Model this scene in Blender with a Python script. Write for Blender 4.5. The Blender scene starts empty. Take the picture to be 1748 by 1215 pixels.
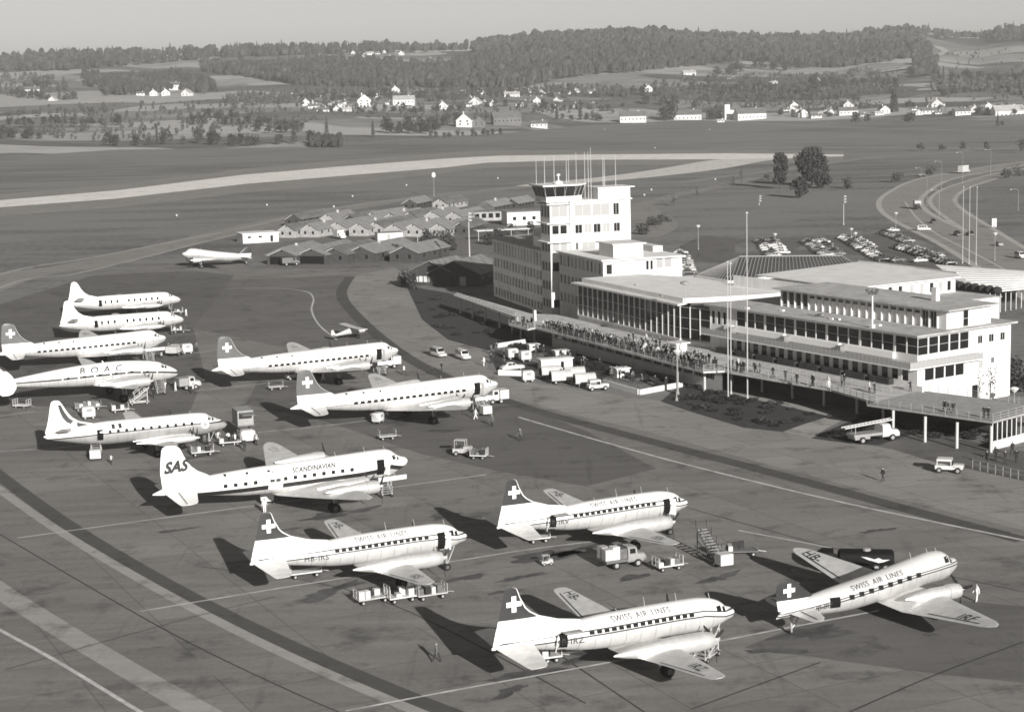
import bpy, bmesh, math, random
import numpy as np
from mathutils import Vector, Matrix
random.seed(7); rng=np.random.default_rng(5)
SC=bpy.context.scene; COL=SC.collection
R=math.radians
# ------------------------------------------------------------------ camera solved from the aircraft
FPX,CH,PI_,RO=3061.048,48.0646,0.151291,-0.0243071
fw=np.array([0,math.cos(PI_),-math.sin(PI_)]); r0=np.array([1.,0,0]); u0=np.cross(r0,fw)
rr=math.cos(RO)*r0+math.sin(RO)*u0; uu=math.cos(RO)*u0-math.sin(RO)*r0
def W(x,y,z=0.):
    "photo position seen on the horizontal plane at height z -> world point"
    d=fw*FPX+rr*(x-874)+uu*(607.5-y); t=(z-CH)/d[2]
    return np.array([t*d[0],t*d[1],CH+t*d[2]])
def WD(x,y,D):
    d=fw*FPX+rr*(x-874)+uu*(607.5-y); t=D/math.hypot(d[0],d[1])
    return np.array([t*d[0],t*d[1],CH+t*d[2]])
def horizon(x): return 140.6863-(x-874)*0.0243118
def PX(P):
    d=np.asarray(P,float)-np.array([0,0,CH]); z=d@fw
    return 874+FPX*(d@rr)/z, 607.5-FPX*(d@uu)/z
cd=bpy.data.cameras.new('camera'); cam=bpy.data.objects.new('camera',cd); COL.objects.link(cam)
cd.sensor_fit='HORIZONTAL'; cd.sensor_width=36; cd.lens=36*FPX/1748; cd.clip_start=1; cd.clip_end=30000
M=Matrix(((rr[0],uu[0],-fw[0],0),(rr[1],uu[1],-fw[1],0),(rr[2],uu[2],-fw[2],CH),(0,0,0,1)))
cam.matrix_world=M; SC.camera=cam
# ------------------------------------------------------------------ materials
TINT=(1.0,.985,.966)
def g(v): return (v*TINT[0],v*TINT[1],v*TINT[2],1)
MATS={}
def mat(name,v,rough=.7,metal=0.,amt=0.,scale=1.,detail=4,bump=0.,spec=.4,coord='Object',v2=None):
    if name in MATS: return MATS[name]
    m=bpy.data.materials.new(name); m.use_nodes=True; nt=m.node_tree; b=nt.nodes['Principled BSDF']
    b.inputs['Base Color'].default_value=g(v); b.inputs['Roughness'].default_value=rough; b.inputs['Metallic'].default_value=metal
    b.inputs['Specular IOR Level'].default_value=spec
    if amt or bump:
        tc=nt.nodes.new('ShaderNodeTexCoord'); n=nt.nodes.new('ShaderNodeTexNoise'); n.inputs['Scale'].default_value=scale; n.inputs['Detail'].default_value=detail; n.inputs['Roughness'].default_value=.6
        nt.links.new(tc.outputs[coord],n.inputs['Vector'])
        if amt:
            r=nt.nodes.new('ShaderNodeValToRGB'); e=r.color_ramp.elements
            e[0].position=.3; e[1].position=.7; e[0].color=g(v*(1-amt)); e[1].color=g(v2 if v2 else v*(1+amt))
            nt.links.new(n.outputs['Fac'],r.inputs[0]); nt.links.new(r.outputs[0],b.inputs['Base Color'])
        if bump:
            bp=nt.nodes.new('ShaderNodeBump'); bp.inputs['Strength'].default_value=bump; bp.inputs['Distance'].default_value=.2
            nt.links.new(n.outputs['Fac'],bp.inputs['Height']); nt.links.new(bp.outputs[0],b.inputs['Normal'])
    MATS[name]=m; return m
class NT:
    "tiny node-graph helper"
    def __init__(s,name):
        s.m=bpy.data.materials.new(name); s.m.use_nodes=True; s.t=s.m.node_tree; s.b=s.t.nodes['Principled BSDF']; MATS[name]=s.m
    def n(s,t,**k):
        o=s.t.nodes.new(t)
        for a,v in k.items(): setattr(o,a,v)
        return o
    def l(s,a,b): s.t.links.new(a,b)
    def pos(s): return s.n('ShaderNodeNewGeometry').outputs['Position']
    def mapv(s,v,rot=0,sc=(1,1,1)):
        m=s.n('ShaderNodeMapping'); m.inputs['Rotation'].default_value=(0,0,rot); m.inputs['Scale'].default_value=sc; s.l(v,m.inputs[0]); return m.outputs[0]
    def noise(s,v,scale,detail=4,rough=.6):
        n=s.n('ShaderNodeTexNoise'); n.inputs['Scale'].default_value=scale; n.inputs['Detail'].default_value=detail; n.inputs['Roughness'].default_value=rough; s.l(v,n.inputs['Vector']); return n.outputs['Fac']
    def math(s,op,a,b=None,c=None,clamp=False):
        n=s.n('ShaderNodeMath',operation=op,use_clamp=clamp)
        for i,x in enumerate((a,b,c)):
            if x is None: continue
            if isinstance(x,(int,float)): n.inputs[i].default_value=x
            else: s.l(x,n.inputs[i])
        return n.outputs[0]
    def ramp(s,f,stops):
        r=s.n('ShaderNodeValToRGB'); e=r.color_ramp.elements
        while len(e)<len(stops): e.new(.5)
        for q,(p,v) in zip(e,stops): q.position=p; q.color=g(v)
        s.l(f,r.inputs[0]); return r.outputs[0]
    def mix(s,f,a,b,mode='MIX'):
        n=s.n('ShaderNodeMix',data_type='RGBA',blend_type=mode)
        for i,x in ((0,f),(6,a),(7,b)):
            if isinstance(x,(int,float)):
                n.inputs[i].default_value=x if i==0 else g(x)
            else: s.l(x,n.inputs[i])
        return n.outputs[2]
# ------------------------------------------------------------------ mesh builder
class MB:
    def __init__(s): s.v=[]; s.f=[]; s.m=[]; s.uv={}
    def add(s,vs,fs,m=0,uv=None):
        o=len(s.v); s.v+=[tuple(map(float,p)) for p in vs]
        for f in fs: s.f.append(tuple(o+i for i in f)); s.m.append(m)
        if uv is not None:
            for i,q in enumerate(uv): s.uv[o+i]=q
        return s
    def quad(s,a,b,c,d,m=0): return s.add([a,b,c,d],[(0,1,2,3)],m)
    def box(s,c,d,rot=0,m=0,rx=0):
        x,y,z=d[0]/2,d[1]/2,d[2]/2
        vs=[(i,j,k) for i in(-x,x) for j in(-y,y) for k in(-z,z)]
        if rx: vs=[(a,b*math.cos(rx)-e*math.sin(rx),b*math.sin(rx)+e*math.cos(rx)) for a,b,e in vs]
        ca,sa=math.cos(rot),math.sin(rot)
        vs=[(c[0]+a*ca-b*sa,c[1]+a*sa+b*ca,c[2]+e) for a,b,e in vs]
        return s.add(vs,[(0,1,3,2),(4,6,7,5),(0,4,5,1),(2,3,7,6),(0,2,6,4),(1,5,7,3)],m)
    def b2(s,x0,x1,y0,y1,z0,z1,m=0): return s.box(((x0+x1)/2,(y0+y1)/2,(z0+z1)/2),(x1-x0,y1-y0,z1-z0),0,m)
    def prism(s,poly,z0,z1,m=0,bottom=True):
        n=len(poly); a=sum(poly[i][0]*poly[(i+1)%n][1]-poly[(i+1)%n][0]*poly[i][1] for i in range(n))
        p=[tuple(q[:2]) for q in poly]
        if a<0: p=p[::-1]
        zz0=z0 if hasattr(z0,'__len__') else [z0]*n
        vs=[(x,y,z0) for x,y in p]+[(x,y,z1) for x,y in p]
        fs=[(i,(i+1)%n,n+(i+1)%n,n+i) for i in range(n)]+[tuple(range(n,2*n))]
        if bottom: fs.append(tuple(range(n-1,-1,-1)))
        return s.add(vs,fs,m)
    def tube(s,p0,p1,ra,rb=None,n=8,m=0,cap=True):
        rb=ra if rb is None else rb; p0=Vector(p0); p1=Vector(p1); d=(p1-p0); 
        if d.length<1e-6: return s
        q=d.to_track_quat('Z','Y'); vs=[]
        for P,rad in ((p0,ra),(p1,rb)):
            for i in range(n):
                a=2*math.pi*i/n; vs.append(P+q@Vector((rad*math.cos(a),rad*math.sin(a),0)))
        fs=[(i,(i+1)%n,n+(i+1)%n,n+i) for i in range(n)]
        if cap: fs+=[tuple(range(n-1,-1,-1)),tuple(range(n,2*n))]
        return s.add(vs,fs,m)
    def lathe(s,prof,c=(0,0,0),axis='Z',n=16,m=0):
        vs=[]
        for (h,rad) in prof:
            for i in range(n):
                a=2*math.pi*i/n; x,y=rad*math.cos(a),rad*math.sin(a)
                if axis=='Z': vs.append((c[0]+x,c[1]+y,c[2]+h))
                elif axis=='X': vs.append((c[0]+h,c[1]+x,c[2]+y))
                else: vs.append((c[0]+x,c[1]+h,c[2]+y))
        fs=[]
        for k in range(len(prof)-1):
            for i in range(n): fs.append((k*n+i,k*n+(i+1)%n,(k+1)*n+(i+1)%n,(k+1)*n+i))
        fs+=[tuple(range(n-1,-1,-1)),tuple((len(prof)-1)*n+i for i in range(n))]
        return s.add(vs,fs,m)
    def loft(s,rings,m=0,closed=True,caps=True,uvs=None):
        n=len(rings[0]); vs=[p for r_ in rings for p in r_]; fs=[]
        for k in range(len(rings)-1):
            for i in range(n if closed else n-1): fs.append((k*n+i,k*n+(i+1)%n,(k+1)*n+(i+1)%n,(k+1)*n+i))
        if caps: fs+=[tuple(range(n-1,-1,-1)),tuple((len(rings)-1)*n+i for i in range(n))]
        return s.add(vs,fs,m,uvs)
    def build(s,name,mats,parent=None,smooth=False,fix=True,link=True):
        me=bpy.data.meshes.new(name); me.from_pydata(s.v,[],s.f)
        if not isinstance(mats,(list,tuple)): mats=[mats]
        for q in mats: me.materials.append(q)
        if len(mats)>1: me.polygons.foreach_set('material_index',s.m)
        if s.uv:
            ul=me.uv_layers.new(name='uv')
            for lp in me.loops: ul.data[lp.index].uv=s.uv.get(lp.vertex_index,(0,0))
        if fix:
            bm=bmesh.new(); bm.from_mesh(me); bmesh.ops.recalc_face_normals(bm,faces=bm.faces); bm.to_mesh(me); bm.free()
        if smooth:
            me.polygons.foreach_set('use_smooth',[True]*len(me.polygons))
            me.set_sharp_from_angle(angle=R(40))
        me.update(); o=bpy.data.objects.new(name,me)
        if link: COL.objects.link(o)
        if parent is not None: o.parent=parent
        return o
def tag(o,label=None,cat=None,group=None,kind=None):
    if label: o['label']=label
    if cat: o['category']=cat
    if group: o['group']=group
    if kind: o['kind']=kind
    return o
def thing(name,label,cat,loc=(0,0,0),rz=0,group=None):
    o=bpy.data.objects.new(name,None); COL.objects.link(o); o.location=tuple(map(float,loc)); o.rotation_euler=(0,0,rz); o.empty_display_size=.3
    return tag(o,label,cat,group)
def struct(name,mb,mats,label=None,**k):
    o=mb.build(name,mats,**k); o['kind']='structure'
    if label: o['label']=label
    return o
KIDS={}
def dup(o,loc,rz=None,label=None,group=None,scale=None):
    c=o.copy(); COL.objects.link(c); c.location=tuple(map(float,loc))
    if rz is not None: c.rotation_euler=(0,0,rz)
    if scale is not None: c.scale=(scale,)*3 if not hasattr(scale,'__len__') else scale
    if label: c['label']=label
    if group: c['group']=group
    def rec(a,b):
        for ch in kids(a):
            d=ch.copy(); COL.objects.link(d); d.parent=b; rec(ch,d)
    rec(o,c); return c
def kids(o):
    if o.name not in KIDS: KIDS[o.name]=[x for x in COL.objects if x.parent==o]
    return KIDS[o.name]
# ------------------------------------------------------------------ light
SUN_EL,SUN_AZ=R(18.4),R(-69.3)
sd=bpy.data.lights.new('sun','SUN'); sd.energy=5; sd.angle=R(.5); sd.color=(1,.98,.952)
so=bpy.data.objects.new('sun',sd); COL.objects.link(so)
sv=Vector((math.cos(SUN_EL)*math.cos(SUN_AZ),math.cos(SUN_EL)*math.sin(SUN_AZ),math.sin(SUN_EL)))
so.rotation_euler=sv.to_track_quat('Z','Y').to_euler(); so.location=sv*300
wd=bpy.data.worlds.new('World'); SC.world=wd; wd.use_nodes=True; nt=wd.node_tree
sky=nt.nodes.new('ShaderNodeTexSky'); sky.sky_type='NISHITA'; sky.sun_disc=False; sky.sun_elevation=SUN_EL
sky.sun_rotation=math.atan2(sv.x,sv.y); sky.altitude=4200; sky.dust_density=2.0; sky.air_density=1.0
bw=nt.nodes.new('ShaderNodeRGBToBW'); mx=nt.nodes.new('ShaderNodeMix'); mx.data_type='RGBA'; mx.blend_type='MULTIPLY'; mx.inputs[0].default_value=1
mx.inputs[7].default_value=(1,.982,.955,1)
nt.links.new(sky.outputs[0],bw.inputs[0]); nt.links.new(bw.outputs[0],mx.inputs[6])
bg=nt.nodes['Background']; bg.inputs['Strength'].default_value=.055; nt.links.new(mx.outputs[2],bg.inputs['Color'])
SC.view_settings.view_transform='Standard'; SC.view_settings.look='None'; SC.view_settings.exposure=.66; SC.view_settings.gamma=1
SC.cycles.filter_width=1.7
SC.cycles.max_bounces=6; SC.cycles.diffuse_bounces=3; SC.cycles.glossy_bounces=3; SC.cycles.volume_bounces=0
# ------------------------------------------------------------------ GROUND
def lerp(pts,x):
    xs=[p[0] for p in pts]; ys=[p[1] for p in pts]; return float(np.interp(x,xs,ys))
def pxpoly(pts,z=0.): return [W(a,b,z)[:2] for a,b in pts]
def smooth_line(pts,k=6):
    P=np.array(pts,float); out=[]
    for i in range(len(P)-1):
        p0=P[max(i-1,0)];p1=P[i];p2=P[i+1];p3=P[min(i+2,len(P)-1)]
        for j in range(k):
            t=j/k; out.append(.5*((2*p1)+(-p0+p2)*t+(2*p0-5*p1+4*p2-p3)*t*t+(-p0+3*p1-3*p2+p3)*t**3))
    out.append(P[-1]); return out
def sheet(name,polys,z,m,label=None):
    mb=MB()
    for p in polys:
        n=len(p); mb.add([(q[0],q[1],z) for q in p],[tuple(range(n))])
    o=struct(name,mb,m,label)
    bm=bmesh.new(); bm.from_mesh(o.data); bmesh.ops.triangulate(bm,faces=bm.faces)
    for f in bm.faces:
        if f.normal.z<0: f.normal_flip()
    bm.to_mesh(o.data); bm.free(); return o
def strip(cl,w):
    "ribbon polygons along a world centre line of width w"
    P=[np.array(q[:2]) for q in cl]; L=[];Rr=[]
    for i,q in enumerate(P):
        d=P[min(i+1,len(P)-1)]-P[max(i-1,0)]; d/=np.linalg.norm(d)+1e-9; n=np.array([-d[1],d[0]]); ww=w[i] if hasattr(w,'__len__') else w
        L.append(q+n*ww/2); Rr.append(q-n*ww/2)
    return [[L[i],L[i+1],Rr[i+1],Rr[i]] for i in range(len(P)-1)]
def pxline(pts,k=6): return [W(a,b)[:2] for a,b in smooth_line(pts,k)]
# grass
n=NT('airfield_grass'); p=n.pos()
a=n.noise(n.mapv(p,R(65),(.012,.05,.02)),1,5); b=n.noise(p,.35,5,.75); c=n.noise(p,.004,3)
f=n.math('ADD',n.math('MULTIPLY',a,.5),n.math('MULTIPLY',b,.45)); f=n.math('ADD',f,n.math('MULTIPLY',c,.40))
n.l(n.ramp(f,[(.45,.07),(.57,.12),(.69,.21)]),n.b.inputs['Base Color']); n.b.inputs['Roughness'].default_value=.95; n.b.inputs['Specular IOR Level'].default_value=.1
GRASS=n.m
mb=MB(); N=10
mb.add([(-9000,-600,0),(9000,-600,0),(9000,14000,0),(-9000,14000,0)],[(0,1,2,3)])
struct('ground',mb,GRASS,'flat mown airfield grass between the runway, the roads and the apron')
# concrete
def concrete(name,v,joint=True,dirt=.3,rot=R(26),sx=10.,sy=7.5,jd=.7):
    n=NT(name); p=n.pos(); q=n.mapv(p,-rot)
    big=n.noise(p,.03,4,.6); mid=n.noise(n.mapv(p,-rot-R(85),(.045,.5,.2)),1,5,.7); fine=n.noise(p,1.6,4,.8)
    f=n.math('ADD',n.math('MULTIPLY',big,.26),n.math('MULTIPLY',mid,.44)); f=n.math('ADD',f,n.math('MULTIPLY',fine,.30))
    col=n.ramp(f,[(.36,v*(1-dirt)),(.5,v),(.64,v*(1+dirt*.8))])
    # slab to slab tone
    if joint:
        sp=n.n('ShaderNodeSeparateXYZ'); n.l(q,sp.inputs[0])
        u=n.math('DIVIDE',sp.outputs[0],sx); w=n.math('DIVIDE',sp.outputs[1],sy)
        cell=n.n('ShaderNodeCombineXYZ'); n.l(n.math('FLOOR',u),cell.inputs[0]); n.l(n.math('FLOOR',w),cell.inputs[1])
        wn=n.n('ShaderNodeTexWhiteNoise',noise_dimensions='2D'); n.l(cell.outputs[0],wn.inputs['Vector'])
        tone=n.math('MULTIPLY_ADD',wn.outputs['Value'],.16,.92)
        cm=n.n('ShaderNodeCombineColor')
        for i in range(3): n.l(tone,cm.inputs[i])
        col=n.mix(1.,col,cm.outputs[0],'MULTIPLY')
        def line(t,s,wid):
            fr=n.math('FRACT',t); d=n.math('MINIMUM',fr,n.math('SUBTRACT',1.,fr)); d=n.math('MULTIPLY',d,s)
            return n.math('SUBTRACT',1.,n.math('DIVIDE',d,wid),None,True)
        j=n.math('MAXIMUM',line(u,sx,.10),line(w,sy,.10))
        j=n.math('MULTIPLY',j,n.math('MULTIPLY',n.math('GREATER_THAN',n.noise(p,.05,2),.36),jd))
        col=n.mix(j,col,v*.35)
    # oil stains
    st=n.noise(p,.16,5,.7); s2=n.ramp(st,[(.54,1.),(.68,.45)])
    col=n.mix(.85,col,s2,'MULTIPLY')
    s3=n.ramp(n.noise(n.mapv(p,-rot-R(12),(.5,.035,.3)),1,3,.7),[(.60,1.),(.72,.72)]); col=n.mix(.7,col,s3,'MULTIPLY')
    n.l(col,n.b.inputs['Base Color']); n.b.inputs['Roughness'].default_value=.8; n.b.inputs['Specular IOR Level'].default_value=.25
    bp=n.n('ShaderNodeBump'); bp.inputs['Strength'].default_value=.15; bp.inputs['Distance'].default_value=.1; n.l(fine,bp.inputs['Height']); n.l(bp.outputs[0],n.b.inputs['Normal'])
    return n.m
CONC=concrete('apron_concrete',.20); CONCL=concrete('apron_pale_concrete',.26,dirt=.2); ASPH=concrete('apron_dark_asphalt',.125,dirt=.25,jd=.3); DARKS=concrete('apron_dark_strip',.085,False,.2); LITE=concrete('apron_light_strip',.33,False,.22)
RUNW=concrete('runway_concrete',.78,False,.18); TAXI=concrete('taxiway_concrete',.24,False,.15); ROAD=concrete('road_asphalt',.27,False,.15); KERB=concrete('road_edge_concrete',.42,False,.1)
# apron outline
right=[(672,456),(690,470),(697,495),(715,530),(760,570),(830,600),(850,640),(1045,672),(1130,685),(1180,700),(1270,727),(1330,735),(1400,745),(1450,755),(1530,768),(1600,787),(1748,822)]
left=[(672,456),(560,459),(470,458),(420,456),(330,452),(260,455),(230,458),(140,473),(40,508),(0,527)]
ap=pxpoly(smooth_line(left[::-1],4))+pxpoly(smooth_line(right,4))[1:]
ap+= [np.array([120,170]),np.array([130,20]),np.array([-160,20]),np.array([-190,400])]
sheet('apron',[ap],.004,CONC,'wide concrete parking apron with slab joints, lines and oil stains')
# taxiway + runway
tl=pxline([(-300,600),(0,480),(150,452),(340,408),(480,376),(600,354),(720,337),(900,318),(1080,301),(1160,292)],6)
sheet('taxiway',strip(tl,[15]*len(tl)),.004,TAXI,'grey taxiway curving past the huts to the runway end')
te=pxline([(900,318),(1000,309),(1080,301),(1160,291),(1210,283),(1262,274),(1340,268)],6)
sheet('taxiway_end',strip(te,[16+20*min(1,i/20) for i in range(len(te))]),.006,concrete('taxiway_pale_concrete',.62,False,.15),'pale end of the taxiway joining the runway behind the tower')
e1=pxline([(-300,560),(0,468),(150,441),(300,412),(420,388),(520,365),(600,351),(700,339)],6)
sheet('taxiway_edge',strip(e1,2.2),.008,LITE,'pale line along the far edge of the taxiway')
e2=pxline([(-300,640),(0,491),(120,469),(240,441),(340,415),(450,390)],6)
sheet('taxiway_edge',strip(e2,1.6),.008,LITE,'pale line along the near edge of the taxiway')
ru=[(-600,408),(0,342),(200,325),(420,298),(600,283),(760,271),(850,266),(1000,264),(1250,262),(1440,264)]
rl=[(-600,426),(0,354),(200,339),(420,314),(600,299),(760,286),(830,278),(1000,273),(1250,272),(1440,267)]
SHO=concrete('runway_shoulder',.24,False,.25)
sheet('runway_shoulder',[pxpoly([(a,b-6-4*(a<900)) for a,b in ru])+pxpoly([(a,b+9+6*(a<700)) for a,b in rl])[::-1]],.004,SHO,'worn pale verge along the runway')
sheet('runway',[pxpoly(ru)+pxpoly(rl)[::-1]],.008,RUNW,'long pale concrete runway crossing the airfield behind the tower')
tr=pxline([(830,279),(900,275),(1050,278),(1160,277),(1200,281),(1180,288),(1100,300)],6)
p2=pxline([(1160,312),(1250,300),(1330,291),(1480,270),(1600,262),(1748,250),(1900,246)],6)
sheet('perimeter_track',strip(p2,9),.012,TAXI,'narrow pale perimeter track right of the runway end')
p3=pxline([(1210,254),(1300,252),(1500,252),(1748,254)],4); sheet('far_track',strip(p3,16),.004,TAXI,'faint far track across the grass beyond the runway')
p4=pxline([(1240,208),(1400,216),(1600,222),(1748,226)],4); sheet('meadow_track',strip(p4,10),.004,TAXI,'thin field track in front of the village')
# grass path triangle right of tower
p5=pxline([(1075,352),(1110,345),(1160,332),(1230,318),(1290,303)],4); sheet('footpath',strip(p5,8),.012,TAXI,'pale gravel path leading away behind the tower')
p6=pxline([(1085,405),(1115,392),(1120,380),(1095,360),(1080,350)],4); sheet('gravel_yard',strip(p6,14),.008,TAXI,'pale gravel yard beside the tower')
# apron patches and strips
def band(pts,w): 
    cl=pxline(pts,6); return strip(cl,w)
sheet('apron_asphalt_patch',[pxpoly([(440,650),(560,655),(880,690),(1000,735),(1120,800),(1000,830),(860,806),(720,775),(560,720),(420,690)])],.008,ASPH,'darker asphalt area in the middle of the apron')
sheet('apron_asphalt_patch',[pxpoly([(0,520),(60,500),(160,470),(330,462),(400,470),(330,560),(350,640),(300,760),(230,700),(0,690)])],.008,ASPH,'darker asphalt under the row of parked aircraft at the left')
sheet('apron_asphalt_patch',[pxpoly([(1270,1105),(1500,1010),(1748,1035),(1748,1165),(1600,1150)])],.008,ASPH,'dark asphalt patch in front of the parked aircraft at lower right')
sheet('apron_asphalt_patch',[pxpoly([(385,478),(590,470),(600,520),(660,585),(560,600),(470,590),(330,560)])],.006,concrete('apron_mid_asphalt',.145,dirt=.2),'mid grey asphalt between the huts and the airliners')
sheet('terminal_apron_band',[pxpoly(smooth_line(right,3))+pxpoly(smooth_line([(1748,905),(1560,858),(1300,790),(1100,735),(880,683),(740,625),(670,585),(615,540),(592,500),(600,472)],4))],.010,CONCL,'paler concrete band along the terminal')
sheet('dark_joint_strip',band([(598,472),(583,500),(600,530),(660,585),(735,632),(880,690),(1100,750),(1300,802),(1560,872),(1748,922)],2.6),.014,DARKS,'dark curved strip along the edge of the pale concrete')
sheet('dark_joint_strip',band([(-60,760),(0,812),(130,905),(300,1005),(480,1095),(700,1190),(900,1265)],2.0),.014,DARKS,'dark curved strip across the lower left apron')
sheet('light_joint_strip',band([(-60,785),(0,836),(120,918),(300,1022),(480,1113),(690,1205),(880,1280)],1.3),.018,LITE,'light curved strip beside the dark one')
sheet('light_joint_strip',band([(-60,960),(0,1008),(150,1102),(310,1195),(420,1255)],2.5),.018,LITE,'broad light strip in the lower left corner')
PAINT=mat('white_line_paint',.5,.8,0,.35,.6,6); 
def lines(name,ls,w,z,label):
    ps=[]
    for l in ls: ps+=strip(pxline(l,6),w)
    return sheet(name,ps,z,PAINT,label)
lines('painted_edge_line',[[(885,712),(1040,757),(1200,800),(1450,860),(1748,922)]],.45,.024,'long thin pale line along the apron edge')
lines('painted_edge_line',[[(-40,1052),(0,1075),(100,1130),(235,1212),(320,1262)]],.42,.024,'thin white line across the lower left corner')
lines('painted_curve_line',[[(385,493),(460,492),(520,497),(535,510),(532,530),(545,555),(575,580)]],.4,.024,'thin pale turning line near the huts')
lines('stand_lead_line',[[(30,918),(270,885),(550,848),(830,810)],[(240,1043),(500,1000),(760,960),(900,938),(1013,924)],[(590,1213),(780,1177),(1052,1128),(1330,1074),(1500,1042)],[(440,738),(560,726),(680,711)],[(332,667),(400,660),(465,653)],[(0,710),(60,702)],[(320,604),(375,597)],[(0,770),(120,762),(330,735)],[(1260,905),(1420,935)]],.30,.024,'thin white stand lines under the airliners')
lines('joint_seam',[],.2,.02,'x') if 0 else None
SEAM=mat('bitumen_seam',.04,.7,0,.3,.3,4)
ps=[]
for l in [[(0,912),(288,1078),(500,1181),(640,1240)],[(10,1142),(310,1058),(470,1018)],[(330,965),(640,1020),(1000,1200)],[(1450,1215),(1600,1150),(1748,1095)],[(1180,1210),(1400,1130)],[(1150,860),(1480,950),(1748,1010)],[(870,1060),(1100,1215)]]: ps+=strip(pxline(l,6),.16)
sheet('bitumen_seam',ps,.020,SEAM,'thin dark tar seams across the apron slabs')
# oil and fuel stains
rs=random.Random(11); OIL=mat('oil_stain',.075,.6,0,.5,.5,5); ps=[]
for (x,y,r_) in ((905,1150,2.2),(870,1180,1.3),(1010,1118,2.),(1060,1060,1.2),(720,950,1.6),(560,1010,2.4),(640,1005,1.5),(930,950,3.),(980,940,2.),(890,985,1.5),(1080,985,1.4),(1390,1080,2.6),(1330,1110,1.6),(560,880,2.2),(620,870,1.5),(480,905,1.2),(700,720,2.5),(760,735,1.8),(800,985,1.4),(1500,905,1.2),(1230,985,1.6),(300,905,1.2),(760,880,1.8),(690,985,1.6),(860,1010,1.),(330,780,2.),(240,770,1.5)):
    c=W(x,y); k=22; ph=[rs.uniform(0,6.28) for _ in range(3)]; an=R(30)+rs.uniform(-.4,.4); pl=[]
    for i in range(k):
        a=6.2832*i/k; q=r_*(1+.35*math.sin(2*a+ph[0])+.22*math.sin(3*a+ph[1])+.18*math.sin(7*a+ph[2]))*rs.uniform(.8,1.1); u_,v_=q*1.5*math.cos(a),q*.55*math.sin(a); pl.append((c[0]+u_*math.cos(an)-v_*math.sin(an),c[1]+u_*math.sin(an)+v_*math.cos(an)))
    ps.append(pl)
sheet('oil_stain',ps,.022,OIL,'dark oil and fuel stains on the apron under and between the aircraft')
# grass bed by the terminal
n=NT('garden_soil'); p=n.pos(); n.l(n.ramp(n.noise(p,.8,5,.7),[(.35,.018),(.6,.035),(.75,.07)]),n.b.inputs['Base Color']); n.b.inputs['Roughness'].default_value=.95
GARD=n.m
sheet('garden_bed',[pxpoly([(694,488),(720,545),(765,580),(832,598),(905,585),(880,545),(800,515),(765,500)])],.012,GARD,'dark planted bed between apron and covered walkway')
sheet('garden_bed',[pxpoly([(1128,685),(1155,662),(1180,655),(1300,680),(1420,708),(1372,725),(1336,737),(1270,730),(1180,703)])],.012,GARD,'dark planted bed at the foot of the flagpoles')
sheet('garden_bed',[pxpoly([(1385,748),(1435,725),(1500,700),(1560,740),(1500,760),(1450,757)])],.014,GARD,'dark bed beside the terrace pillars')
sheet('paved_path',[pxpoly([(1336,737),(1372,724),(1420,710),(1440,716),(1384,746)]),pxpoly([(1170,655),(1185,651),(1420,704),(1410,709)])],.016,LITE,'light paved path through the planted beds')
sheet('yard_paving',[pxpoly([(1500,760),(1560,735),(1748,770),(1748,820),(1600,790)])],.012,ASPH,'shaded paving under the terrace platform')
# roads on the right
rd=pxline([(1900,560),(1748,470),(1650,415),(1560,372),(1536,345),(1560,322),(1600,305),(1680,290),(1748,279),(1900,262)],8)
sheet('road_edge',strip(rd,17.5),.008,KERB,'pale kerbs of the approach road')
sheet('access_road',strip(rd,13.5),.012,ROAD,'curving asphalt approach road to the terminal')
rd2=pxline([(1900,520),(1748,440),(1660,385),(1612,350),(1618,330),(1660,312),(1748,290),(1900,272)],8)
sheet('road_edge',strip(rd2,11),.010,KERB,'pale kerbs of the second carriageway')
sheet('access_road',strip(rd2,7.5),.015,ROAD,'second curving carriageway beside the grass island')
lines('road_centre_line',[[(1748,478),(1655,428),(1600,400),(1565,372),(1545,345)]],.5,.020,'broken white centre line on the approach road')
cp=pxpoly([(1160,420),(1200,402),(1330,412),(1440,408),(1500,398),(1570,392),(1660,420),(1748,470),(1748,520),(1500,470),(1240,450),(1170,445)])
sheet('car_park',[cp],.004,concrete('car_park_asphalt',.13,False,.15),'asphalt car park behind the terminal')
sheet('parking_lawn',[pxpoly([(1355,425),(1400,410),(1480,440),(1440,452)]),pxpoly([(1530,408),(1570,410),(1700,462),(1700,474),(1640,455)]),pxpoly([(1255,418),(1290,412),(1300,430),(1255,435)])],.006,GRASS,'strips of lawn between the rows of parked cars')
sheet('hut_yard',[pxpoly([(420,420),(620,398),(760,380),(860,372),(900,400),(840,430),(700,450),(560,458),(460,456)])],.004,concrete('yard_gravel',.16,False,.2),'worn gravel yard between the huts')
# ------------------------------------------------------------------ HILLS
Y0=[(-700,262),(0,262),(200,252),(530,250),(600,242),(870,226),(1000,213),(1200,206),(1748,200),(2500,198)]
SIL=[(-700,97),(-300,92),(0,93),(69,87),(206,81),(261,86),(326,79),(360,82),(402,76),(597,74),(630,72),(706,76),(802,74),(843,63),(950,54),(1100,49),(1189,55),(1337,58),(1415,59),(1470,54),(1508,46),(1574,45),(1634,53),(1671,54),(1697,50),(1704,43),(1748,42),(2100,50),(2500,60)]
RD=[(-700,3700),(0,3600),(800,3500),(1100,3300),(1420,3600),(1748,4000),(2500,4000)]
TREEH=15.
def Dt(x,t):
    y0=lerp(Y0,x); D0=CH*FPX/(y0-horizon(x))*1.012; D1=lerp(RD,x); return D0*(D1/D0)**t
def hrow(x,t):
    y0=lerp(Y0,x); ys=lerp(SIL,x)+TREEH/lerp(RD,x)*FPX; return y0+(ys-y0)*t
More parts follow.
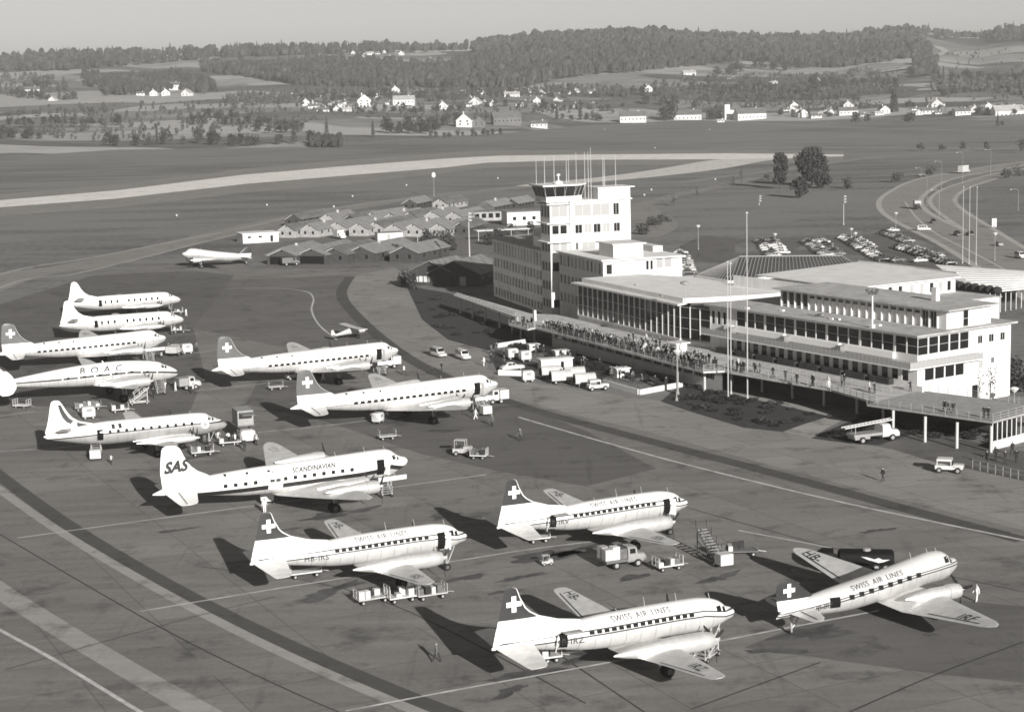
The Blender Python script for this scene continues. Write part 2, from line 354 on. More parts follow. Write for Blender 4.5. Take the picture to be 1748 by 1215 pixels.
def hill(x,t):
    "terrain point for bearing column x and slope fraction t (0 foot, 1 ridge)"
    if t<=1:
        P=WD(x,hrow(x,t),Dt(x,t)); 
        return P
    D=lerp(RD,x)*(1+(t-1)*.8); P=WD(x,hrow(x,1),lerp(RD,x)); s=D/lerp(RD,x)
    return np.array([P[0]*s,P[1]*s,P[2]-(t-1)**1.3*120])
def hp(x,y):
    "terrain point seen at photo position (x,y)"
    y0=lerp(Y0,x)
    if y>=y0: return W(x,y)
    ys=lerp(SIL,x)+TREEH/lerp(RD,x)*FPX; return hill(x,min(1.,(y-y0)/(ys-y0)))
n=NT('hill_fields'); p=n.pos()
vo=n.n('ShaderNodeTexVoronoi',feature='F1'); wv=n.n('ShaderNodeVectorMath',operation='ADD')
nn=n.n('ShaderNodeTexNoise'); nn.inputs['Scale'].default_value=.004; n.l(p,nn.inputs['Vector']); sc=n.n('ShaderNodeVectorMath',operation='SCALE'); n.l(nn.outputs['Color'],sc.inputs[0]); sc.inputs['Scale'].default_value=180
n.l(p,wv.inputs[0]); n.l(sc.outputs[0],wv.inputs[1]); n.l(n.mapv(wv.outputs[0],R(20),(.0052,.010,.0)),vo.inputs['Vector']); vo.inputs['Scale'].default_value=1
sp=n.n('ShaderNodeSeparateColor'); n.l(vo.outputs['Color'],sp.inputs[0])
fine=n.noise(n.mapv(p,R(20),(.02,.08,.05)),1,5,.7)
f=n.math('ADD',n.math('MULTIPLY',sp.outputs[0],.7),n.math('MULTIPLY',n.math('MULTIPLY_ADD',n.math('SUBTRACT',fine,.5),1.6,.5),.6))
n.l(n.ramp(f,[(.2,.075),(.42,.125),(.65,.23),(.9,.42)]),n.b.inputs['Base Color']); n.b.inputs['Roughness'].default_value=1; n.b.inputs['Specular IOR Level'].default_value=.05
mb=MB(); xs=np.arange(-700,2460,30.); ts=np.concatenate([np.linspace(-.02,1,42),np.linspace(1.06,2,8)])
vs=[]
for t in ts:
    for x in xs:
        P=hill(x,max(t,0)) if t>=0 else hill(x,0)*np.array([.97,.97,0])+np.array([0,0,-2.])
        if 0<t<.97:
            P=P+np.array([0,0,2.5*math.sin(P[0]*.011+1)*math.sin(P[1]*.009)*min(1,t*4)*min(1,(1-t)*4)])
        vs.append(P)
nx=len(xs); fs=[(j*nx+i,j*nx+i+1,(j+1)*nx+i+1,(j+1)*nx+i) for j in range(len(ts)-1) for i in range(nx-1)]
mb.add(vs,fs); struct('hills',mb,n.m,'rolling farmland and hills rising beyond the airfield',smooth=True)
# ------------------------------------------------------------------ AIRCRAFT
def cat_interp(st,xs):
    "smooth interpolation of station rows (first column decreasing x)"
    A=np.array(st,float); X=-A[:,0]; out=[]
    for x in xs:
        t=-x; i=int(np.clip(np.searchsorted(X,t)-1,0,len(X)-2)); h=X[i+1]-X[i]; u=(t-X[i])/h
        row=[x]
        for c in range(1,A.shape[1]):
            y=A[:,c]
            d=lambda k:(y[min(k+1,len(y)-1)]-y[max(k-1,0)])/(X[min(k+1,len(X)-1)]-X[max(k-1,0)])
            m0,m1=d(i),d(i+1); s=(y[i+1]-y[i])/h
            if s==0: m0=m1=0
            else:
                m0=np.clip(m0/s,0,3)*s; m1=np.clip(m1/s,0,3)*s
            row.append((2*u**3-3*u**2+1)*y[i]+(u**3-2*u**2+u)*h*m0+(-2*u**3+3*u**2)*y[i+1]+(u**3-u**2)*h*m1)
        out.append(row)
    return out
def livery(name,bands,top=.80,metal=.70,white_below=None):
    "paint by height above the cheat line (uv.y): white roof, bare metal belly, dark bands"
    if name in MATS: return MATS[name]
    n=NT(name); uv=n.n('ShaderNodeUVMap'); s=n.n('ShaderNodeSeparateXYZ'); n.l(uv.outputs[0],s.inputs[0]); v=s.outputs[1]
    tc=n.n('ShaderNodeTexCoord'); pan=n.noise(n.mapv(tc.outputs['Object'],0,(1.1,.8,.8)),1.,3,.6); fine=n.noise(tc.outputs['Object'],6,3)
    mt=n.ramp(pan,[(.35,metal*.92),(.5,metal),(.65,metal*1.06)])
    wh=n.ramp(n.noise(n.mapv(tc.outputs['Object'],0,(.5,2,2)),1,4),[(.3,top*.97),(.6,top)])
    up=n.math('GREATER_THAN',v,0.)
    sm=n.math('FRACT',n.math('MULTIPLY',s.outputs[0],.72)); sm=n.math('LESS_THAN',sm,.05); mt=n.mix(n.math('MULTIPLY',sm,.45),mt,.2); wh=n.mix(n.math('MULTIPLY',sm,.10),wh,.4)
    col=n.mix(up,mt,wh); me=n.math('SUBTRACT',1.,up)
    for a,b,k in bands:
        f=n.math('MULTIPLY',n.math('GREATER_THAN',v,a),n.math('LESS_THAN',v,b)); col=n.mix(f,col,k); me=n.math('MULTIPLY',me,n.math('SUBTRACT',1.,f))
    n.l(col,n.b.inputs['Base Color']); n.l(n.math('MULTIPLY',me,.40),n.b.inputs['Metallic']); n.b.inputs['Roughness'].default_value=.36
    n.l(n.ramp(fine,[(.3,.30),(.7,.44)]),n.b.inputs['Roughness'])
    return n.m
ALU=mat('bare_aluminium',.68,.38,.4,.22,.9,4); ALUW=mat('wing_skin',.68,.42,.30,.16,.9,5); WHITE=mat('white_aircraft_paint',.78,.35,0,.04,.8,3)
RED2=mat('mid_red_paint',.10,.4,0,.1,.8,3); RED=mat('dark_red_paint',.032,.4,0,.12,.8,3); DARKP=mat('dark_line_paint',.03,.4); GLASS=mat('dark_glass',.012,.12,0,spec=.6); BLACK=mat('dark_opening',.008,.8,spec=.1)
RIM=mat('wheel_rim',.10,.6,.3); RUBBER=mat('tyre_rubber',.018,.8,spec=.2); STEEL=mat('painted_steel',.35,.5,.3,.2,2); BLADE=mat('propeller_black',.03,.4); COWL=mat('cowling_metal',.64,.33,.45,.12,1.6); LETT2=mat('pale_lettering',.16,.5); LETT=mat('grey_lettering',.07,.5); DEICE=mat('deicer_boot_black',.03,.7)
def airfoil(k): # thickness distribution at chord fraction
    return 5*(.2969*math.sqrt(k)-.126*k-.3516*k*k+.2843*k**3-.1015*k**4)
AF=[0,.02,.06,.14,.25,.4,.6,.8,1.]
class Plane:
    def __init__(s,name,label,st,loc,hd,mats,n=36,dx=.5,vline=None,group=None):
        s.root=thing(name,label,'airliner',loc,hd,group); s.mats=mats
        A=[]; x=0.; xe=st[-1][0]
        xs=[]; x=0
        while x>xe: xs.append(x); x-= .12 if x>-.6 else (.25 if x>-4 else dx)
        xs.append(xe); s.rows=cat_interp(st,xs); s.st=np.array(s.rows)
        rings=[];uv=[]
        for (x,zc,w,h) in s.rows:
            rg=[]
            for i in range(n):
                a=2*math.pi*i/n; y=w*math.cos(a); z=zc+h*math.sin(a); rg.append((x,y,z)); uv.append((x,z-(np.interp(-x,[-q[0] for q in vline],[q[1] for q in vline]))))
            rings.append(rg)
        mb=MB(); mb.loft(rings,uvs=uv); s.fus=mb.build('fuselage',mats['body'],s.root,smooth=True)
    def surf(s,x,z,off=.02,side=-1):
        X=-s.st[:,0]; zc=np.interp(-x,X,s.st[:,1]); w=np.interp(-x,X,s.st[:,2]); h=np.interp(-x,X,s.st[:,3])
        k=np.clip((z-zc)/h,-.985,.985); y=w*math.sqrt(1-k*k); ny=y/w**2; nz=(z-zc)/h**2; l=math.hypot(ny,nz)
        return (x,side*(y+off*ny/l),z+off*nz/l)
    def patch(s,name,x0,x1,z0,z1,m,nx=2,nz=3,off=.02,slope=0.,parent=None,cut=0):
        mb=MB(); vs=[]
        for j in range(nz+1):
            for i in range(nx+1):
                x=x0+(x1-x0)*i/nx; z=z0+(z1-z0)*j/nz+slope*(x-x0); 
                if cut and j in(0,nz) and i in(0,nx): x+=(cut if i==0 else -cut)
                vs.append(s.surf(x,z,off))
        mb.add(vs,[(j*(nx+1)+i,j*(nx+1)+i+1,(j+1)*(nx+1)+i+1,(j+1)*(nx+1)+i) for j in range(nz) for i in range(nx)])
        return mb.build(name,m,parent or s.root,fix=False)
    def windows(s,xs,zf,w,h,m=None,cut=.0,name='window'):
        for x in xs: s.patch(name,x-w/2,x+w/2,zf(x)-h/2,zf(x)+h/2,m or GLASS,1,2,.025,cut=cut)
    def text(s,body,name,x0,zf,size,m,sx=1.,shear=0.,off=.05,bold=.0,space=1.,slope=0.):
        "starboard lettering wrapped on the hull"
        if '  ' in body:
            x_=0.; ws=body.split()
            for w_ in ws:
                o_=s.text(w_,name,x0+x_*sx,zf+slope*x_*sx,size,m,sx,shear,off,bold,space,slope); x_+=max(v[0] for v in text_mesh(w_,size,shear,bold,space)[0])+size*.62
            return o_
        me=text_mesh(body,size,shear,bold,space); mb=MB()
        vs=[s.surf(x0+v[0]*sx,zf+v[1]+slope*v[0]*sx,off) for v in me[0]]; mb.add(vs,me[1]); return mb.build(name,m,s.root,fix=False)
    def fin(s,sec,mats,colf,cx=0.,t=.09,name='tail_fin',tmax=.5,parent=None):
        mb=MB(); rings=[]
        for (z,a,b) in sec:
            c=a-b; rg=[]
            th=min(t*c,tmax)
            for k in AF: rg.append((a-c*k,cx-airfoil(k)*th,z))
            for k in AF[-2:0:-1]: rg.append((a-c*k,cx+airfoil(k)*th,z))
            rings.append(rg)
        mb.loft(rings)
        n=len(AF)*2-2; fm=[]
        for f in mb.f:
            P=np.mean([mb.v[i] for i in f],0); ks=[AF[min(i%n,n-i%n)] for i in f]; fm.append(colf(P,np.mean(ks)))
        mb.m=fm; return mb.build(name,mats,parent or s.root,smooth=True)
    def wing(s,sec,name='wing',mats=None,t=.14,pitch=0.,sides=(1,-1),boot=0):
        out=[]
        for sd in sides:
            mb=MB(); rings=[]
            for (y,a,b,z) in sec:
                c=a-b; tt=t*(1-.4*y/sec[-1][0]); rg=[]
                for k in AF: rg.append((a-c*k,sd*y,z+airfoil(k)*tt*c+pitch*(-c*(k-.3))))
                for k in AF[-2:0:-1]: rg.append((a-c*k,sd*y,z-airfoil(k)*tt*c*.6+pitch*(-c*(k-.3))))
                rings.append(rg)
            mb.loft(rings)
            if boot:
                n=len(AF)*2-2; mb.m=[1 if np.mean([AF[min(i%n,n-i%n)] for i in f])<.03 else 0 for f in mb.f]
            out.append(mb.build(name,mats or s.mats['wing'],s.root,smooth=True))
        s.ws=(sec,t,pitch); return out
    def wtop(s,x,y,off=.03):
        sec,t,pitch=s.ws; Y=[q[0] for q in sec]; ay=abs(y)
        a=np.interp(ay,Y,[q[1] for q in sec]); b=np.interp(ay,Y,[q[2] for q in sec]); z=np.interp(ay,Y,[q[3] for q in sec]); c=a-b; k=np.clip((a-x)/c,0,1)
        return (x,y,z+airfoil(k)*t*(1-.4*ay/Y[-1])*c+pitch*(-c*(k-.3))+off)
    def wtext(s,body,x0,y0,size,m,slope=0.,sx=1.):
        me=text_mesh(body,size,0,.0,1.05); mb=MB(); mb.add([s.wtop(x0+v[1]+slope*v[0]*sx,y0-v[0]*sx,.07) for v in me[0]],me[1]); return mb.build('wing_lettering',m,s.root,fix=False)
    def wline(s,name,pts,w,m):
        mb=MB(); L=[];Q=[]
        P=[np.array(p) for p in pts]; k=14; d=(P[1]-P[0]); nrm=np.array([-d[1],d[0]])/np.linalg.norm(d)
        for i in range(k+1):
            q=P[0]+d*i/k; L.append(s.wtop(*(q+nrm*w/2),.05)); Q.append(s.wtop(*(q-nrm*w/2),.05))
        mb.add(L+Q,[(i,i+1,k+2+i,k+1+i) for i in range(k)]); return mb.build(name,m,s.root,fix=False)
    def nacelle(s,x,y,z,prof,m=None,sq=1.,name='engine_nacelle',n=20):
        mb=MB(); mb.lathe([(0,r) for r in ()]+prof,(x,y,z),'X',n)
        o=mb.build(name,m or COWL,s.root,smooth=True); return o
    def prop(s,x,y,z,rad,nb=3,a0=.3,spin=.25):
        mb=MB(); mb.lathe([(.55,.02),(.4,spin*.6),(.15,spin),(-.1,spin)],(x,y,z),'X',12); p=mb.build('propeller',ALU if spin<.3 else WHITE,s.root,smooth=True)
        for i in range(nb):
            a=a0+2*math.pi*i/nb; mb=MB(); d=np.array([0,math.cos(a),math.sin(a)]); e=np.array([0,-math.sin(a),math.cos(a)]); c0=np.array([x+.1,y,z])
            rg=[]
            for r_,c,tw in((.15,.12,.9),(rad*.35,.3,.6),(rad*.7,.28,.35),(rad*.95,.2,.25),(rad,.06,.2)):
                ch=e*math.cos(tw)*c/2+np.array([1,0,0])*math.sin(tw)*c/2; th=np.array([1,0,0])*.03
                q=c0+d*r_; rg.append([q-ch,q+th,q+ch,q-th])
            mb.loft(rg); mb.build('blade',BLADE,p)
        return p
    def gear(s,x,y,ztop,rad,w=.3,twin=.0,two=False):
        mb=MB(); mb.tube((x,y,rad),(x,y,ztop),.11,.13,8); mb.tube((x+.1,y,rad+.3),(x+.9,y,ztop),.06,None,6)
        o=mb.build('landing_gear',STEEL,s.root)
        for dy in ((-twin,twin) if twin else (0,)):
            mb=MB(); mb.lathe([(-w/2,rad*.55),(-w/2,rad*.85),(-w*.3,rad),(w*.3,rad),(w/2,rad*.85),(w/2,rad*.55)],(x,y+dy,rad),'Y',18,0)
            mb.lathe([(-w/2-.02,.02),(-w/2-.01,rad*.5),(w/2+.01,rad*.5),(w/2+.02,.02)],(x,y+dy,rad),'Y',12,1)
            mb.build('wheel',[RUBBER,RIM],o)
    def mast(s,x,h=.9,r=.03,m=None):
        X=-s.st[:,0]; z=np.interp(-x,X,s.st[:,1])+np.interp(-x,X,s.st[:,3]); mb=MB(); mb.tube((x,0,z-.05),(x-.15,0,z+h),r*1.4,r,6); mb.build('antenna_mast',m or STEEL,s.root)
    def cross(s,x,z,a,y,m=None):
        "white cross on the starboard face of the fin"
        b=a*.31/1; L=a/2; w=a*.155
        mb=MB(); pts=[(-w,-L),(w,-L),(w,-w),(L,-w),(L,w),(w,w),(w,L),(-w,L),(-w,w),(-L,w),(-L,-w),(-w,-w)]
        vs=[(x+p,y,z+q) for p,q in pts]+[(x+p,y+.03,z+q) for p,q in pts]
        n=12; mb.add(vs,[tuple(range(n)),tuple(range(2*n-1,n-1,-1))]+[(i,(i+1)%n,n+(i+1)%n,n+i) for i in range(n)]); return mb.build('tail_cross',m or WHITE,s.root)
    def open_door(s,x,z0,z1,w,leaf=WHITE,swing=1):
        d=s.patch('doorway',x-w/2,x+w/2,z0,z1,BLACK,2,4,.03)
        mb=MB(); p0=Vector(s.surf(x+swing*w/2,z0,.05)); p1=Vector(s.surf(x+swing*w/2,z1,.05)); q=Vector((.45*swing*w,-.75*w,0)); t=Vector((.05,0,0))
        mb.add([p0,p1,p1+q,p0+q,p0+t,p1+t,p1+q+t,p0+q+t],[(0,1,2,3),(7,6,5,4),(0,4,5,1),(1,5,6,2),(2,6,7,3),(3,7,4,0)]); mb.build('door',leaf,s.root)
TXT={}
def text_mesh(body,size,shear=0.,bold=0.,space=1.):
    k=(body,size,shear,bold,space)
    if k in TXT: return TXT[k]
    cu=bpy.data.curves.new('lettering','FONT'); cu.body=body; cu.size=size; cu.shear=shear; cu.offset=bold; cu.space_character=space; cu.resolution_u=3
    o=bpy.data.objects.new('lettering',cu); COL.objects.link(o); dg=bpy.context.evaluated_depsgraph_get(); me=bpy.data.meshes.new_from_object(o.evaluated_get(dg))
    bm=bmesh.new(); bm.from_mesh(me); bmesh.ops.triangulate(bm,faces=bm.faces)
    for _ in range(2): bmesh.ops.subdivide_edges(bm,edges=[e for e in bm.edges if e.calc_length()>size*.12],cuts=1); bmesh.ops.triangulate(bm,faces=bm.faces)
    bm.to_mesh(me); bm.free(); r=([tuple(v.co) for v in me.vertices],[tuple(p.vertices) for p in me.polygons]); bpy.data.objects.remove(o); bpy.data.curves.remove(cu); bpy.data.meshes.remove(me)
    TXT[k]=r; return r
def fin_red(zline,le=.06):
    return lambda P,k: (1 if k>=le else 0) if P[2]>zline else 0
def split(sec,*zs):
    "insert sections so that a colour edge falls on them"
    A=[list(q) for q in sec]
    for z in zs:
        Z=[q[0] for q in A]
        if min(abs(z-q) for q in Z)<.02: continue
        i=int(np.searchsorted(Z,z)); A.insert(i,[z]+[float(np.interp(z,Z,[q[c] for q in A])) for c in(1,2)])
    return A
# ---- Convair twins
CVS=[(0,3.22,.04,.04),(-.3,3.22,.42,.40),(-1.0,3.28,.80,.62),(-1.5,3.4,1.02,.95),(-2.5,3.46,1.24,1.27),(-4,3.5,1.40,1.42),(-6.5,3.5,1.42,1.43),(-12,3.42,1.42,1.42),(-14.3,3.4,1.3,1.28),(-16.5,3.47,1.05,1.03),(-19,3.52,.64,.70),(-21,3.46,.32,.38),(-22.5,3.35,.06,.1)]
def convair(label,q,reg,front=False,rear=True,prop_side=True):
    P=Plane('propeller_airliner',label,CVS,(q[0],q[1],0),R(q[2]),dict(body=livery('swiss_twin_paint',[(.0,.13,.045),(.42,.54,.045)]),wing=ALUW),vline=[(0,3.10),(-1.5,3.2),(-3.5,3.62),(-6,3.66),(-14,3.52),(-19,3.3),(-22.5,3.12)],group='twin engined airliners with dark fins')
    wl=lambda x: float(np.interp(-x,[3.5,6,14,19],[3.62,3.66,3.52,3.3]))
    # window band
    P.windows([-4.9-.66*i for i in range(15)],lambda x:wl(x)+.30,.46,.27)
    P.text('SWISS  AIR  LINES','lettering',-12.2,wl(-9)+.74,.52,LETT,1.22,.0,bold=.0,space=1.15,slope=.012)
    P.text(reg,'registration',-17.4,wl(-17)-.28,.72,DARKP,1.05,space=1.1,slope=.012)
    sec=[(3.5,-14.9,-22.4),(4.55,-14.3,-22.15),(4.75,-14.7,-22.1),(5.06,-16.6,-22.0),(5.6,-18.3,-21.87),(6.0,-19.0,-21.78),(6.4,-19.42,-21.68),(7.3,-19.9,-21.45),(8.0,-20.15,-21.28),(8.12,-20.3,-21.24),(8.2,-20.55,-21.1)]
    P.fin(split(sec,5.55),[WHITE,RED],fin_red(5.56,.05))
    P.cross(-20.55,6.85,1.32,-.19)
    P.wing([(0,-7.2,-12.0,1.95),(1.3,-7.25,-11.95,2.0),(6.5,-7.95,-11.2,2.45),(13.2,-8.95,-10.55,3.05),(13.8,-9.15,-10.4,3.1),(14.0,-9.5,-10.2,3.12)],pitch=.05)
    P.wtext('HB-',-10.05,12.6,1.3,DARKP,-.0); P.wtext(reg[-3:],-10.05,-9.5,1.3,DARKP,.0)
    for sdd in(1,-1): P.wline('aileron_gap',((-10.95,sdd*6.8),(-10.32,sdd*12.7)),.09,DARKP)
    P.ws_main=P.ws
    for sdd in (1,-1):
        mb=MB(); y=sdd*3.75
        prof=[(2.6,.50),(2.45,.62),(1.9,.74),(1.0,.80),(-1.0,.80),(-3.0,.72),(-4.6,.5),(-6.0,.22),(-6.6,.05)]
        P.nacelle(-6.9,y,2.45,prof); P.prop(-4.25,y,2.45,1.95,3,.35 if sdd<0 else 1.3,.28)
        P.gear(-8.6,y,2.3,.5,.34,.28)
        P.fin([(3.6,0,0)],[WHITE],lambda a,b:0) if 0 else None
    P.wing([(0,-18.9,-22.2,3.5),(.6,-19.1,-22.15,3.45),(5.2,-20.0,-21.7,3.25),(5.6,-20.3,-21.6,3.22)],'tailplane',t=.09,pitch=.05,mats=ALUW)
    P.gear(-2.3,0,2.4,.36,.2,.2)
    for i,(x,h) in enumerate(((-2.4,.5),(-5.6,.75),(-8.6,.85),(-11.2,.3))): P.mast(x,h)
    P.patch('cockpit_window',-2.35,-1.85,3.82,4.24,GLASS,2,2,.02); P.patch('cockpit_window',-1.72,-1.38,3.72,4.08,GLASS,2,2,.02)
    if front: P.open_door(-3.3,2.55,4.25,.85,swing=1)
    if rear:
        P.open_door(-16.6,2.55,4.05,.7,swing=-1)
        a=MB(); a.box((-16.0,-1.5,4.25),(1.6,.7,.06),.0); a.build('door_flap',STEEL,P.root)
    return P
convair('twin engined airliner with dark fin in front, parked nearest at bottom centre, lettered IRZ',(18.35,147.3,24.1),'HB-IRZ',False,True)
convair('twin engined airliner with dark fin lettered IRV, open doors front and rear, right of centre',(18.4,187.2,25.2),'HB-IRV',True,True)
convair('twin engined airliner with dark fin lettered IRS, open front door, beside three baggage carts',(-4.95,175.2,24.5),'HB-IRS',True,False)
# ---- DC-3 style taildraggers
D3S=[(0,3.98,.04,.04),(-.35,3.93,.46,.45),(-1.0,3.82,.80,.75),(-1.4,3.86,.96,1.10),(-2.1,3.94,1.12,1.36),(-3.3,3.92,1.22,1.42),(-5,3.68,1.27,1.36),(-8.4,3.06,1.27,1.33),(-12,2.58,1.22,1.24),(-15,2.36,.95,1.0),(-17.5,2.18,.5,.66),(-19,1.9,.22,.32),(-19.55,1.6,.04,.08)]
def dakota(label,q,full=True,cat_=None):
    P=Plane('tail_wheel_airliner',label,D3S,(q[0],q[1],0),R(q[2]),dict(body=livery('swiss_tailwheel_paint' if full else 'bare_tailwheel_skin',[(-.06,.06,.05),(.16,.26,.05)] if full else [],.50 if full else .55,.55),wing=ALUW),vline=[(0,3.98),(-2,4.0),(-5,3.72),(-19,1.75)])
    zl=lambda x: 3.72-(-x-5)*.1407
    P.windows([-5.3-1.02*i for i in range(8)],lambda x:zl(x)+.12,.5,.42)
    if full:
        P.text('SWISS  AIR  LINES','lettering',-12.3,zl(-12.3)+.55,.52,LETT,1.25,space=1.1,slope=.1407); P.text('HB-IRF','registration',-16.3,zl(-16.3)-.22,.62,DARKP,1.05,slope=.1407)
        P.patch('doorway',-14.6,-13.6,2.05,2.95,BLACK,2,3,.03)
    P.fin(split([(2.2,-15.4,-19.35),(3.1,-15.7,-19.5),(3.4,-16.0,-19.55),(4.0,-16.75,-19.6),(4.45,-17.3,-19.5),(4.75,-17.75,-19.25),(4.9,-18.1,-19.0),(4.95,-18.4,-18.8)],3.12),[ALU if not full else WHITE,RED],lambda p,k:1 if p[2]>3.12 and not(.03<k<.0) else 0,t=.1,tmax=.34)
    P.cross(-18.35,4.0,1.2,-.2)
    P.wing([(0,-4.1,-8.9,1.98),(3.6,-4.1,-8.9,1.98),(13.4,-6.8,-8.45,2.95),(14.2,-7.2,-8.2,3.0),(14.5,-7.6,-7.95,3.02)],pitch=.13)
    if full: P.wtext('HB-',-8.1,13.0,1.55,DARKP); P.wtext('IRF',-8.05,-9.7,1.55,DARKP)
    for sdd in(1,-1): P.wline('aileron_gap',((-8.3,sdd*6.4),(-8.05,sdd*12.8)),.12,DARKP)
    for sdd in(1,-1):
        y=sdd*2.85; P.nacelle(-4.6,y,2.35,[(2.55,.42),(2.45,.62),(2.0,.70),(1.2,.70),(1.15,.62),(-.6,.60),(-2.2,.4),(-3.4,.08)]); P.prop(-1.95,y,2.42,1.75,3,.6,.2)
        P.gear(-4.5,y,2.2,.55,.35)
    P.wing([(0,-15.9,-18.4,2.15),(.5,-15.95,-18.4,2.15),(3.4,-16.9,-18.3,2.2),(4.0,-17.4,-18.1,2.2),(4.1,-17.6,-17.9,2.2)],'tailplane',t=.09,pitch=.1)
    for sdd in(1,-1): P.wline('elevator_gap',((-17.55,sdd*.8),(-17.75,sdd*3.6)),.1,DARKP)
    P.gear(-18.0,0,1.6,.22,.14)
    for x,h in((-2.4,.35),(-3.4,.4),(-5.2,.6)): P.mast(x,h)
    P.patch('cockpit_window',-2.2,-1.65,4.42,4.92,GLASS,2,2,.02); P.patch('cockpit_window',-1.5,-1.2,4.3,4.75,GLASS,2,2,.02)
    return P
dakota('silver tail wheel airliner lettered IRF with white cross on rounded fin, at lower right',(40.05,158.4,25.1))
a=W(311,440,3.); b=W(424,436,2.5); dakota('bare metal tail wheel airliner parked far off beside the wooden huts',(a[0],a[1],math.degrees(math.atan2(a[1]-b[1],a[0]-b[0]))),False)
# ---- four engined airliners
D6=[(0,3.98,.04,.04),(-.3,3.95,.45,.42),(-1.0,3.88,.88,.74),(-1.6,3.92,1.16,1.04),(-2.2,3.98,1.36,1.46),(-3,4.0,1.5,1.64),(-5,3.96,1.6,1.68),(-10,3.85,1.6,1.68),(-16,3.7,1.6,1.66),(-21,3.66,1.5,1.54),(-25,3.76,1.18,1.2),(-28.5,3.8,.72,.76),(-31,3.6,.3,.38),(-32.2,3.45,.05,.06)]
def four(label,q,kind,sh=0.,lett=None,doors=(True,),name='four_engined_airliner',group='four engined airliners with dark fins'):
    S=lambda x: x if x>-6 else x+sh
    st=[(S(a),b,c,d) for a,b,c,d in D6]
    if kind=='sas': body=livery('scandinavian_paint',[(-.52,.02,.022)],.80); vl=[(0,3.45),(-1,3.55),(-2.6,4.0),(-4.4,3.65),(-6.5,3.5),(-24,3.22),(-30.7,3.15)]; fm=[WHITE,WHITE]
    else: body=livery('swiss_four_paint',[(.0,.07,.06)],.78); vl=[(0,3.9),(-2,3.9),(-4,3.75),(-18,3.52),(-26,3.35),(-32.2,3.25)]; fm=[WHITE,RED2]
    P=Plane(name,label,st,(q[0],q[1],0),R(q[2]),dict(body=body,wing=ALUW),vline=vl,group=group if kind!='sas' else None)
    wl=lambda x: 3.95-(-x-4)*.0165
    if kind=='sas':
        for x in list(np.arange(-7.6,-16.5,-1.15))+list(np.arange(-19.2,-23.5,-1.15)): P.patch('window',x-.22,x+.22,wl(x)-.1,wl(x)+.32,GLASS,1,2,.025)
        P.text('SCANDINAVIAN','lettering',-14.8,wl(-13)+.6,.72,DARKP,.95,.25,bold=.02,space=1.05,slope=.0165)
        P.text('SAS','lettering',-17.4,wl(-17)+.85,.4,DARKP,1.,.25,slope=.0165); P.text('SAS','tail_lettering',-29.2,5.15,1.55,DARKP,1.0,.32,bold=.04) if 0 else None
        me=text_mesh('SAS',1.75,.32,.085,1.05); mb=MB(); mb.add([(-29.35+v[0]*.92,-.27,5.75+v[1]+v[0]*.05) for v in me[0]],me[1]); mb.build('tail_lettering',DARKP,P.root,fix=False)
        P.text('OY-KL','registration',-23.0,wl(-23)+.55,.42,STEEL,1.,.2,slope=.0165)
        P.patch('emblem',-17.7,-16.0,wl(-17)-.95,wl(-17)+.45,WHITE,3,4,.03)
        for x in(-17.5,-16.8): P.patch('emblem_flag',x,x+.55,wl(-17)-.1,wl(-17)+.25,DARKP,2,2,.05)
    else:
        for x in np.arange(-6.2,-23.2,-.98): P.patch('window',x-.3,x+.3,wl(x)-.27,wl(x)+.13,GLASS,1,2,.025)
        P.text('SWISS  AIR  LINES','lettering',-17.6,wl(-15)+.55,.66,LETT2,1.2,space=1.15,slope=.0165)
        P.text('HB-IBO'[:6] if lett is None else lett,'registration',-25.8,wl(-25)-.2,.5,STEEL,1.,slope=.0165)
    for x in(-19,-21.5,-24): P.patch('vent_port',S(x)-.15,S(x)+.15,4.75,4.95,BLACK,1,1,.03)
    sec=[(3.7,-25.3,-31.0),(4.7,-25.3,-31.12),(5.15,-26.0,-31.15),(5.6,-26.95,-31.2),(6.15,-27.6,-31.2),(6.7,-28.05,-31.15),(7.6,-28.5,-31.05),(8.3,-28.8,-30.95),(8.62,-29.1,-30.8),(8.78,-29.6,-30.4)]
    sec=[(z,S(a),S(b)) for z,a,b in sec]
    P.fin(split(sec,5.2),fm,fin_red(5.2,.03),tmax=.5)
    if kind!='sas': P.cross(S(-29.6),7.0,1.55,-.26)
    P.wing([(0,S(-9.9),S(-18.4),2.35),(1.5,S(-9.9),S(-18.2),2.4),(9,S(-11.0),S(-16.2),3.2),(16.6,S(-12.2),S(-14.2),4.15),(17.5,S(-12.5),S(-13.8),4.25),(17.9,S(-12.9),S(-13.4),4.3)],pitch=.07,t=.12)
    P.wtext('OY' if kind=='sas' else 'HB',S(-14.0),15.5,1.5,STEEL)
    for y,z,k in((4.9,3.0,0),(-4.9,3.0,.4),(9.3,3.5,.9),(-9.3,3.5,.2)):
        P.nacelle(S(-9.9)-.1*abs(y),y,z,[(2.1,.55),(2.0,.68),(1.5,.76),(.6,.76),(.55,.68),(-.8,.62),(-2.6,.45),(-4.2,.12)]); P.prop(S(-9.9)-.1*abs(y)+2.15,y,z,2.0,3,k,.22)
    P.gear(S(-12.6),4.9,2.8,.58,.38,.4); P.gear(S(-12.6),-4.9,2.8,.58,.38,.4); P.gear(-2.6,0,2.6,.48,.3)
    P.wing([(0,S(-27.2),S(-30.9),3.6),(.6,S(-27.3),S(-30.85),3.55),(5.6,S(-28.5),S(-30.6),3.3),(6.1,S(-28.8),S(-30.5),3.28),(6.25,S(-29.2),S(-30.3),3.27)],'tailplane',t=.09,pitch=.05,mats=WHITE if kind=='sas' else ALUW)
    P.wline('elevator_gap',((S(-29.5),-1.0),(S(-29.8),-5.9)),.12,DARKP)
    mb=MB(); mb.box((-2.3,-.75,2.2),(3.6,.12,.5),.06); mb.build('nose_gear_door',WHITE,P.root)
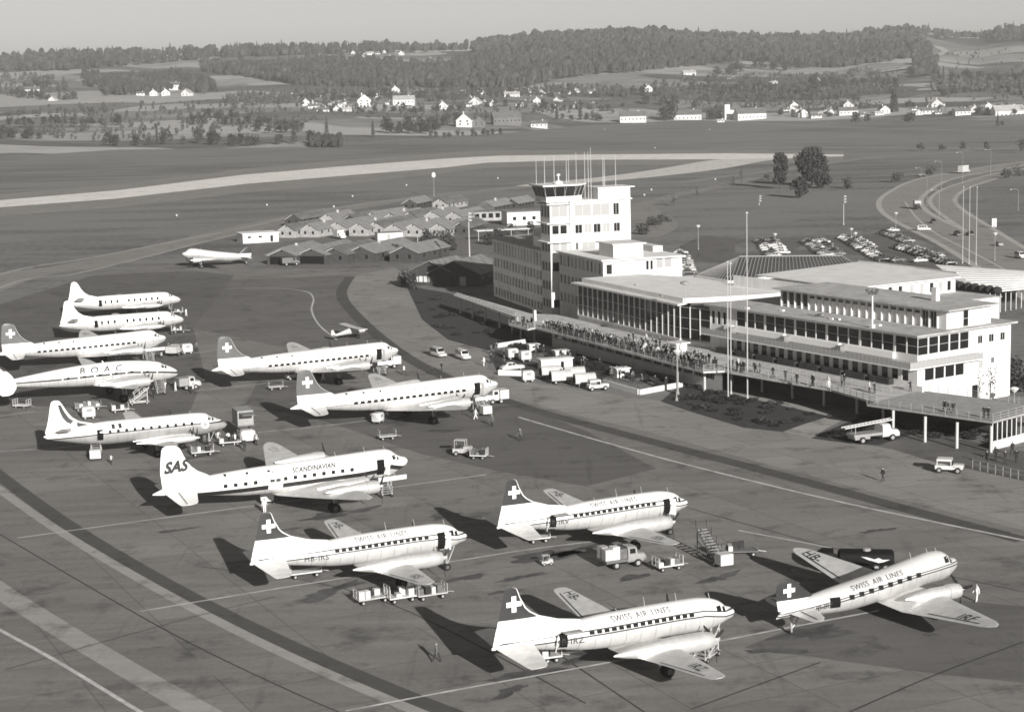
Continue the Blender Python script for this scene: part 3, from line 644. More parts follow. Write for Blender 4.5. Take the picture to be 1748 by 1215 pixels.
    for x,h in((-2.9,.4),(-5.4,.6),(-9,.5)): P.mast(x,h)
    P.patch('cockpit_window',-2.4,-1.95,4.55,5.0,GLASS,2,2,.02); P.patch('cockpit_window',-1.75,-1.5,4.4,4.7,GLASS,2,2,.02)
    if doors[0]: P.open_door(-4.0,2.95,4.75,.95,leaf=WHITE if kind=='sas' else ALU,swing=1)
    if kind=='sas': P.text('OY','wing_mark',-8,0,.1,DARKP) if 0 else None
    return P
S6=four('white four engined airliner with long dark stripe and S A S lettering on its tall white fin',(-12.7,209.0,24.8),'sas',1.5)
S6.root['label']='white four engined airliner with dark stripe and SAS lettered on its tall white fin'
four('four engined airliner with dark fin and open front door, in the middle of the apron',(-2.2,262.0,25.1),'swiss',0.,'HB-IBU')
four('four engined airliner with dark fin farthest back in the centre, behind the light high-wing plane',(-19.1,298.4,25.0),'swiss',0.,'HB-IBI')
P=four('four engined airliner with dark fin in the left row, next to the white turboprops',(-62.4,320.9,25.4),'swiss',2.2,'HB-IBA',doors=(False,))
# ---- turboprops
VS=[(0,2.8,.04,.04),(-.4,2.82,.48,.44),(-1.4,2.95,.95,.84),(-2.3,3.08,1.22,1.08),(-2.9,3.2,1.38,1.38),(-4,3.26,1.5,1.5),(-6,3.28,1.53,1.53),(-16,3.3,1.53,1.53),(-19,3.35,1.27,1.3),(-22,3.45,.76,.8),(-24,3.5,.34,.4),(-24.6,3.5,.05,.06)]
def turboprop(label,q,kind):
    body=livery('white_turboprop_paint',[(.0,.06,.12),(.66,.70,.35)],.82) if kind!='af' else livery('french_turboprop_paint',[(-.10,.10,.05),(.30,.36,.25)],.80,.45)
    P=Plane('turboprop_airliner',label,VS,(q[0],q[1],0),R(q[2]),dict(body=body,wing=ALUW),vline=[(0,2.9),(-3,3.0),(-24.9,3.3)] if kind!='af' else [(0,3.35),(-2.6,3.45),(-3.5,3.55),(-16,3.45),(-24.9,3.1)],group='white turboprop airliners' if kind!='af' else None)
    if kind!='af':
        for i in range(10): x=-5.4-1.25*i; P.patch('window',x-.22,x+.22,3.28,3.98,GLASS if i!=6 else STEEL,2,4,.02,cut=.14)
    else:
        for i in range(12): x=-5.2-1.1*i; P.patch('window',x-.2,x+.2,3.4,3.85,GLASS,2,4,.02,cut=.1)
        P.text('AIR FRANCE','lettering',-12.8,4.15,.5,STEEL,1.2,.2); P.text('F-BGN','registration',-19.6,4.0,.4,STEEL,1.)
        for x in (-15.9,-15.0): P.patch('tricolour_flag',x,x+.42,3.95,4.5,DARKP,1,2,.03)
        mb=MB(); c=P.surf(-3.4,3.35,.06); mb.tube(c,(c[0],c[1]-.03,c[2]),.55,.55,20); o=mb.build('nose_emblem',WHITE,P.root); mb=MB(); mb.tube((c[0],c[1]-.03,c[2]),(c[0],c[1]-.06,c[2]),.3,.3,14); mb.build('nose_emblem_mark',STEEL,o)
    sec=[(3.9,-17.6,-24.4),(4.6,-17.4,-24.2),(4.85,-18.6,-24.1),(5.2,-19.9,-24.0),(5.8,-20.8,-23.85),(6.6,-21.4,-23.7),(7.6,-21.95,-23.5),(8.05,-22.25,-23.35),(8.2,-22.6,-23.0)]
    P.fin(sec,[WHITE,DARKP],(lambda p,k:0) if kind!='af' else (lambda p,k:1 if (.1<k<.42 and p[2]<7.6) else 0),tmax=.42)
    if kind=='af': mb=MB(); mb.tube((-20.6,-.30,4.95),(-20.6,-.34,4.95),.36,.36,16); mb.build('fin_emblem',WHITE,P.root)
    P.wing([(0,-8.5,-12.8,2.05),(1.4,-8.5,-12.7,2.1),(8,-9.3,-12.0,2.75),(13.6,-9.9,-11.4,3.3),(14.2,-10.3,-11.1,3.35)],pitch=.06)
    for y,z,k in((3.7,2.45,0),(-3.7,2.45,.5),(7.3,2.8,.9),(-7.3,2.8,.3)):
        P.nacelle(-8.4-.08*abs(y),y,z,[(2.9,.22),(2.6,.36),(1.8,.46),(.4,.52),(-1.2,.50),(-3.2,.3),(-5.,.06)],ALU); P.prop(-8.4-.08*abs(y)+2.9,y,z,1.5,4,k,.2)
    P.gear(-10.6,3.7,2.3,.46,.28,.3); P.gear(-10.6,-3.7,2.3,.46,.28,.3); P.gear(-2.6,0,2.3,.34,.2,.18)
    P.wing([(0,-20.9,-23.4,4.0),(.5,-20.95,-23.35,4.1),(4.6,-21.8,-23.1,5.15),(5.0,-22.1,-22.9,5.25)],'tailplane',t=.09,mats=ALUW)
    for x,h in((-5,.4),): P.mast(x,h)
    P.patch('cockpit_window',-2.9,-2.45,3.85,4.25,GLASS,2,2,.02); P.patch('cockpit_window',-2.3,-2.0,3.7,4.0,GLASS,2,2,.02)
    P.patch('doorway',-18.1,-17.4,2.75,4.1,BLACK,2,3,.03) if kind!='af' else P.patch('doorway',-17.9,-17.1,2.6,4.0,BLACK,2,3,.03)
    return P
turboprop('white turboprop with plain white fin, rearmost of the row of parked aircraft at left',(-72.2,390.2,24.0),'a')
turboprop('white turboprop with plain white fin, second from the back of the left row',(-65.4,355.7,25.0),'b')
turboprop('turboprop with dark flash on white fin and round nose emblem, left of the SAS airliner',(-39.2,241.3,23.5),'af')
# ---- triple-finned airliner
CS=[(0,3.05,.05,.05),(-.3,3.08,.5,.48),(-1.3,3.25,1.0,.95),(-2.4,3.42,1.3,1.28),(-3.2,3.6,1.48,1.52),(-6,3.85,1.7,1.72),(-10,4.05,1.77,1.78),(-14,4.0,1.72,1.74),(-18,3.95,1.45,1.5),(-22,3.9,1.05,1.1),(-26,3.85,.55,.62),(-28.9,3.85,.08,.12)]
P=Plane('triple_finned_airliner','white triple finned four engined airliner lettered BOAC at the left edge',CS,tuple(W(304,636,3.05)[:2])+(0,),R(26.0),dict(body=livery('british_paint',[(-.02,.30,.05)],.80),wing=ALUW),vline=[(0,3.0),(-3,3.5),(-8,3.95),(-14,3.9),(-20,3.75),(-28.9,3.75)])
zl=lambda x: float(np.interp(-x,[0,3,8,14,20,28],[3.,3.5,3.95,3.9,3.75,3.75]))
for i in range(13):
    x=-4.2-1.25*i; P.patch('window_surround',x+.28,x+.5,zl(x)+.0,zl(x)+.28,WHITE,1,2,.03) if i%2==0 else P.patch('window',x-.25,x+.25,zl(x)+.0,zl(x)+.36,GLASS,1,2,.03)
P.text('B·O·A·C','lettering',-16.2,zl(-14)+.62,1.2,DARKP,1.3,.25,bold=.02,space=1.25,slope=-.0)
P.wing([(0,-8.2,-14.0,2.6),(1.6,-8.3,-13.8,2.65),(9,-9.4,-12.9,3.3),(15.5,-10.3,-12.2,3.9),(17.6,-11.0,-12.0,4.1),(18.4,-11.5,-11.9,4.18),(18.7,-11.7,-11.8,4.2)],pitch=.06)
for y,z,k in((4.6,3.2,0),(-4.6,3.2,.5),(9.2,3.65,.9),(-9.2,3.65,.3)):
    P.nacelle(-8.3-.12*abs(y),y,z,[(2.4,.5),(2.3,.66),(1.7,.76),(.4,.76),(-1.2,.66),(-3.6,.4),(-5.4,.08)]); P.prop(-8.3-.12*abs(y)+2.45,y,z,2.2,3,k,.24)
P.gear(-10.2,4.6,3.,.58,.36,.38); P.gear(-10.2,-4.6,3.,.58,.36,.38); P.gear(-2.8,0,2.6,.42,.24,.2)
P.wing([(0,-26.0,-28.7,3.9),(.5,-26.1,-28.7,3.95),(6.2,-27.1,-28.8,4.4)],'tailplane',t=.09)
P.mast(-12,.3,.08,WHITE)
for y in(0,6.2,-6.2):
    dxf=-.9
    zb=4.1 if y==0 else 4.4
    P.fin([(zb-1.45,-27.90,-28.90),(zb-1.2,-27.30,-29.30),(zb-.5,-26.80,-29.60),(zb,-26.70,-29.65),(zb+.8,-26.90,-29.50),(zb+1.6,-27.40,-29.20),(zb+2.1,-27.90,-28.90),(zb+2.3,-28.20,-28.60)],[WHITE,DARKP],lambda p,k:1 if k<.02 else 0,cx=y,tmax=.28)
P.patch('cockpit_window',-3.0,-2.5,4.25,4.7,GLASS,2,2,.02); P.patch('cockpit_window',-2.4,-2.05,4.1,4.45,GLASS,2,2,.02)
# ---- light plane
a=W(566,581,0); b=W(627,576,0)
t=thing('light_aircraft','small light high-wing tail wheel plane standing on the apron behind the airliners','light plane',(a+b)/2,R(27))
LPW=mat('light_plane_cream',.42,.5); mb=MB(); mb.loft([[(x,w*math.cos(k),z+h*math.sin(k)) for k in np.linspace(0,2*math.pi,12,endpoint=False)] for x,z,w,h in((3.2,1.45,.3,.35),(2.4,1.5,.42,.5),(1.2,1.6,.45,.65),(0,1.5,.4,.6),(-2,1.1,.2,.3),(-3.6,.9,.06,.12))]); mb.build('fuselage',LPW,t,smooth=True)
for s_ in(1,-1):
    mb=MB(); mb.loft([[(1.6-1.6*k,s_*y,2.25+airfoil(k)*.16+y*.02) for k in AF]+[(1.6-1.6*k,s_*y,2.2+y*.02) for k in AF[-2:0:-1]] for y in(0,5.0,5.4)]); mb.build('wing',ALUW,t)
    mb=MB(); mb.lathe([(-.1,.1),(-.1,.28),(.1,.28),(.1,.1)],(1.6,s_*.9,.28),'Y',12); mb.tube((1.6,s_*.9,.3),(1.5,s_*.3,1.2),.04,None,6); mb.build('wheel',RUBBER,t)
    mb=MB(); mb.box((-3.3,s_*.75,1.0),(.8,1.5,.06)); mb.build('tailplane',LPW,t)
mb=MB(); mb.add([(-2.7,-.03,.95),(-3.8,-.03,.95),(-3.7,-.03,2.0),(-3.3,-.03,2.05),(-2.7,.03,.95),(-3.8,.03,.95),(-3.7,.03,2.0),(-3.3,.03,2.05)],[(0,1,2,3),(7,6,5,4),(0,4,5,1),(1,5,6,2),(2,6,7,3),(3,7,4,0)]); mb.build('tail_fin',LPW,t)
mb=MB(); mb.lathe([(.2,.02),(0,.14),(-.1,.14)],(3.35,0,1.45),'X',8); mb.box((3.35,0,1.45),(.05,.12,1.9),0); mb.build('propeller',BLADE,t)
def weathered(name,v):
    n=NT(name); p=n.pos(); a=n.noise(n.mapv(p,0,(.9,.9,.12)),1.,5,.65); b=n.noise(p,.25,4,.6); f=n.math('ADD',n.math('MULTIPLY',a,.6),n.math('MULTIPLY',b,.4))
    n.l(n.ramp(f,[(.34,v*.80),(.48,v),(.66,v*1.10)]),n.b.inputs['Base Color']); n.b.inputs['Roughness'].default_value=.85; n.b.inputs['Specular IOR Level'].default_value=.25; return n.m
# ------------------------------------------------------------------ TERMINAL
WALL=weathered('white_render',.66); WALLG=weathered('grey_stone_facing',.58); ROOFW=mat('pale_gravel_roof',.74,.9,0,.14,.35,6,v2=.78); ROOFG=mat('grey_gravel_roof',.40,.9,0,.25,.6,7,bump=.3)
BLIND=mat('pale_roller_blind',.34,.8); DOORM=mat('dark_door',.03,.5); MULL=mat('white_mullion',.6,.5); TILE=mat('ribbed_roof_tile',.06,.7,0,.2,1.,4); RAILM=mat('railing_paint',.33,.5); DECK=mat('terrace_paving',.48,.9,0,.2,.5,5); HEDGE=mat('clipped_hedge',.03,.95,0,.5,1.5,5,bump=.6); CONW=mat('concrete_pillar',.5,.8,0,.1,.8)
class Frame:
    def __init__(s,O,a): s.O=np.array(O[:2],float); s.a=R(a); s.c=math.cos(s.a); s.s=math.sin(s.a)
    def w(s,x,y,z=0.): return (s.O[0]+x*s.c-y*s.s,s.O[1]+x*s.s+y*s.c,z)
    def l(s,P): d=np.asarray(P)[:2]-s.O; return (d[0]*s.c+d[1]*s.s,-d[0]*s.s+d[1]*s.c)
    def px(s,x,y,z): return s.l(W(x,y,z))
def wall_open(mb,A,B,z0,z1,ops,rev=.22,m=0):
    """wall face from plan point A to B (outside on the right) with rectangular openings (u0,u1,z0,z1); reveals go inward. returns pane quads"""
    A=np.array(A,float);B=np.array(B,float); L=np.linalg.norm(B-A); d=(B-A)/L; inn=np.array([-d[1],d[0]])
    us=sorted({0.,L,*[o[0] for o in ops],*[o[1] for o in ops]}); zs=sorted({z0,z1,*[o[2] for o in ops],*[o[3] for o in ops]})
    P=lambda u,z,k=0.: (A[0]+d[0]*u+inn[0]*k,A[1]+d[1]*u+inn[1]*k,z)
    for i in range(len(us)-1):
        for j in range(len(zs)-1):
            uc=(us[i]+us[i+1])/2; zc=(zs[j]+zs[j+1])/2
            if any(o[0]<uc<o[1] and o[2]<zc<o[3] for o in ops): continue
            mb.quad(P(us[i],zs[j]),P(us[i+1],zs[j]),P(us[i+1],zs[j+1]),P(us[i],zs[j+1]),m)
    out=[]
    for (a,b,c,e) in [o[:4] for o in ops]:
        for q in ((P(a,c),P(a,c,rev),P(a,e,rev),P(a,e)),(P(b,c),P(b,e),P(b,e,rev),P(b,c,rev)),(P(a,c),P(b,c),P(b,c,rev),P(a,c,rev)),(P(a,e),P(a,e,rev),P(b,e,rev),P(b,e))): mb.quad(*q,m)
        out.append([P(a,c,rev),P(b,c,rev),P(b,e,rev),P(a,e,rev)])
    return out
def pane(parent,q,m=None,bars=(1,0),name='window',bm=None,fw=.06):
    "window part: frame and bars in front, glass as its own sub-part"
    q=[Vector(p) for p in q]; u=(q[1]-q[0]); v=(q[3]-q[0]); n=u.cross(v).normalized(); mb=MB()
    def bar(p,a,b):
        o=[p,p+a,p+a+b,p+b]; mb.add(o+[k+n*.05 for k in o],[(0,1,2,3),(7,6,5,4),(0,4,5,1),(1,5,6,2),(2,6,7,3),(3,7,4,0)])
    ul=u.normalized(); vl=v.normalized()
    bar(q[0],ul*fw,v); bar(q[1]-ul*fw,ul*fw,v); bar(q[0]+ul*fw,u-ul*2*fw,vl*fw); bar(q[3]-vl*fw+ul*fw,u-ul*2*fw,vl*fw)
    for i in range(1,bars[0]+1-0): 
        if bars[0]>0: bar(q[0]+u*(i/(bars[0]+1))-ul*fw/2+vl*fw,ul*fw,v-vl*2*fw)
    for i in range(1,bars[1]+1): bar(q[0]+v*(i/(bars[1]+1))-vl*fw/2+ul*fw,u-ul*2*fw,vl*fw*.8)
    o=mb.build(name,bm or MULL,parent); g_=MB(); g_.add([p+n*.012 for p in q],[(0,1,2,3)]); g_.build('pane' if m is not BLIND else 'blind',m or GLASS,o,fix=False); return o
def solid(parent,name,polys,z0,z1,m):
    mb=MB(); mb.prism(polys,z0,z1); return mb.build(name,m,parent)
def rail(parent,pts,z,h=1.0,step=1.6,name='railing',mesh=False):
    mb=MB()
    for a,b in zip(pts[:-1],pts[1:]):
        a=np.array(a[:2]);b=np.array(b[:2]);L=np.linalg.norm(b-a); k=max(1,round(L/step))
        for i in range(k+1):
            p=a+(b-a)*i/k; mb.box((p[0],p[1],z+h/2),(.06,.06,h),math.atan2(*(b-a)[::-1]))
        for hh in (h,h*.62,h*.3): c=(a+b)/2; mb.box((c[0],c[1],z+hh),(L,.045,.045),math.atan2(*(b-a)[::-1]))
        if mesh: c=(a+b)/2; mb.box((c[0],c[1],z+h*.45),(L,.02,h*.8),math.atan2(*(b-a)[::-1]))
    return mb.build(name,RAILM,parent)
HF=Frame((11.44,334.85),-66); RF=Frame((31.97,293.1),-59)
# ---- office wing
OF=Frame((-3.8,406.9),-72.5); OFFW=weathered('office_stone',.88)
T=thing('office_building','long grey four-storey office wing with rows of narrow windows left of the tower','building',OF.w(0,0),OF.a)
mb=MB(); L=40.; rows=((.5,2.2),(3.7,5.7),(6.9,8.9),(9.9,12.6)); nb=17; ops=[]
for a,b in rows:
    for i in range(nb): x=1.0+i*(L-3.5)/nb; ops.append((x,x+1.5,a,b))
qs=wall_open(mb,(0,0),(L,0),0,13.2,ops,.3)
mb.quad((0,0,0),(0,0,13.2),(0,12,13.2),(0,12,0)); mb.quad((0,12,0),(0,12,13.2),(L,12,13.2),(L,12,0))
for i in range(nb+1):
    for z0,z1 in((9.7,13.1),): x=.7+i*(L-3.5)/nb; mb.b2(x-.09,x+.09,-.16,-.002,z0,z1)
for z in (9.55,6.5,3.3): mb.b2(0,L,-.10,-.002,z-.12,z+.12)
mb.build('wall',OFFW,T)
for k,q in enumerate(qs[:100]):
    pane(T,q,GLASS if random.random()<.55 else BLIND,(1,0))
solid(T,'roof',[(-1.2,-.9),(L,-.9),(L,12.6),(-1.2,12.6)],13.2,13.5,ROOFG)
solid(T,'balcony_slab',[(-1.6,-.5),(-.003,-.5),(-.003,9),(-1.6,9)],9.2,9.45,OFFW)
mb=MB(); mb.b2(-1.5,-.1,1.,1.3,9.46,13.19); mb.b2(-1.5,-.1,5.,5.3,9.46,13.19); mb.build('balcony_pier',OFFW,T)
ph=solid(T,'penthouse',[(18,4),(38,4),(38,10),(18,10)],13.5,16.4,WALL); solid(ph,'penthouse_roof',[(17.5,3.4),(38.5,3.4),(38.5,10.5),(17.5,10.5)],16.4,16.65,ROOFW)
ph=solid(T,'penthouse',[(26,1.2),(37,1.2),(37,3.9),(26,3.9)],13.5,15.7,OFFW); solid(ph,'penthouse_roof',[(25.6,.8),(37.5,.8),(37.5,3.2),(25.6,3.2)],15.7,15.9,WALL)
# ---- control tower: x along the sunlit side, y towards the far end
TF=Frame((8.3,360.9),20.); T=thing('control_tower','white control tower with glazed cab and roof antennas rising beside the offices','tower',TF.w(0,0),TF.a)
mb=MB(); hi=24.0
bay=[(.45,3.7,2.6,4.3),(.45,1.95,10.,11.9),(2.2,3.7,10.,11.9),(.45,1.95,13.9,15.7),(2.2,3.7,13.9,15.7),(.45,1.95,17.5,19.3),(2.2,3.7,17.5,19.3),(.4,3.8,20.9,23.2)]
qs=wall_open(mb,(0,0),(4.2,0),0,hi,bay,.25)
lft=[(.5+k*1.6,1.8+k*1.6,a,b) for a,b in((2.6,4.3),(6.2,8.),(10,11.9),(13.9,15.7),(17.5,19.3),(20.9,23.2)) for k in range(3)]
ql=wall_open(mb,(0,5.4),(0,0),0,hi,[(5.4-o[1],5.4-o[0],o[2],o[3]) for o in lft],.25)
sx=lambda c: 4.2+(c-655)/435*13.3
mainw=[(sx(688),sx(806),20.9,23.3),(sx(814),sx(940),20.9,23.3),(sx(966),sx(1008),20.9,23.3),(sx(690),sx(742),17.5,19.3),(sx(754),sx(810),17.5,19.3),(sx(822),sx(874),17.5,19.3),(sx(888),sx(940),17.5,19.3),(sx(968),sx(1014),17.5,19.3),(sx(690),sx(712),13.9,15.7),(sx(735),sx(832),13.9,15.7),(sx(888),sx(944),13.9,15.7),(sx(972),sx(1018),13.9,15.7)]
mk=[BLIND,BLIND,GLASS,GLASS,BLIND,GLASS,BLIND,GLASS,GLASS,BLIND,BLIND,GLASS]
mb2=mb
qm=wall_open(mb,(4.2,-.5),(17.5,-.5),0,hi,[(o[0]-4.2,o[1]-4.2,o[2],o[3]) for o in mainw],.22)
mb.quad((4.2,0,0),(4.2,-.5,0),(4.2,-.5,hi),(4.2,0,hi))
mb.quad((17.5,-.5,0),(17.5,6,0),(17.5,6,26.4),(17.5,-.5,26.4)); mb.quad((0,5.4,0),(0,5.4,hi),(17.5,6,hi),(17.5,6,0))
mb.b2(10.4,17.48,-.49,5.9,hi+.02,26.4)
for z in (15.95,19.75,23.62): mb.b2(-.9,4.6,-.75,-.002,z-.1,z+.1); mb.b2(-.9,-.002,0,5.6,z-.1,z+.1)
mb.b2(4.7,17.3,-.9,-.502,19.95,20.13)
mb.build('wall',WALL,T)
for q,o in zip(qs,bay): pane(T,q,BLIND if o[2]>20 or (13<o[2]<14) else GLASS,(1 if o[1]-o[0]>2 else 0,0))
for q in ql: pane(T,q,GLASS,(0,0))
for q,k in zip(qm,mk): pane(T,q,k,(1,0))
solid(T,'roof',[(-.9,-.6),(4.,-.6),(4.,-1.),(17.7,-1.),(17.7,6.3),(-.9,6.)],24.0,24.22,WALL)
solid(T,'stair_roof',[(10.2,-.8),(18.4,-.8),(18.4,6.2),(10.2,6.2)],26.42,26.6,WALL)
# cab: outward leaning glass on a parapet
cab=lambda e:[(-1.2-e,-.5-e),(5.8+e,-.5-e),(8.4+e,2.2),(7.2+e,6.4+e),(-1.2-e,6.4+e)]
solid(T,'cab_parapet',cab(-.5),24.22,25.1,WALL)
lo,hi2=cab(-.5),cab(.1)
for i in range(5):
    a,b=lo[i],lo[(i+1)%5]; c,d=hi2[i],hi2[(i+1)%5]; k=3 if i in(0,4,3) else 2
    for j in range(k):
        f=lambda p,q,t,z:(p[0]+(q[0]-p[0])*t,p[1]+(q[1]-p[1])*t,z)
        pane(T,[f(a,b,j/k,25.1),f(a,b,(j+1)/k,25.1),f(c,d,(j+1)/k,27.2),f(c,d,j/k,27.2)],GLASS,(0,0),'cab_window',fw=.035)
solid(T,'cab_roof',cab(.55),27.2,27.5,WALL)
core=solid(T,'cab_core',cab(-1.1),25.1,27.19,BLACK)
mb=MB(); mb.lathe([(0,.9),(.5,.8),(.7,.3)],(3.,2.5,27.5),n=10); mb.tube((3.,2.5,28.1),(3.,2.5,29.6),.14,.1); mb.box((3.,2.5,29.3),(.8,.2,.3),.4); mb.build('radar_mount',WALL,T)
# masts on the tower roof, one part each
for px_,yt_ in ((912,278),(926,276),(943,275),(973,278),(978,275),(992,270),(1008,268),(1014,268),(1018,260),(1045,276),(1049,273),(1067,276)):
    pass
MASTM=mat('mast_paint',.42,.5)
for lx,ly,z0,z1 in((-.6,5.6,24.2,32.3),(1.2,5.6,27.5,32.8),(3.4,5.9,27.5,32.9),(5.6,4.6,27.5,32.4),(6.4,5.4,24.2,32.8),(7.6,4.2,24.2,33.6),(9.0,1.2,24.2,33.8),(9.6,4.5,24.2,33.6),(10.0,2.2,24.2,34.6),(13.0,2.2,26.6,32.6),(13.6,4.4,26.6,33.),(15.8,3.0,26.6,32.8)):
    mb=MB(); mb.tube((lx,ly,z0),(lx,ly,z1),.09,.04,6); mb.build('antenna_mast',MASTM,T)
# ---- middle block
MF=Frame((8.3,360.9),-70.); x1=MF.px(1019,449,14.4)[0]; d1=MF.l(W(1159,440,14.4))
T=thing('office_block','low white block between tower and glass hall with shuttered windows on its sunlit side','building',MF.w(0,0),MF.a)
X0,X1=2.,24.6; Yb=17.5
mb=MB(); nb=11; ops=[(.4+i*(X1-X0-.8)/nb,1.5+i*(X1-X0-.8)/nb,a,b) for a,b in((11.6,13.7),(8.,9.8),(4.3,6.2)) for i in range(nb)]
qs=wall_open(mb,(X0,1.),(X1,1.),0,14.2,ops,.25); mb.quad((X0,1.,0),(X0,1.,14.2),(X0,Yb,14.2),(X0,Yb,0)); mb.quad((X0,Yb,0),(X0,Yb,14.2),(X1,Yb,14.2),(X1,Yb,0))
mb.build('wall',WALLG,T)
for q in qs: pane(T,q,GLASS if random.random()<.6 else BLIND,(0,0))
mb=MB(); u=lambda c:(c-497)/870*(Yb-1.)
ops=[(u(533),u(598),11.6,13.5),(u(968),u(1000),12.0,13.8),(u(1015),u(1045),12.0,13.8),(u(1080),u(1155),12.2,14.),(u(1172),u(1250),12.2,14.)]
qs=wall_open(mb,(X1,1.),(X1,Yb),0,14.2,ops,.2); mb.build('sunlit_wall',WALL,T)
for q,k in zip(qs,(GLASS,GLASS,GLASS,BLIND,BLIND)): pane(T,q,k,(0,0))
solid(T,'roof',[(X0-.2,.4),(X1+.7,.4),(X1+.7,Yb+.5),(X0-.2,Yb+.5)],14.2,14.45,ROOFW)
mb=MB(); mb.b2(X0,X1-9,Yb-2,Yb+.1,14.46,15.6); mb.build('parapet',WALLG,T)
ph=solid(T,'stair_house',[(X1-9.5,4.2),(X1-2.4,4.2),(X1-2.4,10.4),(X1-9.5,10.4)],14.45,16.9,WALL); solid(ph,'stair_house_roof',[(X1-10.2,3.8),(X1-1.9,3.8),(X1-1.9,10.9),(X1-10.2,10.9)],16.9,17.1,WALL)
# ---- glass hall with its big white roof
T=thing('glass_hall','tall glass-fronted hall with white mullions and a broad flat white roof','building',HF.w(0,0),HF.a)
hl=lambda *p:[HF.px(a,b,p[-1]) for a,b in p[:-1]]
Lh=40.5
c2=HF.l(RF.w(.3,.9))
solid(T,'plinth',[(1,.9),(Lh-.8,.9),(c2[0],c2[1]),(c2[0]-6,14),(1,14)],0,4.6,WALLG)
solid(T,'sill',[(.8,.7),(Lh-.6,.7),(Lh-.6,.98),(.8,.98)],4.5,4.75,WALL)
npn=19
for i in range(npn):
    a=1.+i*(Lh-1.8)/npn; b=1.+(i+1)*(Lh-1.8)/npn
    pane(T,[(a,1.,4.76),(b,1.,4.76),(b,1.,10.2),(a,1.,10.2)],GLASS,(0,2),'glass_bay',fw=.06)
    mb=MB(); mb.b2(a-.07,a+.07,.80,.99,4.76,10.38); mb.build('mullion',MULL,T)
A=np.array((Lh-.8,1.));Bq=np.array(c2)
for i in range(3):
    a=A+(Bq-A)*i/3; b=A+(Bq-A)*(i+1)/3; pane(T,[(*a,4.76),(*b,4.76),(*b,10.2),(*a,10.2)],GLASS,(0,2),'glass_bay'); mb=MB(); mb.box((a[0]+.05,a[1]-.08,7.5),(.14,.18,5.6),.9); mb.build('mullion',MULL,T)
mb=MB(); mb.quad((1,1,0),(1,1,10.4),(1,20,10.4),(1,20,0)); mb.build('end_wall',WALLG,T)
mb=MB(); mb.b2(1.6,Lh-2.,3.5,3.7,4.7,10.3); mb.build('inner_wall',mat('hall_interior',.05,.8),T)
eave=[(0,0),(Lh,0),HF.px(1195,512,10.7),HF.px(1240,500,10.7),(Lh-8,12),(0,12)]
solid(T,'eave_slab',eave,10.4,10.7,WALL)
solid(T,'roof',[(1.2,1.7),(Lh-1.,1.6),HF.px(1197,508.5,11.5),HF.px(1318,501.5,11.5),HF.px(1400,492,11.5),HF.px(1464,449,11.5),HF.px(1159,472,11.5),(1.2,14)],10.7,11.5,ROOFW)
mb=MB(); p=HF.px(1169,517,11.5); mb.tube((*p,11.5),(*p,14.6),.1,.07); mb.lathe([(0,.15),(.15,.7),(.45,.75),(.6,.3)],(p[0],p[1],14.5),n=10); mb.build('roof_lamp',STEEL,T)
for a,b in ((1085,487),(1128,505)): 
    p=HF.px(a,b,11.5); mb=MB(); mb.b2(p[0]-.5,p[0]+.5,p[1]-.15,p[1]+.15,11.5,11.65); mb.build('roof_vent',STEEL,T)
# ribbed hipped skylight on the roof
PA,PB,PC=[np.array(W(a,b,11.5)) for a,b in((1191,473),(1247,482.5),(1464,457))]; PD=PA+(PC-PB)
R1=np.array(W(1262,438.5,14.7)); R2=np.array(W(1437,437,13.5))
# keep the ridge on the middle of the base
mid=lambda t:(PA+PB)/2*(1-t)+(PC+PD)/2*t
T=thing('hipped_skylight','dark ribbed hipped rooflight standing on the white hall roof','rooflight',(PA+PC)/2,0); o=(PA+PC)/2
mb=MB(); V=[p-o for p in(PA,PB,PC,PD,R1,R2)]; V=[np.array([v[0],v[1],v[2]+.35 if i<4 else v[2]]) for i,v in enumerate(V)]
mb.add(V,[(0,1,4),(1,2,5,4),(2,3,5),(3,0,4,5)]); mb.build('tiled_roof',TILE,T)
mb=MB()
up=np.array([0,0,.08])
for i in range(34):
    t=i/33; a=V[1]+(V[2]-V[1])*t; b=V[4]+(V[5]-V[4])*np.clip((t-.0)/.95,0,1); mb.tube(a+up*2,b+up,.09,.09,5)
for i in range(12):
    t=i/11; a=V[0]+(V[1]-V[0])*t; mb.tube(a+up*2,V[4]+up+(V[5]-V[4])*.0,.09,.05,5)
mb.tube(V[4]+up,V[5]+up,.14,.14,6)
mb.build('roof_rib',mat('rib_metal',.26,.6),T)
mb=MB()
for a,b in((0,1),(1,2)):
    P,Q=V[a],V[b]; d=(Q-P)[:2]; n_=np.array([d[1],-d[0]])/np.linalg.norm(d); 
    mb.prism([P[:2],Q[:2],Q[:2]+n_*.5,P[:2]+n_*.5],.02,.40)
mb.build('gutter_kerb',WALL,T)
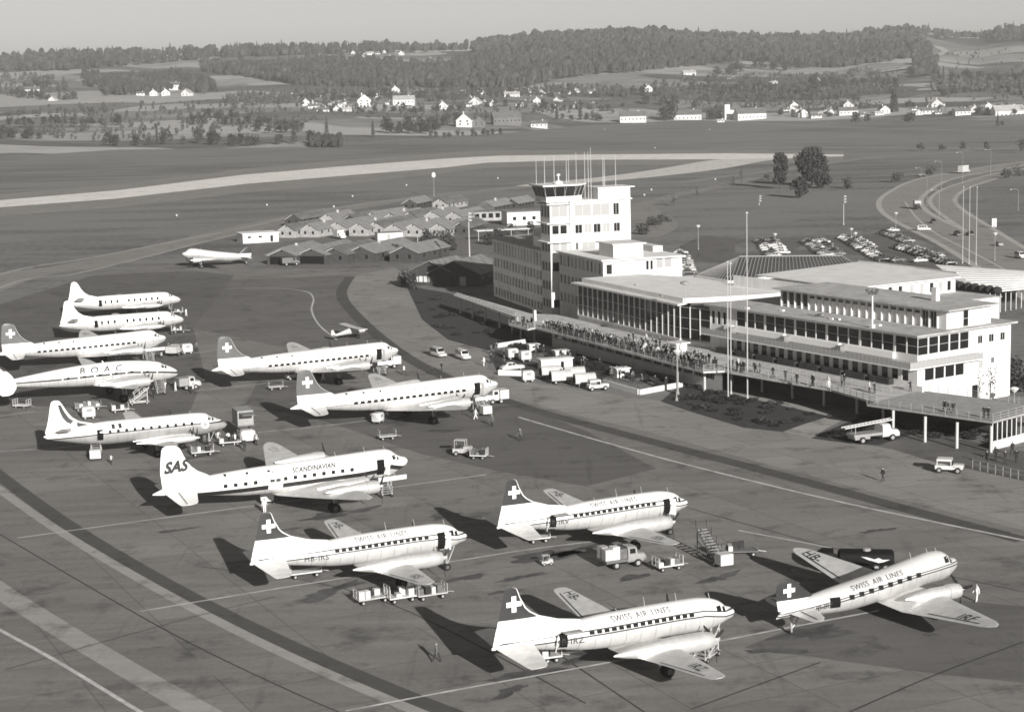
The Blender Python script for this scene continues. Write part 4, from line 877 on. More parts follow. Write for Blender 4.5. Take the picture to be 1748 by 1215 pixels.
# ---- restaurant wing
BOXW=mat('planter_white',.85,.7)
T=thing('restaurant_building','long white restaurant wing with a glazed upper floor, gravel roof and white end wall','building',RF.w(0,0),RF.a)
E0,E1=(48.4,.9),(46.8,21.2)
mb=MB(); ops=[]
xs=[.6,2.1,3.6]
for x in xs: ops.append((x,x+.85,8.0,10.2))
bays=[]; x=7.2; k=0
while x<46.5:
    w_=2.2; ops.append((x,x+w_,8.3,10.75)); bays.append(len(ops)-1); k+=1; x+=w_+(.16 if k%3 else .42)
nlow=20
for i in range(nlow): a=5.+i*2.12; ops.append((a,a+1.35,4.3 if i not in(5,12) else 3.75,6.3))
qs=wall_open(mb,(0,.9),E0,0,11.0,ops,.08)
el=lambda c:(c-838)/665*20.3
eops=[(el(842),el(911),8.2,10.7),(el(917),el(983),8.2,10.7),(el(989),el(1057),8.2,10.7),(el(1063),el(1128),8.2,10.7),(el(1134),el(1198),8.2,10.7),(el(890),el(955),4.4,6.3),(el(961),el(1027),4.4,6.3),(el(1033),el(1098),4.4,6.3),(el(1104),el(1166),4.4,6.3),(el(1263),el(1298),8.6,9.8),(el(1343),el(1380),8.6,9.8),(el(1427),el(1462),8.6,9.8),(el(1272),el(1304),4.9,6.2),(el(1362),el(1385),5.4,6.3),(el(1225),el(1270),.2,2.6)]
qe=wall_open(mb,E0,E1,0,11.0,eops,.06)
mb.quad((*E1,0),(*E1,11),(0,21.2,11),(0,21.2,0)); mb.quad((0,21.2,0),(0,21.2,11),(0,.9,11),(0,.9,0))
mb.build('wall',WALL,T)
for i,q in enumerate(qs[:3+len(bays)]): pane(T,q,GLASS,(0,0 if i<3 else 1),fw=.045)
for q in qs[3+len(bays):]: pane(T,q,GLASS,(0,0))
for i,q in enumerate(qe): pane(T,q,GLASS if i not in(12,) else BLIND,(0 if i<9 or i==14 else 1,1 if i<5 else 0),'window' if i<14 else 'door',bm=MULL,fw=.05)
# white flower boxes in front of the glazing, balcony and railing
for a,b in ((4.6,6.6),(7.0,19.5),(20.8,32.3),(33.6,44.)): mb=MB(); mb.b2(a,b,.35,.88,7.35,8.25); mb.build('planter_box',BOXW,T)
for a in (6.7,20.,32.9): mb=MB(); mb.b2(a-.2,a+.9,-.6,.34,6.75,8.1); mb.build('bay_box',mat('grey_box',.2,.8),T)
bal=[(.5,-1.3),(49.2,-1.3),(49.2+.2,-.2),(48.6,14),(48.2-.6,14),(48.38,.898),(.5,.898)]
solid(T,'balcony',bal,6.42,6.62,WALLG)
rail(T,[(.6,-1.2),(49.2,-1.2),(48.5,13.8)],6.62,1.,.9,'balcony_railing',True)
solid(T,'roof',[(-.3,0),(49.3,0),(47.6,21.8),(-.3,21.8)],11.0,11.25,ROOFG)
mb=MB(); mb.b2(-.3,49.34,-.06,-.002,10.95,11.22); mb.build('eave_board',mat('eave_board',.25,.6),T)
# penthouse
pq=solid(T,'penthouse_core',[(10.3,7.8),(47.1,7.8),(46.3,17.5),(10.3,17.5)],11.25,14.0,WALL)
for i in range(22):
    a=10.3+i*36.8/22
    if i<4 or i in(19,20): pane(pq,[(a+.15,7.76,11.6 if i<4 else 11.3),(a+1.5,7.76,11.6 if i<4 else 11.3),(a+1.5,7.76,13.7),(a+.15,7.76,13.7)],GLASS,(1 if i>4 else 0,0),'window' if i!=19 else 'door')
    elif i<19: pane(pq,[(a+.2,7.76,13.05),(a+1.5,7.76,13.05),(a+1.5,7.76,13.6),(a+.2,7.76,13.6)],GLASS,(0,0))
    mb=MB(); mb.b2(a-.08,a+.08,7.5,7.79,11.26,13.98); mb.build('pilaster',WALL,pq)
pane(pq,[(46.87,11.3,11.3),(46.74,12.9-.4,11.3),(46.74,12.9-.4,13.7),(46.87,11.3,13.7)],GLASS,(0,1),'door')
solid(T,'penthouse_roof',[(9.2,6.6),(48.5,6.8),(47.2,18.4),(9.2,18.4)],14.0,14.22,ROOFG)
mb=MB(); p=RF.px(1566,478,14.2); p=(39.,13.5); mb.b2(p[0]-.5,p[0]+.5,p[1]-.4,p[1]+.4,14.22,16.2); mb.build('chimney',WALLG,T)
p=RF.px(1489,560,11.2); mb=MB(); mb.tube((*p,11.25),(*p,16.4),.13,.09); mb.box((p[0],p[1],11.5),(.6,.6,.5)); mb.build('roof_pole',WALL,T)
mb=MB()
for i in range(5): a=i*1.26; mb.lathe([(0,.05),(.1,.28),(.35,.3),(.45,.1)],(p[0]+.75*math.cos(a),p[1]+.75*math.sin(a),16.2+.3*(i%2)),n=7)
mb.tube((*p,16.3),(p[0],p[1],17.),.1); mb.build('loudspeaker_cluster',mat('loudspeaker_grey',.09,.6),T)
for a,b in((1275,527),(1335,531),(1400,538),(1430,546),(1500,556),(1420,545)): 
    q=RF.px(a,b,11.25); mb=MB(); mb.b2(q[0]-.4,q[0]+.4,q[1]-.25,q[1]+.25,11.25,11.5); mb.build('roof_vent',WALL,T)
# ---- rear building with white windowed side, kitchen block, slatted canopy
BF=Frame(W(1631,472,13.6)[:2],32.); T=thing('rear_building','white flat-roofed building with seven windows rising behind the restaurant penthouse','building',(*BF.O,0),BF.a)
Lb=24.; mb=MB(); ops=[(Lb-o,Lb-o+1.,11.3,13.) for o in (15.5,13.2,10.6,8.3,6.,3.9,1.9)]
qs=wall_open(mb,(-Lb,0),(0,0),8,13.4,ops,.2); mb.quad((0,0,8),(0,12,8),(0,12,13.4),(0,0,13.4)); mb.quad((-Lb,0,8),(-Lb,0,13.4),(-Lb,30,13.4),(-Lb,30,8)); mb.build('wall',WALL,T)
for i,q in enumerate(qs): pane(T,q,BLIND if i in(2,3,5) else GLASS,(0,0))
bl=lambda a,b:BF.px(a,b,13.6)
solid(T,'roof',[(-Lb,-.7),(.5,-.7),bl(1634,467),bl(1560,457),bl(1466,446.5),(-Lb+2,26)],13.4,13.6,ROOFW)
mb=MB(); q0=bl(1634,467);q1=bl(1560,457);q2=bl(1466,446.5)
for a,b in((q0,q1),(q1,q2)): c=((a[0]+b[0])/2,(a[1]+b[1])/2); mb.box((c[0],c[1],13.72),(math.dist(a,b),.25,.22),math.atan2(b[1]-a[1],b[0]-a[0]))
mb.build('roof_edge',WALLG,T)
T=thing('kitchen_block','low white block with a planted roof terrace behind the restaurant wing','building',RF.w(22.7,44),RF.a)
solid(T,'wall',[(-20,-22),(0,-22),(0,0),(-20,0)],3,10.8,WALL)
solid(T,'roof',[(-20,-22.3),(.3,-22.3),(.3,.3),(-20,.3)],10.8,10.98,ROOFG)
for i in range(6):
    mb=MB(); q=RF.l(W(1640+i*12.4,491+i*1.7,11.2)); mb.lathe([(0,.6),(.4,.85),(.9,.8),(1.25,.3)],(q[0]-22.7,q[1]-44,11.0),n=9); mb.build('bush',HEDGE,T)
cz=4.4; cp_=[np.array(W(a,b,cz)) for a,b in((1598,453),(1633,478),(1690,499),(1800,486),(1800,470),(1748,462))]
T=thing('slatted_canopy','pale ribbed canopy roof on thin columns behind the terminal','canopy',(cp_[0][0],cp_[0][1],0),0)
mb=MB(); mb.prism([p-cp_[0] for p in cp_],cz-.15,cz); mb.build('roof',ROOFW,T)
a,b,c,d=cp_[1],cp_[2],cp_[3],cp_[0]
e=np.array(W(1748,463,cz)); f_=np.array(W(1748,497,cz))
for i in range(12):
    t=i/11; p=np.array(W(1598+t*92,453+t*46,cz))-cp_[0]; q=np.array(W(1800,468+t*20,cz))-cp_[0]
    mb=MB(); mb.tube((p[0],p[1],cz+.02),(q[0],q[1],cz+.02),.16,.16,6); mb.build('roof_rib',WALL,T)
for i in range(9):
    q=np.array(W(1690+i*9,499-i*1.6,cz))-cp_[0]; mb=MB(); mb.tube((q[0],q[1],0),(q[0],q[1],cz-.15),.09,.09,6); mb.build('column',MULL,T)
# ---- spectator terrace
T=thing('spectator_terrace','raised concrete spectator terrace and walkway on pillars along the terminal front','terrace',HF.w(0,0),0); TO=np.array([*HF.w(0,0)])
dz=3.7
outer=[(774.6,504),(880,541),(869,553.7),(900.6,561.6),(913.7,559),(960,571),(1100,608),(1200.7,634),(1237,632.5),(1248,635),(1420,665),(1495.6,686.7)]
inner=[HF.w(40.6,.9),HF.w(0,.9),HF.w(-8,.5),W(905,535,dz),W(779,499,dz)]
L2=lambda P:(P[0]-TO[0],P[1]-TO[1])
deck=[L2(W(a,b,dz)) for a,b in outer]+[L2(RF.w(51.,-.9)),L2(RF.w(48.3,.88)),L2(RF.w(.3,.88))]+[L2(p) for p in inner]
o=solid(T,'deck',deck,3.42,dz,DECK)
plat=[W(1480,690,dz),W(1694.6,719.5,dz),W(1748,705.6,dz),RF.w(76,6),RF.w(66.7,2.8),RF.w(51.4,-.4),RF.w(51.2,-3)]
solid(T,'platform',[L2(p) for p in plat],3.44,dz+.02,mat('platform_gravel',.3,.9,0,.2,1.2,5))
e=[(q[0],q[1]) for q in (L2(W(a,b,dz)) for a,b in outer)]
rail(T,e[2:10],dz,1.0,2.2); rail(T,e[9:],dz,1.0,1.6); rail(T,e[:2],dz,.9,2.2)
rail(T,[L2(W(1480,690,dz)),L2(W(1694.6,719.5,dz)),L2(W(1760,702,dz))],dz,1.,1.7)
rail(T,[L2(RF.w(12,-5.2)),L2(RF.w(49.5,-5.2))],dz,.95,1.6); rail(T,[L2(RF.w(52,-.3)),L2(RF.w(68,2.4))],dz,1.,1.7)
for i in range(8):
    a=RF.w(6+i*5.2,-.4); mb=MB(); mb.box((a[0]-TO[0],a[1]-TO[1],dz+.45),(4.2,1.0,.85),RF.a); mb.build('planted_trough',HEDGE,T)
mb=MB(); a=RF.w(50.2,-1.4); mb.box((a[0]-TO[0],a[1]-TO[1],dz+.4),(3.6,.3,.75),RF.a); mb.build('white_parapet',WALL,T)
for a,b in ((889.4,582),(912.4,582),(1156.5,672),(1203,668),(1250,658),(1301,669),(1352.6,680),(1406.6,692.7),(1462.7,705.6),(1507.5,722),(1524.4,743),(1579,754.4),(1633.3,765),(1691.6,772)):
    p=L2(W(a,b)); mb=MB(); mb.tube((*p,0),(*p,3.42),.2,.2,8); mb.build('pillar',CONW,T)
for a,b in((785,505.5),(806,513),(828,520.5),(852,529),(874,537)):
    p=L2(W(a,b,dz)); mb=MB(); mb.tube((*p,0),(*p,3.42),.2,.2,8); mb.build('pillar',CONW,T)
# ground floor wall under the terrace
mb=MB(); A=HF.w(7,-7.5); B_=HF.w(66,-6.6); A=L2(A);B_=L2(B_); L=math.dist(A,B_)
ops=[(1+i*3.3,3.8+i*3.3,1.7,3.1) for i in range(int(L/3.3))]
qs=wall_open(mb,A,B_,0,3.42,ops,.3); mb.build('ground_floor_wall',WALLG,T)
for q in qs: pane(T,q,GLASS,(2,0))
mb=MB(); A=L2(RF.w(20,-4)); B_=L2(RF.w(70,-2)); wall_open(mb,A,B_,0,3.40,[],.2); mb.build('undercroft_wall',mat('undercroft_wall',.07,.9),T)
# glazed screen under the platform
p0=np.array(L2(W(1694,752)));p1=np.array(L2(W(1790,722)))
p0=np.array(L2(W(1694.6,719.5,dz))); p1=np.array(L2(W(1790,695,dz)))
d=(p1-p0); 
mb=MB(); c=(p0+p1)/2; mb.box((c[0],c[1],.55),(np.linalg.norm(d),.25,1.1),math.atan2(d[1],d[0])); mb.build('screen_wall',WALL,T)
for i in range(13): p=p0+d*i/12; mb=MB(); mb.box((p[0],p[1],2.26),(.1,.1,2.3),0); mb.build('screen_mullion',MULL,T)
# ---- white lamp boards, kiosk
for (a,b,w_,h_) in ((913,575,.6,2.2),):
    p=W(a,559,dz); t=thing('sign_pillar','tall white sign pillar on the terrace corner near the tower','sign',(p[0],p[1],dz),R(-66)); mb=MB(); mb.b2(-.35,.35,-.2,.2,1.2,3.2); mb.build('panel',WALL,t); mb=MB(); mb.tube((0,0,0),(0,0,1.2),.08); mb.build('post',STEEL,t)
p=W(1158,612,dz); t=thing('kiosk','small white kiosk standing in the crowd on the spectator terrace','kiosk',(p[0],p[1],dz),R(-60)); mb=MB(); mb.b2(-1,1,-1,1,0,2.5); mb.build('walls',WALL,t); mb=MB(); mb.b2(-1.4,1.4,-1.4,1.4,2.5,2.7); mb.build('roof',WALL,t)
mb=MB(); mb.b2(-.7,.7,-1.02,-1.001,1.,1.9); mb.build('hatch',DOORM,t)
# ------------------------------------------------------------------ PEOPLE
SKIN=mat('skin',.36,.6); HAIR=mat('dark_hair',.02,.7)
CLOTH={'dark':mat('dark_cloth',.022,.9),'grey':mat('grey_cloth',.11,.9),'light':mat('light_cloth',.5,.9),'white':mat('white_overall',.72,.9),'trouser':mat('dark_trousers',.03,.9),'shoe':mat('black_shoes',.015,.5)}
def human(pose):
    s=random.Random(pose); ph=s.uniform(-.12,.12)
    st=.10+.22*(pose%3==1)   # stride
    J={'pel':(0,0,.95),'sp':(0,0,1.15),'ch':(0,.01,1.38),'nk':(0,.01,1.52),'hd':(.03,0,1.64),'tp':(.01,0,1.74)}
    sw=s.uniform(.0,.2)
    for sd,k in((1,'l'),(-1,'r')):
        J['hip'+k]=(0,.10*sd,.90); J['kn'+k]=(sd*st*.55,.11*sd,.50); J['an'+k]=(sd*st-.03*(sd<0),.11*sd,.09); J['to'+k]=(sd*st+.17,.13*sd,.04)
        J['shd'+k]=(0,.19*sd,1.42)
        if pose==3: J['el'+k]=(.10,.27*sd,1.20); J['wr'+k]=(.32,.16*sd,1.22); J['ha'+k]=(.42,.12*sd,1.25)
        else: J['el'+k]=(-.03-sd*sw*.3,.25*sd,1.14); J['wr'+k]=(.06-sd*sw,.27*sd,.90); J['ha'+k]=(.10-sd*sw,.27*sd,.78)
    E=[('pel','sp'),('sp','ch'),('ch','nk'),('nk','hd'),('hd','tp')]
    for k in 'lr': E+=[('pel','hip'+k),('hip'+k,'kn'+k),('kn'+k,'an'+k),('an'+k,'to'+k),('ch','shd'+k),('shd'+k,'el'+k),('el'+k,'wr'+k),('wr'+k,'ha'+k)]
    RD={'pel':(.16,.13),'sp':(.16,.12),'ch':(.18,.13),'nk':(.065,.065),'hd':(.105,.09),'tp':(.07,.06),'hip':(.11,.11),'kn':(.075,.075),'an':(.055,.055),'to':(.05,.04),'shd':(.075,.075),'el':(.055,.055),'wr':(.042,.042),'ha':(.045,.03)}
    names=list(J); me=bpy.data.meshes.new('h'); me.from_pydata([J[n_] for n_ in names],[(names.index(a),names.index(b)) for a,b in E],[])
    o=bpy.data.objects.new('h',me); COL.objects.link(o); md=o.modifiers.new('s','SKIN'); 
    for i,n_ in enumerate(names):
        k=n_ if n_ in RD else n_[:-1]; me.skin_vertices[0].data[i].radius=RD[k]; me.skin_vertices[0].data[i].use_root=(i==0)
    md.use_smooth_shade=True; sb=o.modifiers.new('b','SUBSURF'); sb.levels=1; sb.render_levels=1
    dg=bpy.context.evaluated_depsgraph_get(); r=bpy.data.meshes.new_from_object(o.evaluated_get(dg)); bpy.data.objects.remove(o); return r
HM=[human(i) for i in range(4)]
PM={}
def person_mesh(pose,outfit):
    if (pose,outfit) in PM: return PM[pose,outfit]
    me=HM[pose].copy(); me.name='person'; me.materials.clear()
    coat=CLOTH[outfit]; leg=CLOTH['trouser'] if outfit!='white' else coat
    for m in (coat,leg,SKIN,HAIR,CLOTH['shoe']): me.materials.append(m)
    cl=.55 if pose==2 else .82
    for p in me.polygons:
        c=p.center; z=c[2]; 
        if z>1.69 or (z>1.60 and c[0]<-.01): k=3
        elif z>1.50: k=2
        elif abs(c[1])>.2 and z<.88: k=2
        elif pose==3 and c[0]>.33: k=2
        elif z>cl: k=0
        elif z>.09: k=1
        else: k=4
        p.material_index=k; p.use_smooth=True
    PM[pose,outfit]=me; return me
def person(P,rz,outfit,label,group=None,pose=None,s=1.):
    pose=random.randrange(4) if pose is None else pose
    o=bpy.data.objects.new('person',person_mesh(pose,outfit)); COL.objects.link(o); o.location=tuple(map(float,P)); o.rotation_euler=(0,0,rz); o.scale=(s,)*3
    return tag(o,label,'person',group)
person(W(1667,1027),R(200),'white','person in a white overall standing before the propeller of the silver tail wheel airliner',pose=0)
person(W(1507,822),R(205),'dark','person in a dark suit walking alone on the pale concrete near the jeep',pose=1)
person(W(746,1129),R(160),'grey','person in grey walking towards the tail of the front airliner',pose=1)
person(W(840,727),R(240),'grey','person standing below the stair truck in the middle of the apron',pose=2)
person(W(888,752),R(230),'grey','person in grey walking out towards the terminal, right of the stair truck',pose=1)
person(W(754,634),R(200),'dark','person in dark clothes standing between the small vans and the airliner noses',pose=0)
person(W(738,640),R(100),'dark','person crouched low beside the one standing near the two vans',pose=3,s=.75)
person(W(826,625),R(210),'white','person in white standing by the left end of the garden wall',pose=0)
person(W(452,876),R(90),'white','person in white standing below the white box cart under the SAS airliner',pose=0)
person(W(300,668),R(180),'white','person in white at the nose of the triple finned airliner',pose=2)
person(W(216,675),R(180),'white','person in white under the wing of the triple finned airliner',pose=0)
person(W(390,758),R(120),'white','person in white beside the lift truck at the turboprop nose, left one of two',pose=0)
person(W(402,760),R(160),'white','person in white beside the lift truck at the turboprop nose, right one of two',pose=2)
person(W(552,652),R(160),'white','small white-clad person between the two middle airliners',pose=1)
person(W(190,793),R(60),'light','person bending near the foot of the rear stairs at the turboprop',pose=3,s=.8)
dzp=3.72
for (a,b,of,lb) in ((1612,703,'dark','left person of the dark trio talking on the gravel platform'),(1619,705,'grey','middle person of the trio talking on the gravel platform'),(1627,706,'dark','right person of the trio on the gravel platform, in a long dark coat'),(1680,714,'dark','left person of the pair sitting by the platform corner railing'),(1687,715,'dark','right person of the pair by the platform corner railing'),(1484,670,'light','person in a light coat at the walkway end near the white parapet'),(1493,671,'dark','person in a dark coat beside the light coat at the walkway end'),(1554,668,'dark','person in dark clothes leaning by the building corner on the platform'),(1437,659,'grey','person seated on the walkway before the last pillar'),(1441,657,'dark','person seated at the outer rail of the walkway')):
    person(W(a,b,dzp),R(random.uniform(0,360)),of,lb,s=.97)
# crowd on the terrace
CL={'dark':('person in dark clothes in the crowd along the terrace railing','dark-clad onlookers on the terrace'),'grey':('person in grey clothes in the crowd along the terrace railing','grey-clad onlookers on the terrace'),'light':('person in light clothes in the crowd along the terrace railing','light-clad onlookers on the terrace')}
occ=[]
def crowd(nm,x0,x1,y0,y1):
    k=0
    for _ in range(nm*6):
        if k>=nm: break
        x=random.uniform(x0,x1); y=y0+abs(random.gauss(0,.45))*(y1-y0); 
        if y>y1 or any((x-a)**2+(y-b)**2<.28 for a,b in occ): continue
        occ.append((x,y)); k+=1; of=random.choices(('dark','grey','light'),(70,20,10))[0]
        person(HF.w(x,y,dzp),HF.a-math.pi/2+random.gauss(0,.7),of,CL[of][0],CL[of][1],pose=random.choice((0,0,2,2,1,3)),s=random.uniform(.93,1.05))
crowd(84,8,34,-9.9,-6.8); crowd(104,34,65,-9.7,-5.2); crowd(12,66,72,-6.0,-3); crowd(9,0,7,-12,-10)
crowd(16,30,62,-6.5,-2.5)
crowd(7,72,92,-4.5,0)
# ------------------------------------------------------------------ VEHICLES AND EQUIPMENT
VW_=mat('vehicle_white',.56,.35,0,.05,2); VG=mat('vehicle_grey',.30,.35,.1,.1,2); TANKM=mat('tanker_black',.008,.65,spec=.1); VD=mat('vehicle_dark',.035,.25,.1); VM=mat('vehicle_mid',.14,.3,.1); CRATE=mat('luggage_brown',.12,.7,0,.4,2); CANV=mat('canvas_cover',.45,.8,0,.12,1.5); YEL=mat('equipment_paint',.40,.5,0,.15,1.5)
def wheel(par,x,y,r=.33,w=.22,name='wheel'):
    mb=MB(); mb.lathe([(-w/2,r*.5),(-w/2,r*.9),(-w*.3,r),(w*.3,r),(w/2,r*.9),(w/2,r*.5)],(x,y,r),'Y',14); o=mb.build(name,RUBBER,par)
    mb=MB(); mb.lathe([(-w/2-.015,.02),(-w/2-.01,r*.52),(w/2+.01,r*.52),(w/2+.015,.02)],(x,y,r),'Y',10); mb.build('hub_cap',STEEL,o)
def hull(sec,name,m,par,pw=3.,n=16,mats=None):
    "rounded body: sections (x, zbottom, ztop, halfwidth)"
    mb=MB(); rg=[]
    for x,zb,zt,w in sec:
        r_=[]
        for i in range(n):
            a=2*math.pi*(i+.5)/n; c,s_=math.cos(a),math.sin(a); r_.append((x,w*math.copysign(abs(c)**(2/pw),c),(zb+zt)/2+(zt-zb)/2*math.copysign(abs(s_)**(2/pw),s_)))
        rg.append(r_)
    mb.loft(rg); return mb.build(name,m,par,smooth=True)
def car(label,P,rz,m,group=None,kind='saloon',cat='car',nm='parked_car'):
    t=thing(nm,label,cat,P,rz,group)
    hull([(2.1,.32,.72,.62),(1.95,.25,.84,.76),(1.1,.22,.92,.80),(.2,.22,.94,.82),(-1.1,.22,.94,.82),(-1.8,.25,.88,.76),(-2.05,.32,.72,.60)],'body',m,t,4)
    top=[(.75,.85,.95,.66),(.35,.85,1.36,.62),(-.2,.85,1.47,.62),(-.8,.85,1.43,.60),(-1.3,.85,1.15,.58),(-1.6,.85,.92,.55)]
    if kind=='van': top=[(1.2,.8,.95,.70),(.9,.8,1.75,.72),(-1.7,.8,1.82,.74),(-1.95,.8,1.6,.70)]
    cab=hull(top,'cabin',m,t,3.2)
    for s_ in(1,-1):
        mb=MB(); y=s_*(.655 if kind!='van' else .755)
        for a,b in(((.38,-.18),(-.26,-.95)) if kind!='van' else ((.75,.2),(.1,-.7),(-.8,-1.5))): mb=MB(); z0,z1=(1.0,1.3) if kind!='van' else (1.15,1.6); mb.add([(a,y,z0),(b,y,z0),(b,y*.97,z1),(a-.06,y*.97,z1)],[(0,1,2,3)]); mb.build('side_window',GLASS,t,fix=False)
    mb=MB(); mb.add([(.72,-.5,.98),(.72,.5,.98),(.42,.46,1.32),(.42,-.46,1.32)] if kind!='van' else [(1.2,-.6,1.1),(1.2,.6,1.1),(1.0,.6,1.65),(1.0,-.6,1.65)],[(0,1,2,3)]); mb.build('windscreen',GLASS,t,fix=False)
    mb=MB(); mb.add([(-1.42,-.45,1.08),(-1.42,.45,1.08),(-1.1,.42,1.33),(-1.1,-.42,1.33)] if kind!='van' else [(-2.0,-.5,1.2),(-2.0,.5,1.2),(-1.96,.5,1.6),(-1.96,-.5,1.6)],[(0,1,2,3)]); mb.build('rear_window',GLASS,t,fix=False)
    for x in(1.3,-1.25):
        for y in(.68,-.68): wheel(t,x,y,.31,.18)
    for x in(2.14,-2.1): mb=MB(); mb.box((x,0,.42),(.08,1.3,.12)); mb.build('bumper',STEEL,t)
    for y in(.5,-.5): mb=MB(); mb.lathe([(0,.02),(.02,.10),(.05,.09)],(2.02,y,.68),'X',8); mb.build('headlight',STEEL,t)
    return t
CARM=[mat('car_white',.5,.35,0,.05,2),VG,VD,VM]; CN=['white','light grey','dark','mid grey']
protos=[car('x',(0,0,-50),0,m,'x') for m in CARM]
used=[0]*4
def place_car(px,py,rz,k,label,group,P=None):
    P=W(px,py) if P is None else P
    if used[k]==0: o=protos[k]; o.location=tuple(map(float,P)); o.rotation_euler=(0,0,rz); o['label']=label; o['group']=group; used[k]=1; return o
    used[k]+=1; return dup(protos[k],P,rz,label,group)
def car_row(x0,y0,x1,y1,nc,wt,where,two=False):
    a=W(x0,y0);b=W(x1,y1); d=math.atan2(b[1]-a[1],b[0]-a[0])
    for i in range(nc):
        k=random.choices(range(4),wt)[0]; P=a+(b-a)*(i/(max(nc-1,1)))+np.array([random.uniform(-.3,.3)]*2+[0])
        place_car(0,0,d+math.pi/2+(math.pi if random.random()<.3 else 0)+random.gauss(0,.04),k,f'{CN[k]} car parked in the row {where}',f'{CN[k]} cars in the row {where}',P)
car_row(1300,413,1322,440,9,(3,3,2,2),'left of the lawn, behind the rooflight'); car_row(1318,413,1336,434,6,(4,3,1,1),'beside the lawn, behind the rooflight')
car_row(1380,414,1412,438,9,(1,2,4,2),'of mostly dark cars behind the rooflight'); car_row(1400,412,1430,436,7,(1,2,3,3),'of mixed cars behind the rooflight')
car_row(1442,408,1508,446,15,(3,3,3,2),'in the middle of the car park'); car_row(1460,408,1486,424,6,(3,2,3,2),'at the upper middle of the car park')
car_row(1512,399,1550,414,7,(2,2,4,2),'by the car park entrance'); car_row(1536,424,1622,452,17,(2,3,5,3),'at the right edge of the car park'); car_row(1560,426,1600,440,7,(3,3,2,2),'second from the right edge of the car park')
car_row(1163,434,1176,468,10,(5,3,1,2),'behind the white office block')
for px_,py_,k,lb in((1532,447,3,'mid grey car parked alone just behind the rooflight'),(1570,448,0,'white car parked alone at the end of the rooflight roof'),(1524,396,0,'pale car turning into the car park entrance')): place_car(px_,py_,R(20),k,lb,None)
for px_,py_,k,lb,rz in((1593,381,2,'dark car driving on the approach road below the lorry',-95),(1634,402,2,'first dark car passing the three flagpoles',-88),(1656,402,2,'second dark car passing the three flagpoles',92),(1705,420,1,'grey car driving right of the tall flagpoles',92),):
    o=place_car(px_,py_,R(rz),k,lb,None)
for o in list(COL.objects):
    if o.type=='EMPTY' and o.get('group')=='x': o.location=(0,0,-50)
def clean(o):
    for c in list(kids(o)): clean(c)
    bpy.data.objects.remove(o)
for k in range(4):
    if used[k]==0: clean(protos[k])
for o in COL.objects:
    if 'group' in o.keys() and not o['group']: del o['group']
car('white delivery van stopped at the car park junction',W(1577,394),R(-10),VW_,None,'van','van','delivery_van'); car('white van at the right edge driving off along the lower road',W(1741,441),R(-80),VW_,None,'van','van','delivery_van')
car('white van standing on the pale concrete near the airliner noses',W(790,613),R(-65),VW_,None,'van','van','delivery_van'); car('small pale van left of the bigger white van on the apron',W(748,609),R(-60),CANV,None,'van','van','delivery_van')
car('white rounded small car parked beside the low garden wall',W(874,632),R(25),VW_,None)
def truck(label,P,rz,m=VW_,box=VW_,L=6.,h=2.7,cat='truck',nm='delivery_truck'):
    t=thing(nm,label,cat,P,rz)
    hull([(L/2,.5,1.1,.85),(L/2-.2,.45,1.35,.95),(L/2-1.,.45,1.4,1.),(L/2-1.1,.45,2.1,.98),(L/2-2.1,.45,2.15,.98)],'cab',m,t,5)
    mb=MB(); mb.b2(-L/2,L/2-2.2,-1.1,1.1,.75,h); mb.build('cargo_box',box,t); mb=MB(); mb.b2(-L/2,L/2-.4,-.5,.5,.5,.72); mb.build('chassis',VD,t)
    mb=MB(); mb.add([(L/2-1.08,-.8,1.45),(L/2-1.08,.8,1.45),(L/2-1.13,.75,2.),(L/2-1.13,-.75,2.)],[(0,1,2,3)]); mb.build('windscreen',GLASS,t,fix=False)
    for s_ in(1,-1): mb=MB(); mb.add([(L/2-1.25,s_*1.0,1.45),(L/2-1.9,s_*1.0,1.45),(L/2-1.9,s_*.98,1.95),(L/2-1.3,s_*.98,1.95)],[(0,1,2,3)]); mb.build('side_window',GLASS,t,fix=False)
    for x in(L/2-1.,-L/2+1.2):
        for y in(.9,-.9): wheel(t,x,y,.42,.26)
    return t
truck('lorry with a pale tarpaulin body on the curve of the approach road',W(1566,357),R(-95),VD,CANV,7.,3.); truck('large pale lorry far off on the approach road at the upper right',W(1646,296),R(50),CANV,CANV,9.,3.8)
truck('white box truck parked among the huts',W(580,408),R(-60),VW_,VW_,6,2.9); truck('dark truck parked before the gabled sheds',W(496,453),R(20),VM,VM,5,2.2)
truck('white box truck at the nose of the middle airliner',W(846,688),R(200),VW_,VW_,3.6,2.1); truck('white box truck behind the nose of the far airliner',W(665,628),R(200),VW_,VW_,3.6,2.1)
truck('pale service truck before the nose of the triple finned airliner',W(322,664),R(30),CANV,VG,3.8,2.0); truck('pale service truck before the nose of the left row airliner',W(300,607),R(75),VG,CANV,3.8,1.9)
def jeep(label,P,rz,m=VW_):
    t=thing('jeep',label,'jeep',P,rz); mb=MB()
    mb.b2(-1.6,.5,-.78,.78,.5,.95); mb.b2(.5,1.7,-.6,.6,.5,1.05); mb.b2(.7,1.6,-.82,-.6,.85,.95); mb.b2(.7,1.6,.6,.82,.85,.95); mb.build('body',m,t)
    mb=MB(); mb.b2(-1.4,.35,-.76,.76,1.5,1.75); 
    for x in(-1.35,.3):
        for y in(-.72,.72): mb.b2(x-.05,x+.05,y-.04,y+.04,.95,1.5)
    mb.build('hard_top',m,t)
    mb=MB(); mb.b2(.36,.40,-.7,.7,.98,1.5); mb.build('windscreen',GLASS,t)
    for x in(1.1,-1.1):
        for y in(.7,-.7): wheel(t,x,y,.38,.22)
    for y in(.4,-.4): mb=MB(); mb.lathe([(0,.1),(.04,.1)],(1.7,y,.85),'X',8); mb.build('headlight',STEEL,t)
    mb=MB(); mb.b2(1.72,1.8,-.8,.8,.45,.6); mb.build('bumper',VD,t); return t
